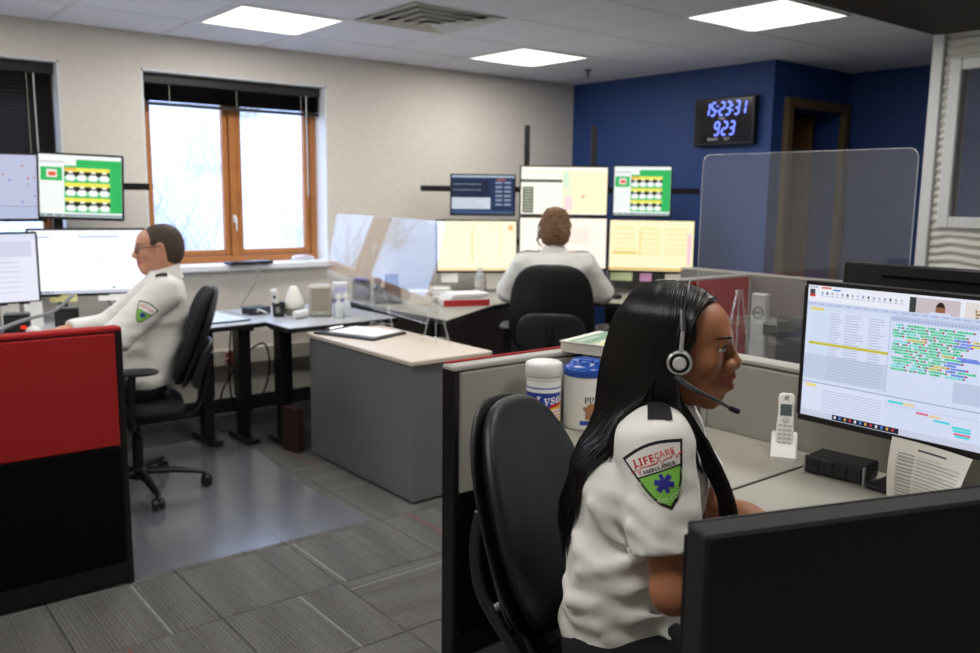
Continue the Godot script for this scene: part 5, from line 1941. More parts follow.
	meta(obj("tissue_roll", ro, mats["white_plastic"], null, Transform3D(Basis(Vector3.UP, 0.5), Vector3(2.33, y, -4.70))), "small white roll lying in front of the cone diffuser", "roll")
	# beige speaker
	var sp := thing("desktop_speaker", "beige desktop speaker with a grille between diffuser and boxes", "speaker", Vector3(2.47, y, -4.72), deg_to_rad(-24.0))
	obj("cabinet", bx(Vector3(0, 0.095, -0.01), Vector3(0.135, 0.19, 0.11), 0.012), mat("speaker_beige", c8(176, 170, 158), 0.55), sp)
	obj("grille", bx(Vector3(0, 0.108, 0.0465), Vector3(0.108, 0.135, 0.006), 0.003), mat("grille_beige", c8(158, 150, 138), 0.9), sp)
	obj("badge", bx(Vector3(0, 0.024, 0.0455), Vector3(0.05, 0.008, 0.003)), mat("badge_pale", c8(205, 200, 190), 0.4), sp)
	# boxes and bottles behind the acrylic
	var bx1 := thing("glove_box", "white and violet cardboard box standing on the window desk", "box", Vector3(2.60, y, -4.705), deg_to_rad(-24.0))
	obj("carton", bx(Vector3(0, 0.1, 0), Vector3(0.085, 0.2, 0.06), 0.003), mat("carton_white", c8(222, 222, 232), 0.6), bx1)
	obj("print_band", bx(Vector3(0, 0.065, 0.0302), Vector3(0.08, 0.07, 0.001)), mat("violet_print", c8(120, 112, 190), 0.6), bx1)
	obj("print_band", bx(Vector3(0, 0.16, 0.0302), Vector3(0.07, 0.03, 0.001)), mat("lilac_print", c8(196, 190, 226), 0.6), bx1)
	for k in 2:
		var bt := thing("gel_bottle", "small clear gel bottle with a white cap beside the beige speaker", "bottle", Vector3(2.525 + 0.062 * k, y, -4.59 - 0.02 * k), 0.0, "gel bottles on the window desk")
		var m := MB.new()
		m.lathe([Vector2(0, 0), Vector2(0.024, 0), Vector2(0.026, 0.006), Vector2(0.026, 0.085), Vector2(0.012, 0.1), Vector2(0.010, 0.11), Vector2(0, 0.11)], 18, Vector3.ZERO, false)
		obj("bottle_body", m, mat("gel_pale", c8(206, 212, 216), 0.2), bt)
		var cp := MB.new()
		cp.lathe([Vector2(0.013, 0.108), Vector2(0.013, 0.128), Vector2(0.008, 0.13), Vector2(0.006, 0.142), Vector2(0, 0.143)], 14)
		obj("pump_cap", cp, mats["white_plastic"], bt)
	var tb := thing("tape_dispenser", "dark rounded label printer with a violet top on the window desk", "label printer", Vector3(2.95, 0.78, -5.05), deg_to_rad(-30.0))
	var tm := MB.new()
	tm.X = Transform3D(Basis(Vector3.UP, -PI / 2), Vector3(0.06, 0, 0))
	tm.prism(PackedVector2Array([Vector2(0.08, 0), Vector2(0.08, 0.05), Vector2(0.06, 0.1), Vector2(0.0, 0.13), Vector2(-0.06, 0.12), Vector2(-0.08, 0.08), Vector2(-0.08, 0)]), 0, 0.12, 0.006)
	obj("shell", tm, mat("printer_dark", c8(70, 68, 74), 0.5), tb)
	obj("top_cover", bx(Vector3(0, 0.135, 0.01), Vector3(0.09, 0.012, 0.07), 0.004), mats["violet_print"], tb)
	# desk phone
	var dp := thing("desk_phone", "dark desk telephone behind the tilted acrylic screen", "phone", Vector3(3.0, 0.78, -4.80), deg_to_rad(-30.0))
	var pb := MB.new()
	pb.X = Transform3D(Basis(Vector3.UP, -PI / 2), Vector3(0.09, 0, 0))
	pb.prism(PackedVector2Array([Vector2(0.09, 0), Vector2(0.09, 0.02), Vector2(-0.08, 0.09), Vector2(-0.09, 0.08), Vector2(-0.09, 0)]), 0, 0.18, 0.004)
	obj("base", pb, mat("phone_dark", c8(52, 52, 56), 0.5), dp)
	var hn := MB.new()
	hn.tube(spline([Vector3(-0.06, 0.07, 0.07), Vector3(-0.06, 0.105, 0.03), Vector3(-0.06, 0.125, -0.03), Vector3(-0.06, 0.13, -0.09)], 12), [0.026, 0.024, 0.018, 0.016, 0.015, 0.015, 0.015, 0.016, 0.018, 0.02, 0.024, 0.026], 10)
	obj("receiver", hn, mats["phone_dark"], dp)
	obj("display_hood", bx(Vector3(0.03, 0.13, -0.06), Vector3(0.09, 0.10, 0.015), 0.004, ), mats["phone_dark"], dp)
	# open forms and tray
	for k in 2:
		var bxk := thing("paper_tray", ["white open carton of forms behind the acrylic screen", "translucent white tray beside the carton of forms"][k], "tray", [Vector3(3.16, 0.78, -4.66), Vector3(3.36, 0.78, -4.72)][k], deg_to_rad(-30.0))
		var tr := MB.new()
		var w := 0.16
		tr.box(Vector3(0, 0.004, 0), Vector3(w, 0.006, 0.12))
		tr.box(Vector3(0, 0.045, -0.058), Vector3(w, 0.09, 0.004))
		for s in [-1.0, 1.0]:
			tr.box(Vector3(s * (w / 2 - 0.002), 0.035, 0), Vector3(0.004, 0.07, 0.12))
		tr.box(Vector3(0, 0.025, 0.058), Vector3(w, 0.05, 0.004), 0.0, rot(-18, 0, 0))
		obj("shell", tr, mat("tray_white", c8(214, 212, 206), 0.5), bxk)
		obj("sheets", bx(Vector3(0, 0.045, -0.01), Vector3(w - 0.03, 0.07, 0.06), 0.002, ), mats["paper"], bxk)
	# red binder with books
	var bd := thing("red_binder", "red-spined white binder lying flat on the corner desk", "binder", Vector3(3.36, 0.78, -4.47), deg_to_rad(-22.0))
	obj("cover", bx(Vector3(0, 0.02, 0), Vector3(0.3, 0.04, 0.24), 0.003), mat("binder_white", c8(216, 212, 208), 0.5), bd)
	obj("spine", bx(Vector3(-0.0, 0.02, 0.121), Vector3(0.302, 0.042, 0.004), 0.001), mat("spine_red", c8(186, 44, 48), 0.5), bd)
	var pb2 := thing("loose_manual", "open white manual lying on the red-spined binder", "book", Vector3(3.38, 0.8205, -4.49), deg_to_rad(-14.0))
	for k in 3:
		obj("sheaf", bx(Vector3(0.01 * k, 0.006 + 0.0105 * k, 0.008 * k), Vector3(0.25, 0.010, 0.19), 0.002), mats["paper"], pb2)
	# water bottle
	var wb := thing("water_bottle", "clear plastic water bottle with a white cap on the corner desk", "bottle", Vector3(3.62, 0.78, -4.62))
	var m := MB.new()
	m.lathe([Vector2(0, 0), Vector2(0.028, 0), Vector2(0.033, 0.008), Vector2(0.033, 0.06), Vector2(0.030, 0.07), Vector2(0.033, 0.08), Vector2(0.033, 0.14), Vector2(0.022, 0.18), Vector2(0.013, 0.195), Vector2(0.013, 0.205)], 20, Vector3.ZERO, false)
	obj("bottle_body", m, glass("pet", Color(0.9, 0.94, 0.97), 0.25, 0.05), wb)
	var lab := MB.new()
	lab.lathe([Vector2(0.0336, 0.085), Vector2(0.0336, 0.135)], 20)
	obj("bottle_label", lab, mat("bottle_label", c8(200, 196, 190), 0.6), wb)
	var cp2 := MB.new()
	cp2.lathe([Vector2(0.015, 0.198), Vector2(0.015, 0.215), Vector2(0, 0.216)], 14)
	obj("cap", cp2, mats["white_plastic"], wb)
	# clipboard folder on the cabinet
	var fo := thing("open_folder", "black clipboard with white paper lying on the cream cabinet top", "clipboard", Vector3(2.42, 0.7075, -4.16), deg_to_rad(20.0))
	obj("board", bx(Vector3(0, 0.006, 0), Vector3(0.30, 0.012, 0.42), 0.003), mats["black_plastic"], fo)
	obj("sheets", bx(Vector3(0.02, 0.014, 0.02), Vector3(0.24, 0.005, 0.33), 0.001), mats["paper"], fo)
	obj("clip", bx(Vector3(0, 0.018, -0.185), Vector3(0.11, 0.014, 0.03), 0.003), mats["chrome"], fo)

func hanging(label: String, at: Vector3, yaw: float, w: float, h: float, m: Material, group := "", cat := "note") -> void:
	var ps := []
	for i in 5:
		var col := []
		for j in 5:
			var u := i / 4.0 - 0.5
			var v := j / 4.0
			col.append(Vector3(u * w, -h * v, 0.012 * v * v + 0.004 * sin(u * 5.0)))
		ps.append(col)
	var mb := MB.new()
	mb.sheet(ps, false, true)
	meta(obj("paper_note", mb, m, null, Transform3D(Basis(Vector3.UP, deg_to_rad(yaw)), at)), label, cat, group)

func build_station_items() -> void:
	var wpap: Material = mats["paper"]
	# notes under the far monitors
	hanging("small pink note taped below the far cream form monitor", Vector3(4.830, 0.948, -4.199), -50.0, 0.085, 0.075, mat("note_pink", c8(206, 150, 196), 0.85))
	hanging("white card taped below the far cream form monitor", Vector3(4.957, 0.944, -4.047), -50.0, 0.12, 0.085, mat("card_cream", c8(216, 212, 200), 0.85))
	hanging("pale green note strip below the far cream form monitor", Vector3(4.716, 0.945, -4.334), -50.0, 0.16, 0.07, mat("note_green", c8(196, 206, 160), 0.85))
	hanging("white card hanging below the far cream list monitor", Vector3(3.688, 0.928, -5.058), -28.0, 0.12, 0.075, wpap)
	hanging("large printed sheet hanging below the far list monitor beside the bottle", Vector3(4.042, 0.932, -4.870), -28.0, 0.26, 0.13, mat("sheet_grey", c8(206, 204, 196), 0.85))
	# key light box and mouse on the far desk
	var kb := thing("dial_pad", "small black keypad with a glowing blue light on the corner desk", "keypad", Vector3(4.47, 0.78, -4.30), deg_to_rad(-45.0))
	obj("body", bx(Vector3(0, 0.025, 0), Vector3(0.13, 0.05, 0.09), 0.006), mats["black_plastic"], kb)
	obj("indicator", bx(Vector3(0.01, 0.047, 0.046), Vector3(0.035, 0.022, 0.003), 0.001), glow("led_blue", Color(0.3, 0.5, 1.0), 2.5), kb)
	var mo := MB.new()
	mo.ball(Vector3(0, 0.008, 0), Vector3(0.032, 0.024, 0.055), 14, 8)
	meta(obj("mouse", mo, mats["black_plastic"], null, Transform3D(Basis(Vector3.UP, 0.6), Vector3(4.42, 0.788, -4.12))), "black mouse on the corner desk beside the keypad", "mouse")
	# the man's side
	for k in 2:
		var p: Vector3 = [Vector3(1.13, 0.74, -5.08), Vector3(0.87, 0.74, -4.98)][k]
		var sb := thing("radio_speaker", ["black radio speaker with a red light below the white list monitor", "black radio speaker with a red light below the status list monitor"][k], "speaker", p, deg_to_rad(-14.0))
		obj("case", bx(Vector3(0, 0.055, 0), Vector3(0.12, 0.11, 0.09), 0.006), mats["black_plastic"], sb)
		var gr := MB.new()
		for q in 5:
			gr.box(Vector3(-0.015, 0.03 + 0.014 * q, 0.0455), Vector3(0.07, 0.005, 0.002))
		obj("grille", gr, mats["slot_dark"], sb)
		obj("indicator", bx(Vector3(0.03, 0.04, 0.0465), Vector3(0.022, 0.014, 0.003), 0.001), glow("led_red", Color(1.0, 0.16, 0.06), 2.0), sb)
	hanging("white note sheet hanging between the two lower monitors", Vector3(0.995, 0.875, -5.220), 6.0, 0.09, 0.14, wpap)
	hanging("grey note sheet hanging below the status list monitor", Vector3(0.88, 0.872, -5.209), 6.0, 0.09, 0.12, mats["sheet_grey"])
	hanging("pale yellow note taped below the white list monitor", Vector3(1.17, 0.894, -5.313), -16.0, 0.14, 0.04, mat("note_yellow", c8(220, 214, 150), 0.85))
	hanging("white strip taped below the white list monitor beside the man", Vector3(1.42, 0.89, -5.241), -16.0, 0.16, 0.035, wpap)
	var gc := MB.new()
	gc.tube(spline([Vector3(0.55, 0.745, -4.62), Vector3(0.8, 0.84, -4.66), Vector3(0.98, 0.88, -4.7), Vector3(1.09, 0.955, -4.74)], 18), 0.009, 7)
	meta(obj("gooseneck", gc, mat("gooseneck_grey", c8(150, 150, 154), 0.35, 0.6)), "grey gooseneck microphone stem on the desk behind the red partition", "microphone")
	var mo2 := MB.new()
	mo2.ball(Vector3(0, 0.010, 0), Vector3(0.034, 0.026, 0.055), 14, 8)
	meta(obj("mouse", mo2, mats["white_plastic"], null, Transform3D(Basis(Vector3.UP, 0.3), Vector3(0.93, 0.75, -4.92))), "white mouse on the sit-stand desk", "mouse")
	var kbm := thing("keyboard", "black keyboard in front of the seated man", "keyboard", Vector3(0.72, 0.74, -4.83), deg_to_rad(60.0))
	obj("tray", bx(Vector3(0, 0.009, 0), Vector3(0.44, 0.016, 0.15), 0.004), mats["black_plastic"], kbm)
	var bc := MB.new()
	bc.tube(spline([Vector3(1.33, 0.94, -5.33), Vector3(1.40, 0.85, -5.28), Vector3(1.42, 0.78, -5.2), Vector3(1.5, 0.75, -5.2)], 16), 0.004, 6)
	meta(obj("monitor_cable", bc, mats["black_plastic"]), "black cable drooping under the white list monitor", "cable")
	# black chest-high bottles of paperwork under the man's chair: box with stickers
	var st := thing("tower_computer", "black computer tower with white stickers behind the man's chair", "computer", Vector3(0.92, 0.006, -4.98), deg_to_rad(20.0))
	obj("case", bx(Vector3(0, 0.2, 0), Vector3(0.18, 0.4, 0.4), 0.006), mats["black_plastic"], st)
	for k in 2:
		obj("sticker", bx(Vector3(-0.04 + 0.08 * k, 0.18, 0.2005), Vector3(0.05, 0.07, 0.001)), wpap, st)

# ---------------------------------------------------------------- people (local +X is forwards, +Z is the person's right)
func lin(r: int, g: int, b: int) -> Color:
	return c8(r, g, b).srgb_to_linear()

func head_sdf(fem: bool, neck_to: Vector3) -> Sdf:
	var s := Sdf.new()
	s.cap(Vector3(-0.018, 0.023, 0), Vector3(-0.018, 0.023, 0), 0.080, 0.080, 0.03, Vector3(1.16, 0.98, 0.92))
	s.cap(Vector3(0.036, 0.034, 0), Vector3(0.040, -0.055, 0), 0.055, 0.040, 0.03, Vector3(1, 1, 1.06))
	var jw := 0.040 if fem else 0.046
	for z in [-1.0, 1.0]:
		s.cap(Vector3(-0.002, -0.048, z * jw), Vector3(0.066, -0.094, z * 0.014), 0.022, 0.018, 0.03)
		s.cap(Vector3(0.056, -0.022, z * 0.040), Vector3(0.056, -0.022, z * 0.040), 0.024, 0.024, 0.022)
	s.cap(Vector3(0.072, -0.096, -0.006), Vector3(0.072, -0.096, 0.006), 0.0195, 0.0195, 0.02)
	s.cap(Vector3(0.078, 0.024, -0.030), Vector3(0.078, 0.024, 0.030), 0.013, 0.013, 0.02)
	for z in [-1.0, 1.0]:
		s.cap(Vector3(0.098, 0.0045, z * 0.030), Vector3(0.088, 0.004, z * 0.052), 0.0155, 0.0125, 0.010, Vector3.ONE, 1)
	s.cap(Vector3(0.087, 0.020, 0), Vector3(0.107, -0.020, 0), 0.0075, 0.0115, 0.014)
	s.cap(Vector3(0.1055 if fem else 0.1085, -0.024, 0), Vector3(0.1055 if fem else 0.1085, -0.024, 0), 0.0140 if fem else 0.0125, 0.0140 if fem else 0.0125, 0.008)
	for z in [-1.0, 1.0]:
		s.cap(Vector3(0.098, -0.027, z * 0.0135), Vector3(0.098, -0.027, z * (0.016 if fem else 0.0135)), 0.0112 if fem else 0.0095, 0.0112 if fem else 0.0095, 0.007)
		s.cap(Vector3(0.0812, 0.0145, z * 0.020), Vector3(0.0770, 0.0128, z * 0.044), 0.0045, 0.0040, 0.004)
		s.cap(Vector3(0.0805, -0.0055, z * 0.021), Vector3(0.0768, -0.0045, z * 0.044), 0.0042, 0.0038, 0.004)
	# mouth
	var lf := 0.0116 if fem else 0.0072
	var lx := 0.0060 if fem else 0.0
	s.cap(Vector3(0.080, -0.055, 0), Vector3(0.082, -0.068, 0), 0.022, 0.02, 0.02)
	s.cap(Vector3(0.085, -0.0535, -0.017), Vector3(0.0965 + lx, -0.0505, -0.003), 0.0058, lf, 0.006)
	s.cap(Vector3(0.085, -0.0535, 0.017), Vector3(0.0965 + lx, -0.0505, 0.003), 0.0058, lf, 0.006)
	s.cap(Vector3(0.084, -0.0615, -0.015), Vector3(0.0945 + lx, -0.0675, 0.0), 0.0055, lf + 0.0006, 0.006)
	s.cap(Vector3(0.084, -0.0615, 0.015), Vector3(0.0945 + lx, -0.0675, 0.0), 0.0055, lf + 0.0006, 0.006)
	s.cap(Vector3(0.107 + lx, -0.0585, -0.02), Vector3(0.107 + lx, -0.0585, 0.02), 0.0042, 0.0042, 0.005, Vector3.ONE, 1)
	# ears
	for z in [-1.0, 1.0]:
		s.cap(Vector3(-0.012, 0.012, z * 0.077), Vector3(-0.004, -0.022, z * 0.072), 0.021, 0.012, 0.008, Vector3(0.8, 1, 0.38))
		s.cap(Vector3(0.0, 0.006, z * 0.088), Vector3(0.0, 0.006, z * 0.088), 0.010, 0.010, 0.006, Vector3(0.8, 1, 0.6), 1)
	s.cap(Vector3(-0.03, -0.045, 0), neck_to, 0.055 if fem else 0.062, 0.052 if fem else 0.064, 0.04)
	return s

func hand_prims(s: Sdf, wr: Vector3, dirv: Vector3, lat: Vector3, curl: float) -> void:
	var dn := lat.cross(dirv).normalized()
	if dn.y > 0:
		dn = -dn
	var lens := [0.036, 0.041, 0.038, 0.030]
	for f in 4:
		var o := -0.027 + 0.018 * f
		var k := wr + dirv * (0.085 - 0.004 * absf(f - 1.2)) + lat * o
		s.cap(wr + lat * o * 0.5 + dirv * 0.005, k, 0.017, 0.0115, 0.012)
		var d1 := (dirv + dn * curl * 0.5 + lat * (f - 1.5) * 0.05).normalized()
		var p1: Vector3 = k + d1 * lens[f]
		s.cap(k, p1, 0.0098, 0.0088, 0.003)
		var d2 := (dirv + dn * curl * 1.3).normalized()
		var p2: Vector3 = p1 + d2 * lens[f] * 0.65
		s.cap(p1, p2, 0.0088, 0.0080, 0.003)
		var d3 := (dirv + dn * curl * 2.2).normalized()
		s.cap(p2, p2 + d3 * lens[f] * 0.5, 0.0080, 0.0068, 0.003)
	var t0 := wr + dirv * 0.025 - lat * 0.02
	var t1 := t0 + (dirv * 0.6 - lat * 0.75 + dn * 0.25).normalized() * 0.04
	var t2 := t1 + (dirv * 0.9 - lat * 0.3 + dn * 0.25).normalized() * 0.03
	s.cap(t0, t1, 0.015, 0.0115, 0.008)
	s.cap(t1, t2, 0.0115, 0.0085, 0.003)

func bbox_nets(s: Sdf, cell: float, mb: MB, xf := Transform3D.IDENTITY, tint = null, pad := 0.03) -> void:
	var lo := Vector3.ONE * 1e9
	var hi := -lo
	for i in s.A.size():
		if s.op[i] == 1:
			continue
		var b := s.A[i] + s.BA[i] / s.IS[i]
		var sc := Vector3.ONE / s.IS[i]
		for q in [[s.A[i], s.ra[i]], [b, s.rb[i]]]:
			lo = lo.min(q[0] - sc * q[1])
			hi = hi.max(q[0] + sc * q[1])
	s.nets(lo - Vector3.ONE * pad, hi + Vector3.ONE * pad, cell, mb, xf, tint)

# builds the shared parts of a figure; returns {root, shirt sdf, head transform}
func figure(p: Dictionary) -> Dictionary:
	var t := thing("person", p.label, "person", p.at, deg_to_rad(-p.face))
	var hx := Transform3D(Basis(Vector3.UP, deg_to_rad(p.head_turn)) * Basis(Vector3.BACK, deg_to_rad(-p.head_pitch)) * Basis(Vector3.RIGHT, deg_to_rad(p.get("head_roll", 0.0))), p.head)
	var mid: Vector3 = (p.shR + p.shL) / 2
	var fine: float = p.cell
	# body: arms, core and head in one mesh
	var body := MB.new()
	var skin: Color = p.skin
	body.col = skin
	var a := Sdf.new()
	a.cap(p.chest, mid, 0.06, 0.06, 0.03)
	a.cap(mid, p.neckb, 0.06, 0.05, 0.03)
	for q in [["shR", "elR", "wrR"], ["shL", "elL", "wrL"]]:
		a.cap(mid, p[q[0]], 0.05, 0.045, 0.03)
		a.cap(p[q[0]], p[q[1]], 0.044 * p.arm, 0.037 * p.arm, 0.03)
		a.cap(p[q[1]], p[q[1]].lerp(p[q[2]], 0.35), 0.038 * p.arm, 0.039 * p.arm, 0.02)
		a.cap(p[q[1]].lerp(p[q[2]], 0.35), p[q[2]], 0.039 * p.arm, 0.025 * p.arm, 0.02, Vector3(1, 0.95, 1))
	bbox_nets(a, fine, body)
	for q in [["elR", "wrR", 1.0], ["elL", "wrL", -1.0]]:
		var h := Sdf.new()
		var dv: Vector3 = (p[q[1]] - p[q[0]])
		dv.y *= 0.3
		dv = dv.normalized()
		var lat: Vector3 = Vector3(-dv.z, 0, dv.x).normalized() * q[2]
		h.cap(p[q[1]] - dv * 0.03, p[q[1]] + dv * 0.01, 0.025 * p.arm, 0.024, 0.015)
		hand_prims(h, p[q[1]], dv, lat, 0.5)
		bbox_nets(h, p.hand_cell, body)
	var hs := head_sdf(p.fem, hx.affine_inverse() * (p.neckb + Vector3(0, -0.03, 0)))
	var lip: Color = p.lip
	var tint := func(v: Vector3) -> Color:
		if v.x > 0.078 and absf(v.z) < 0.026 and v.y < -0.0445 - absf(v.z) * 0.18 and v.y > -0.0755 + absf(v.z) * 0.35:
			return lip
		return skin
	bbox_nets(hs, p.head_cell, body, hx, tint, 0.012)
	var sm := vmat("skin_" + p.key, 0.5, 0.45)
	sm.subsurf_scatter_enabled = true
	sm.subsurf_scatter_strength = 0.06
	obj("body", body, sm, t)
	# eyes, brows
	for z in [-1.0, 1.0]:
		var e := MB.new()
		var o := Vector3(0.0725, 0.0045, z * 0.0335)
		e.X = hx
		e.ball(o, Vector3.ONE * 0.0128, 20, 14)
		var gz := (hx.basis * Vector3(1, 0.0, z * 0.30)).normalized()
		for i in e.v.size():
			var dd := (e.v[i] - hx * o).normalized().dot(gz)
			e.c[i] = lin(20, 12, 9) if dd > 0.80 else lin(196, 186, 174)
		obj("eye", e, vmat("eye", 0.12), t)
		var br := MB.new()
		br.X = hx
		hs.full()
		var bp := []
		for q in spline([Vector3(0, 0.0270, z * 0.013), Vector3(0, 0.0300, z * 0.024), Vector3(0, 0.0305, z * 0.038), Vector3(0, 0.0260, z * 0.052)], 9):
			bp.append(onto(hs, q + Vector3(0.11, 0, z * 0.02), Vector3(-1, 0, -z * 0.35).normalized(), 0.0004))
		br.tube(bp, [0.0012, 0.0020, 0.0024, 0.0025, 0.0024, 0.0021, 0.0018, 0.0013, 0.0008], 6)
		obj("eyebrow", br, p.hair_mat, t)
		var la := MB.new()
		la.X = hx
		la.tube([Vector3(0.0840, 0.0102, z * 0.019), Vector3(0.0868, 0.0118, z * 0.031), Vector3(0.0800, 0.0088, z * 0.0455)], [0.0008, 0.0015, 0.0010], 5)
		obj("eyelashes", la, mat("lash", c8(12, 9, 8), 0.6), t)
	# shirt
	var s := Sdf.new()
	var g: float = p.girth
	s.cap(p.pel, p.waist, 0.148 * g, 0.132 * g, 0.04, Vector3(0.86, 1, 1.12))
	s.cap(p.waist, p.chest, 0.132 * g, 0.128 * g, 0.04, Vector3(0.86, 1, 1.12))
	s.cap(p.chest, mid + Vector3(0, -0.045, 0), 0.128 * g, 0.105 * g, 0.04, Vector3(0.82, 1, 1.15))
	s.cap(mid.lerp(p.shL, 0.75), mid.lerp(p.shR, 0.75), 0.058 * g, 0.058 * g, 0.05)
	s.cap(mid, p.neckb + Vector3(0, -0.012, 0), 0.075, 0.062, 0.04)
	if p.fem:
		for z in [-1.0, 1.0]:
			s.cap(p.chest + Vector3(0.075, -0.01, z * 0.062), p.chest + Vector3(0.075, -0.01, z * 0.062), 0.072, 0.072, 0.06)
	for q in [["shR", "elR"], ["shL", "elL"]]:
		var e: Vector3 = p[q[0]].lerp(p[q[1]], p.sleeve)
		s.cap(p[q[0]], e, 0.066 * p.sleeve_w, 0.068 * p.sleeve_w, 0.05, Vector3.ONE, 2)
	if p.get("long", false):
		for q in [["elR", "wrR"], ["elL", "wrL"]]:
			s.cap(p[q[0]], p[q[0]].lerp(p[q[1]], 0.86), 0.058 * p.sleeve_w, 0.042 * p.sleeve_w, 0.03, Vector3.ONE, 2)
	s.planes.append([p.pel + Vector3(0, -0.045, 0), Vector3(0, -1, 0)])
	s.cap(p.neckb + Vector3(0.004, 0.035, 0), p.neckb + Vector3(0.04, 0.2, 0), 0.058, 0.09, 0.008, Vector3.ONE, 1)
	s.noise = FastNoiseLite.new()
	s.noise.seed = p.key.hash() % 500
	s.noise.frequency = 1.0
	s.noise.fractal_octaves = 2
	s.nscale = Vector3(5, 11, 5)
	s.namp = 0.008
	# folds: ridges laid on the cloth
	for fo in p.get("folds", []):
		s.full()
		var out: Vector3 = fo[0]
		var pr := []
		for q in fo[1]:
			pr.append(onto(s, q + out * 0.06, -out, 0.0))
		for i in pr.size() - 1:
			s.cap(pr[i], pr[i + 1], fo[2], fo[3], 0.022)
	s.full()
	var shirt := MB.new()
	bbox_nets(s, fine * 0.85, shirt)
	obj("shirt", shirt, p.shirt_mat, t)
	# trousers and shoes
	var tr := Sdf.new()
	tr.cap(p.pel + Vector3(0, -0.03, -0.05), p.pel + Vector3(0, -0.03, 0.05), 0.115, 0.115, 0.05, Vector3(1, 0.85, 1))
	for z in [-1.0, 1.0]:
		var hip: Vector3 = p.pel + Vector3(0.02, -0.04, z * 0.085)
		var kn: Vector3 = p.knee + Vector3(0, 0, z * 0.1)
		var an: Vector3 = p.ankle + Vector3(0, 0, z * 0.1)
		tr.cap(hip, kn, 0.085, 0.062, 0.04)
		tr.cap(kn, an, 0.06, 0.05, 0.04, Vector3.ONE, 2)
	var trm := MB.new()
	bbox_nets(tr, 0.016, trm)
	obj("trousers", trm, mat("trouser_black", c8(18, 18, 22), 0.9), t)
	for z in [-1.0, 1.0]:
		var sh := Sdf.new()
		var an: Vector3 = p.ankle + Vector3(0, 0, z * 0.1)
		sh.cap(an + Vector3(-0.02, -0.03, 0), an + Vector3(0.0, 0.02, 0), 0.045, 0.045, 0.03)
		sh.cap(Vector3(an.x - 0.02, 0.04, an.z), Vector3(an.x + 0.15, 0.034, an.z), 0.04, 0.032, 0.03, Vector3(1, 1, 1.1))
		sh.planes.append([Vector3(0, 0.004, 0), Vector3(0, -1, 0)])
		var shm := MB.new()
		bbox_nets(sh, 0.012, shm)
		obj("shoe", shm, mat("shoe_black", c8(14, 14, 15), 0.4), t)
	# collar
	var co := MB.new()
	var ring := []
	for i in 29:
		var f := i / 28.0
		var an := lerpf(0.30, TAU - 0.30, f)
		var rr := 0.066 if p.fem else 0.074
		var fwd := cos(an)
		var c0: Vector3 = p.neckb + Vector3(fwd * rr * 1.05 - 0.004, -0.010 - 0.016 * fwd, sin(an) * rr)
		var c1: Vector3 = p.neckb + Vector3(fwd * (rr - 0.004) + 0.004, 0.026 - 0.018 * fwd, sin(an) * (rr - 0.004))
		var flare := 1.22 + 0.18 * pow(maxf(0.0, fwd), 2.0)
		var c2: Vector3 = p.neckb + Vector3(fwd * rr * flare + 0.002, -0.014 - 0.050 * maxf(0.0, fwd) - 0.012, sin(an) * rr * flare)
		ring.append([c0, c1, c1 + (c1 - p.neckb).normalized() * 0.004, c2])
	co.sheet(ring, false, false)
	obj("collar", co, p.shirt_mat, t)
	return {"root": t, "shirt": s, "hx": hx, "p": p}

# marches from outside onto a surface
func onto(s: Sdf, from: Vector3, dirv: Vector3, lift: float) -> Vector3:
	var p := from
	for i in 24:
		var d := s.d(p) - lift
		p += dirv * d * 0.8
		if p.distance_to(from) > 0.13:
			return from + dirv * 0.05
		if absf(d) < 0.0002:
			break
	return p

func shield(w: float, h: float) -> PackedVector2Array:
	var pts := PackedVector2Array()
	for i in 9:
		var f := i / 8.0
		pts.append(Vector2(lerpf(-w / 2, w / 2, f), h * 0.36 + h * 0.10 * sin(f * PI)))
	for i in range(1, 9):
		var f := i / 8.0
		pts.append(Vector2(w / 2 * (1.0 - 0.08 * sin(f * PI)) * pow(1.0 - f, 0.62) + 0.03 * w * sin(f * PI), lerpf(h * 0.36, -h * 0.54, f)))
	for i in range(7, 0, -1):
		var f := i / 8.0
		pts.append(Vector2(-(w / 2 * (1.0 - 0.08 * sin(f * PI)) * pow(1.0 - f, 0.62) + 0.03 * w * sin(f * PI)), lerpf(h * 0.36, -h * 0.54, f)))
	return pts

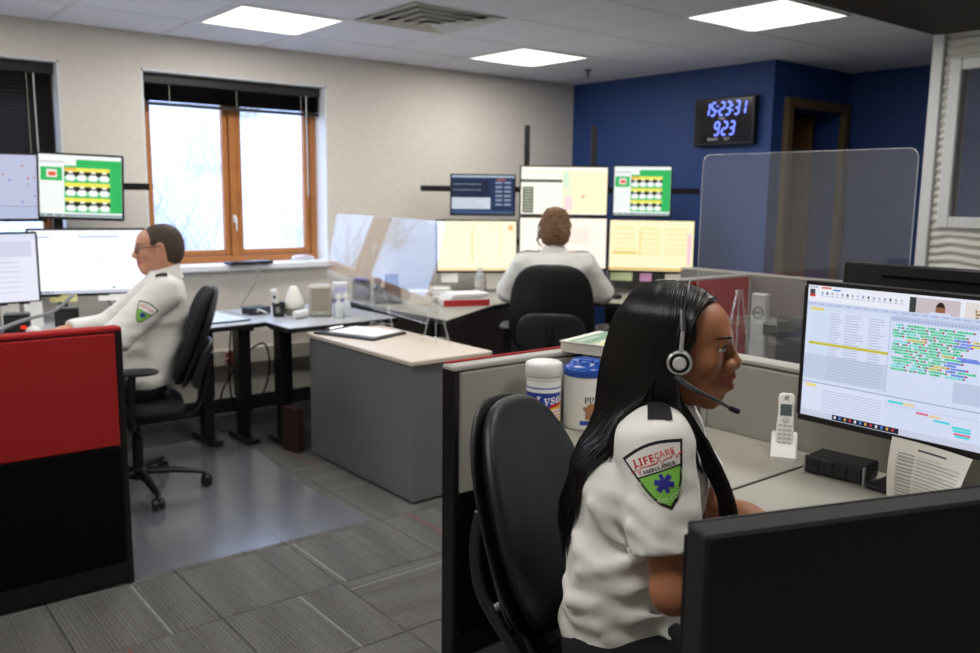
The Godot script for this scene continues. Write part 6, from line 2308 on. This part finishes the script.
# sleeve patch: shield with red lettering over a green field with a blue star
func patch(f: Dictionary, centre: Vector3, out: Vector3, up: Vector3, w: float, detail: bool) -> void:
	var s: Sdf = f.shirt
	s.full()
	var n := out.normalized()
	var u := (up - n * up.dot(n)).normalized()
	var r := u.cross(n)
	var lay := func(q: Vector2, lift: float) -> Vector3:
		return onto(s, centre + r * q.x + u * q.y + n * 0.05, -n, lift)
	var h := w * 1.06
	var root: Node3D = f.root
	var fillpoly := func(poly: PackedVector2Array, lift: float, mb: MB) -> void:
		var rings := 6
		var dense := PackedVector2Array()
		for i in poly.size():
			var p := poly[i]
			var q := poly[(i + 1) % poly.size()]
			var m := maxi(1, int(ceil(p.distance_to(q) / (w * 0.07))))
			for k in m:
				dense.append(p.lerp(q, float(k) / m))
		poly = dense
		var ce := Vector2.ZERO
		for p in poly:
			ce += p / poly.size()
		var pts := []
		for p in poly:
			var col := []
			for k in rings:
				col.append(lay.call(ce.lerp(p, float(k) / (rings - 1)), lift))
			pts.append(col)
		var base := mb.v.size()
		mb.sheet(pts, true, false)
		for i in range(base, mb.n.size()):
			var gr := s.grad(mb.v[i])
			mb.n[i] = gr
		mb.rewind()
	var sp := shield(w, h)
	var b := MB.new()
	fillpoly.call(sp, 0.0012, b)
	var pa := obj("sleeve_patch", b, mat("patch_black", c8(16, 16, 18), 0.8), root)
	var inner := PackedVector2Array()
	for p in sp:
		inner.append(p * 0.90)
	var cut := h * 0.02
	var top := Geometry2D.intersect_polygons(inner, PackedVector2Array([Vector2(-w, cut + 0.012 * h), Vector2(w, cut + 0.012 * h), Vector2(w, h), Vector2(-w, h)]))
	var bot := Geometry2D.intersect_polygons(inner, PackedVector2Array([Vector2(-w, -h), Vector2(w, -h), Vector2(w, cut - 0.012 * h), Vector2(-w, cut - 0.012 * h)]))
	var tm := MB.new()
	fillpoly.call(top[0], 0.0020, tm)
	obj("patch_field", tm, mat("patch_white", c8(232, 230, 226), 0.8), pa)
	var bm := MB.new()
	fillpoly.call(bot[0], 0.0020, bm)
	obj("patch_field", bm, mat("patch_green", c8(124, 190, 74), 0.8), pa)
	var bend := func(off: Vector2, k := 1.0, arc := 0.0) -> Callable:
		return func(p: Vector3) -> Vector3:
			var q := Vector2(p.x, p.y)
			if arc > 0.0:
				var an := p.x / arc
				q = Vector2(sin(an), -cos(an)) * (arc - p.y) + Vector2(0, arc)
			return lay.call(q + off, 0.0026 + p.z * k)
	var red := mat("patch_red", c8(206, 40, 40), 0.7)
	if detail:
		lettering("patch_lettering", "LIFE", w * 0.12, red, pa, Transform3D.IDENTITY, bend.call(Vector2(-w * 0.17, h * 0.235)), true, 0.0004, false, 1.05)
		lettering("patch_lettering", "CARE", w * 0.095, mat("patch_pink", c8(224, 120, 116), 0.7), pa, Transform3D.IDENTITY, bend.call(Vector2(w * 0.17, h * 0.25)), true, 0.0004)
		lettering("patch_lettering", "AMBULANCE", w * 0.062, mats["ink_black"], pa, Transform3D.IDENTITY, bend.call(Vector2(w * 0.02, h * 0.075)), true, 0.0004)
		lettering("patch_lettering", "CARROLL AND COMMUNITY", w * 0.068, mat("patch_pale", c8(206, 226, 186), 0.8), pa, Transform3D.IDENTITY, bend.call(Vector2(w * 0.0, -h * 0.395), 1.0, w * 0.36), false, 0.0004)
		var eg := MB.new()
		var prev := []
		for q in [[-0.42, 0.12], [-0.36, 0.13], [-0.33, 0.20], [-0.29, 0.06], [-0.26, 0.15], [-0.1, 0.145], [0.02, 0.15], [0.06, 0.21], [0.10, 0.10], [0.13, 0.16], [0.26, 0.17], [0.30, 0.24], [0.33, 0.13], [0.37, 0.18], [0.44, 0.185]]:
			prev.append(lay.call(Vector2(q[0] * w, q[1] * h), 0.0026))
		eg.tube(prev, w * 0.009, 4, false)
		obj("pulse_line", eg, red, pa)
	else:
		lettering("patch_lettering", "LIFE CARE", w * 0.10, red, pa, Transform3D.IDENTITY, bend.call(Vector2(0, h * 0.2)), true, 0.0004)
	# six-armed star
	var st := MB.new()
	for k in 3:
		var a := PI / 3 * k + 0.1 + PI / 6
		var dv := Vector2(cos(a), sin(a)) * w * 0.15
		var nv := Vector2(-dv.y, dv.x) * 0.28
		var o := Vector2(w * 0.02, -h * 0.155)
		if k == 1:
			nv *= 0.75
		var poly := PackedVector2Array([o - dv - nv, o + dv - nv, o + dv + nv, o - dv + nv])
		fillpoly.call(poly, 0.0026 + 0.0002 * k, st)
	obj("star_emblem", st, mat("patch_blue", c8(34, 36, 140), 0.7), pa)

# flat strap lying over a shoulder
func epaulette(f: Dictionary, a: Vector3, b: Vector3, w0: float, w1: float) -> void:
	var s: Sdf = f.shirt
	s.full()
	var side := (b - a).cross(Vector3.UP).normalized()
	var pts := []
	for i in 7:
		var col := []
		for j in 9:
			var v := j / 8.0
			var w := lerpf(w0, w1, v)
			var p := a.lerp(b, v) + side * (i / 6.0 - 0.5) * w + Vector3(0, 0.06, 0)
			col.append(onto(s, p, Vector3(0, -1, 0), 0.004))
		pts.append(col)
	var mb := MB.new()
	mb.sheet(pts, false, false)
	for i in mb.n.size():
		if mb.n[i].y < 0:
			mb.n[i] = -mb.n[i]
	mb.rewind()
	obj("epaulette", mb, mat("epaulette_black", c8(14, 14, 16), 0.85), f.root)

func short_hair(f: Dictionary, m: Material, amp: float, grow: float, top := 0.0) -> void:
	var s := Sdf.new()
	s.cap(Vector3(-0.022, 0.028, 0), Vector3(-0.022, 0.028, 0), 0.083 + grow, 0.083 + grow, 0.03, Vector3(1.14, 1.0, 0.93))
	s.cap(Vector3(-0.055, -0.035, -0.02), Vector3(-0.055, -0.035, 0.02), 0.052 + grow * 0.5, 0.052 + grow * 0.5, 0.05)
	if top > 0.0:
		s.cap(Vector3(-0.01, 0.105, 0), Vector3(-0.045, 0.10, 0), 0.035 + top, 0.03 + top, 0.04, Vector3(1.2, 0.8, 1.2))
	s.cap(Vector3(0.105, -0.045, 0), Vector3(0.105, -0.045, 0), 0.112, 0.112, 0.012, Vector3(1, 1, 1.1), 1)
	for z in [-1.0, 1.0]:
		s.cap(Vector3(-0.002, -0.004, z * 0.09), Vector3(-0.002, -0.03, z * 0.085), 0.032, 0.035, 0.01, Vector3.ONE, 1)
	s.planes.append([Vector3(-0.05, -0.075, 0), Vector3(0.35, -1, 0).normalized()])
	s.noise = FastNoiseLite.new()
	s.noise.seed = 3
	s.noise.frequency = 1.0
	s.nscale = Vector3(70, 60, 70)
	s.namp = amp
	var mb := MB.new()
	bbox_nets(s, 0.0055, mb, f.hx)
	obj("hair", mb, m, f.root)

func headset(label: String, f: Dictionary, side: float, boom: bool) -> void:
	var w: Transform3D = (f.root as Node3D).transform * (f.hx as Transform3D)
	var t := thing("headset", label, "headset", w.origin)
	t.transform = w
	var r: float = 0.104 if f.p.key == "front" else 0.098
	var band := MB.new()
	var pts := []
	for i in 21:
		var a := lerpf(-1.45, 1.45, i / 20.0) * side
		pts.append(Vector3(-0.008 + 0.012 * cos(a), 0.018 + cos(a) * (r + 0.001), sin(a) * r * 1.02))
	band.tube(pts, 0.0042, 8, true, 0.6)
	obj("headband", band, mat("band_black", c8(62, 62, 64), 0.3, 0.5), t)
	var arm := MB.new()
	var p0 := Vector3(-0.004, 0.078, side * (r * 0.83 + 0.004))
	var p1 := Vector3(0.002, 0.042, side * (r + 0.004))
	var p2 := Vector3(0.004, 0.002, side * (r + 0.005))
	arm.tube([p0, p1], 0.006, 8, true, 0.7)
	obj("slider_sleeve", arm, mat("band_grey", c8(84, 86, 90), 0.35, 0.4), t)
	var arm2 := MB.new()
	arm2.tube([p1, p2], 0.0068, 8, true, 0.6)
	obj("slider", arm2, mat("slider_silver", c8(200, 200, 200), 0.3, 0.5), t)
	var cup := MB.new()
	cup.X = Transform3D(Basis(Vector3.RIGHT, side * PI / 2), Vector3(0.004, -0.018, side * (r - 0.012)))
	cup.lathe([Vector2(0.0, 0.0), Vector2(0.020, 0.0), Vector2(0.0245, 0.006), Vector2(0.0245, 0.014), Vector2(0.022, 0.018)], 24)
	obj("ear_cushion", cup, mats["black_plastic"], t)
	var rim := MB.new()
	rim.X = cup.X
	rim.lathe([Vector2(0.0232, 0.016), Vector2(0.0232, 0.021), Vector2(0.0205, 0.024), Vector2(0.0185, 0.0235), Vector2(0.0185, 0.019)], 24)
	obj("ear_ring", rim, mats["slider_silver"], t)
	var disc := MB.new()
	disc.X = cup.X
	disc.lathe([Vector2(0.0125, 0.0195), Vector2(0.0125, 0.0245), Vector2(0.010, 0.026), Vector2(0, 0.026)], 24)
	var dark := MB.new()
	dark.X = cup.X
	dark.lathe([Vector2(0.0188, 0.0200), Vector2(0.0, 0.0200)], 24)
	obj("ear_well", dark, mats["black_plastic"], t)
	obj("ear_disc", disc, mat("disc_pale", c8(206, 205, 202), 0.35), t)
	if boom:
		var bm := MB.new()
		bm.tube(spline([Vector3(0.0, -0.042, side * (r + 0.012)), Vector3(0.03, -0.060, side * (r + 0.008)), Vector3(0.075, -0.080, side * 0.088), Vector3(0.108, -0.098, side * 0.068)], 14), [0.0062, 0.006, 0.006, 0.0058, 0.0055, 0.005, 0.0046, 0.0042, 0.004, 0.0036, 0.0034, 0.0032, 0.0032, 0.0032], 8)
		obj("boom", bm, mat("boom_grey", c8(92, 94, 98), 0.35, 0.4), t)
		var tip := MB.new()
		tip.tube([Vector3(0.104, -0.096, side * 0.070), Vector3(0.108, -0.098, side * 0.068), Vector3(0.123, -0.104, side * 0.058), Vector3(0.126, -0.105, side * 0.056)], [0.003, 0.0052, 0.0056, 0.003], 8)
		obj("microphone", tip, mat("mic_navy", c8(24, 30, 52), 0.5), t)
		var cw := MB.new()
		cw.tube(spline([Vector3(0.0, -0.03, side * 0.104), Vector3(0.01, -0.08, side * 0.10), Vector3(0.03, -0.15, side * 0.095), Vector3(0.045, -0.23, side * 0.09), Vector3(0.05, -0.30, side * 0.085)], 20), 0.0022, 5)
		obj("cord", cw, mats["band_black"], t)

func woman() -> void:
	var hair := mat("hair_black", c8(15, 11, 9), 0.36, 0.0, 0.42)
	var shirt := grainy("shirt_white", c8(228, 227, 222), c8(238, 237, 233), 0.85, 0.4, 12.0, 0.15)
	var sd := Vector3(0, 0, 1)
	var bk := Vector3(-0.7, 0, 0.7)
	var wf := [[sd, [Vector3(-0.16, 0.765, 0.16), Vector3(-0.08, 0.80, 0.16), Vector3(0.0, 0.85, 0.15)], 0.006, 0.003],
		[sd, [Vector3(-0.17, 0.735, 0.16), Vector3(-0.07, 0.745, 0.16), Vector3(0.03, 0.785, 0.15)], 0.007, 0.004],
		[sd, [Vector3(-0.16, 0.695, 0.16), Vector3(-0.06, 0.690, 0.16), Vector3(0.03, 0.715, 0.15)], 0.007, 0.003],
		[sd, [Vector3(-0.10, 0.645, 0.17), Vector3(0.0, 0.635, 0.17), Vector3(0.05, 0.66, 0.15)], 0.006, 0.003],
		[sd, [Vector3(-0.14, 0.90, 0.15), Vector3(-0.10, 0.85, 0.16), Vector3(-0.05, 0.825, 0.16)], 0.006, 0.003],
		[bk, [Vector3(-0.17, 0.83, 0.06), Vector3(-0.15, 0.80, 0.10), Vector3(-0.10, 0.785, 0.14)], 0.006, 0.003],
		[bk, [Vector3(-0.16, 0.72, 0.05), Vector3(-0.15, 0.70, 0.10), Vector3(-0.11, 0.715, 0.14)], 0.006, 0.003],
		[bk, [Vector3(-0.16, 0.665, 0.05), Vector3(-0.15, 0.66, 0.10), Vector3(-0.11, 0.665, 0.15)], 0.006, 0.003],
		[sd, [Vector3(-0.06, 0.945, 0.22), Vector3(-0.01, 0.915, 0.24), Vector3(0.04, 0.905, 0.23)], 0.005, 0.002],
		[sd, [Vector3(-0.06, 0.905, 0.22), Vector3(-0.01, 0.885, 0.24)], 0.005, 0.002]]
	var f := figure({"key": "front", "label": "person in white uniform shirt with long black hair wearing a headset", "at": Vector3(1.335, 0, -1.075), "face": 52.0, "head_turn": 0.0, "head_pitch": 5.0,
		"head": Vector3(0.006, 1.197, 0), "neckb": Vector3(-0.03, 1.065, 0), "shR": Vector3(-0.03, 1.03, 0.155), "shL": Vector3(-0.03, 1.03, -0.155), "chest": Vector3(-0.075, 0.92, 0), "waist": Vector3(-0.085, 0.77, 0), "pel": Vector3(-0.09, 0.61, 0),
		"elR": Vector3(0.015, 0.79, 0.235), "wrR": Vector3(0.22, 0.775, 0.15), "elL": Vector3(0.08, 0.79, -0.22), "wrL": Vector3(0.30, 0.772, -0.11), "knee": Vector3(0.36, 0.55, 0), "ankle": Vector3(0.38, 0.09, 0),
		"skin": lin(166, 110, 78), "lip": lin(154, 84, 78), "fem": true, "cell": 0.009, "hand_cell": 0.004, "head_cell": 0.0028, "arm": 0.95, "girth": 0.98, "sleeve": 0.74, "sleeve_w": 1.0, "hair_mat": hair, "shirt_mat": shirt, "folds": wf})
	patch(f, Vector3(-0.016, 1.006, 0.236), Vector3(-0.04, 0.18, 1.0), Vector3(-0.42, 1.0, 0.0), 0.112, true)
	epaulette(f, Vector3(-0.03, 1.09, 0.085), Vector3(-0.02, 1.06, 0.185), 0.038, 0.044)
	epaulette(f, Vector3(-0.03, 1.09, -0.085), Vector3(-0.02, 1.06, -0.185), 0.038, 0.044)
	# breast pocket flap and badge on the right chest
	woman_hair(f, hair)
	headset("grey telephone headset with boom microphone worn over long black hair", f, 1.0, true)
	var s: Sdf = f.shirt
	s.full()
	var pk := []
	for i in 6:
		var col := []
		for j in 6:
			var q := Vector3(0.14, 0.865 - 0.055 * j / 5.0, 0.03 + 0.075 * i / 5.0)
			col.append(onto(s, q, Vector3(-1, 0, 0), 0.007))
		pk.append(col)
	var pm := MB.new()
	pm.sheet(pk, false, false)
	for i in pm.n.size():
		if pm.n[i].x < 0:
			pm.n[i] = -pm.n[i]
	pm.rewind()
	obj("badge_holder", pm, mats["epaulette_black"], f.root)

func woman_hair(f: Dictionary, m: Material) -> void:
	var hx: Transform3D = f.hx
	var s: Sdf = f.shirt
	s.full()
	var mb := MB.new()
	# scalp layer
	var u := Sdf.new()
	u.cap(Vector3(-0.022, 0.026, 0), Vector3(-0.022, 0.026, 0), 0.084, 0.084, 0.03, Vector3(1.14, 1.0, 0.94))
	u.cap(Vector3(-0.05, 0.0, 0), Vector3(-0.075, -0.12, 0), 0.072, 0.05, 0.05, Vector3(1, 1, 1.15))
	u.cap(Vector3(0.112, -0.055, 0), Vector3(0.112, -0.03, 0), 0.115, 0.108, 0.01, Vector3(1, 1, 1.2), 1)
	bbox_nets(u, 0.007, mb, hx)
	var r := RandomNumberGenerator.new()
	r.seed = 5
	# strands: from the parting over the skull, then down
	for side in [1.0, -1.0]:
		var count := 760 if side > 0 else 420
		for k in count:
			var w := (k + r.randf()) / count              # 0 front hairline, 1 back of the crown
			var jit := r.randf_range(-1, 1)
			var lift := 0.004 * r.randf()
			var rx := lerpf(0.078, -0.075, pow(w, 0.75))       # along the parting, from the skull's middle
			var xe := lerpf(0.036, -0.113, smoothstep(0.0, 1.0, w * 0.85 + 0.12 * w * w))   # at ear height
			var c := []
			for th in [85.0, 62.0, 38.0, 10.0]:
				var x := lerpf(xe, rx, pow(th / 85.0, 1.3))
				var kx := sqrt(maxf(0.004, 1.0 - pow(x / 0.1165, 2.0)))
				var a := deg_to_rad(th)
				c.append(hx * Vector3(-0.022 + x, 0.026 + (0.090 + lift) * kx * sin(a), side * (0.094 + lift) * kx * cos(a)))
			var xs := -0.022 + xe
			var wrapz := sqrt(maxf(0.0, 1.0 - pow(xe / 0.1165, 2.0)))
			var front: bool = w < 0.26 and side > 0
			var p3: Vector3
			if front:
				p3 = Vector3(lerpf(0.002, -0.035, w / 0.26), -0.06, side * 0.090)
			else:
				p3 = Vector3(minf(xs, -0.03) - 0.012, -0.07 + 0.01 * jit, side * 0.090 * maxf(0.10, wrapz))
			c.append(hx * p3)
			if front:
				var g := r.randf()
				c.append(Vector3(0.035 + 0.03 * g, 1.03, side * (0.070 + 0.025 * r.randf())))
				c.append(Vector3(0.085 + 0.03 * g, 0.93, side * (0.055 + 0.03 * r.randf())))
				c.append(Vector3(0.10 + 0.03 * g, 0.83 + 0.06 * r.randf(), side * (0.04 + 0.035 * r.randf())))
			else:
				var q := clampf((w - 0.26) / 0.74, 0.0, 1.0)
				var zz: float = side * lerpf(0.105, 0.005, q)
				c.append(Vector3(lerpf(-0.085, -0.16, q), 1.02, zz * 1.0 + 0.008 * jit))
				c.append(Vector3(lerpf(-0.15, -0.20, q), 0.93, zz * 0.85 + 0.010 * jit))
				c.append(Vector3(lerpf(-0.19, -0.215, q) - 0.012 * r.randf(), lerpf(0.80, 0.86, q) - 0.05 * r.randf(), zz * 0.55 + 0.012 * jit))
			if side > 0 and w > 0.16 and w < 0.40 and k % 2 == 0:
				var q2 := (w - 0.16) / 0.24
				c.resize(5)
				c.append(Vector3(lerpf(0.01, -0.085, q2), 1.075, 0.088 + 0.006 * jit))
				c.append(Vector3(lerpf(0.03, -0.11, q2), 1.03, 0.105 + 0.01 * jit))
				c.append(Vector3(lerpf(0.06, -0.15, q2), 0.97, 0.10 + 0.01 * jit))
			var pts := spline(c, 19)
			for i in range(8, 19):
				var d := s.d(pts[i])
				if d < 0.006:
					pts[i] += s.grad(pts[i]) * (0.006 - d + 0.004 * r.randf())
			var rad := []
			var r0 := r.randf_range(0.0020, 0.0034)
			for i in 19:
				rad.append(r0 * (1.0 if i < 14 else lerpf(1.0, 0.35, (i - 13) / 5.0)))
			mb.tube(pts, rad, 4, false)
	obj("hair", mb, m, f.root)

func man() -> void:
	var hair := mat("hair_brown", c8(66, 52, 40), 0.7)
	var f := figure({"key": "left", "label": "person in white uniform shirt with cropped hair and glasses behind red partition", "at": Vector3(1.25, 0.005, -4.30), "face": 197.0, "head_turn": 0.0, "head_pitch": 6.0,
		"head": Vector3(-0.125, 1.205, 0), "neckb": Vector3(-0.15, 1.085, 0), "shR": Vector3(-0.14, 1.015, 0.19), "shL": Vector3(-0.14, 1.015, -0.19), "chest": Vector3(-0.13, 0.92, 0), "waist": Vector3(-0.08, 0.75, 0), "pel": Vector3(-0.03, 0.59, 0),
		"elR": Vector3(0.10, 0.81, 0.26), "wrR": Vector3(0.32, 0.80, 0.14), "elL": Vector3(0.08, 0.81, -0.26), "wrL": Vector3(0.31, 0.80, -0.16), "knee": Vector3(0.42, 0.54, 0), "ankle": Vector3(0.46, 0.09, 0),
		"skin": lin(206, 150, 124), "lip": lin(186, 110, 100), "fem": false, "cell": 0.012, "hand_cell": 0.005, "head_cell": 0.0045, "arm": 1.1, "girth": 1.12, "long": true, "sleeve": 1.0, "sleeve_w": 1.1, "hair_mat": hair, "shirt_mat": mats["shirt_white"]})
	short_hair(f, hair, 0.0035, 0.004)
	patch(f, Vector3(-0.05, 0.935, -0.30), Vector3(0.1, 0.2, -1.0), Vector3(-0.6, 1.0, 0.0), 0.095, false)
	epaulette(f, Vector3(-0.14, 1.09, -0.10), Vector3(-0.13, 1.05, -0.22), 0.045, 0.052)
	epaulette(f, Vector3(-0.14, 1.09, 0.10), Vector3(-0.13, 1.05, 0.22), 0.045, 0.052)
	var w: Transform3D = (f.root as Node3D).transform * (f.hx as Transform3D)
	var g := thing("eyeglasses", "thin dark eyeglasses worn by the person behind the red partition", "glasses", w.origin)
	g.transform = w
	for z in [-1.0, 1.0]:
		var lens := MB.new()
		var pts := []
		for i in 17:
			var a := TAU * i / 16
			pts.append(Vector3(0.100 - 0.004 * cos(a) * z * 0.0, 0.002 + sin(a) * 0.017, z * 0.033 + cos(a) * 0.023))
		lens.tube(pts, 0.0016, 5, false)
		obj("rim", lens, mat("glasses_dark", c8(40, 34, 32), 0.35), g)
		var tm := MB.new()
		tm.tube([Vector3(0.098, 0.010, z * 0.058), Vector3(0.05, 0.012, z * 0.078), Vector3(-0.01, 0.012, z * 0.086)], 0.002, 5)
		obj("temple", tm, mats["glasses_dark"], g)
	var br := MB.new()
	br.tube([Vector3(0.100, 0.008, -0.011), Vector3(0.108, 0.010, 0), Vector3(0.100, 0.008, 0.011)], 0.0016, 5)
	obj("bridge", br, mats["glasses_dark"], g)

func far_person() -> void:
	var hair := mat("hair_auburn", c8(124, 90, 60), 0.6)
	var f := figure({"key": "far", "label": "person in white shirt seen from behind facing six monitors", "at": Vector3(3.62, -0.0, -3.88), "face": -46.0, "head_turn": 0.0, "head_pitch": 6.0,
		"head": Vector3(0.05, 1.262, 0), "neckb": Vector3(0.015, 1.145, 0), "shR": Vector3(0.02, 1.07, 0.19), "shL": Vector3(0.02, 1.07, -0.19), "chest": Vector3(-0.01, 1.0, 0), "waist": Vector3(-0.03, 0.82, 0), "pel": Vector3(-0.04, 0.64, 0),
		"elR": Vector3(0.14, 0.87, 0.31), "wrR": Vector3(0.40, 0.83, 0.24), "elL": Vector3(0.14, 0.87, -0.30), "wrL": Vector3(0.38, 0.83, -0.14), "knee": Vector3(0.40, 0.58, 0), "ankle": Vector3(0.42, 0.09, 0),
		"skin": lin(206, 146, 118), "lip": lin(186, 110, 100), "fem": true, "cell": 0.013, "hand_cell": 0.0055, "head_cell": 0.006, "arm": 1.05, "girth": 1.08, "long": true, "sleeve": 1.0, "sleeve_w": 1.05, "hair_mat": hair, "shirt_mat": mats["shirt_white"]})
	short_hair(f, hair, 0.016, 0.015, 0.020)
	epaulette(f, Vector3(0.02, 1.14, -0.09), Vector3(0.02, 1.11, -0.21), 0.04, 0.045)
	epaulette(f, Vector3(0.02, 1.14, 0.09), Vector3(0.02, 1.11, 0.21), 0.04, 0.045)
	headset("black headset on the person seen from behind", f, -1.0, true)

func _ready() -> void:
	setup_view()
	wall_colors()
	furniture_mats()
	build_outside()
	build_room()
	blind("dark brown venetian blind pulled up at the open wood-framed window", 1.76, 2.985, 2.205, 0.19, 20, 3.0)
	blind("dark brown venetian blind lowered over the window behind the map monitor", 0.09, 1.262, 2.205, 0.66, 26, 40.0)
	build_furniture()
	build_monitors()
	build_items()
	woman()
	man()
	far_person()
	for c in find_children("*", "GeometryInstance3D", true, false):
		c.cast_shadow = GeometryInstance3D.SHADOW_CASTING_SETTING_ON
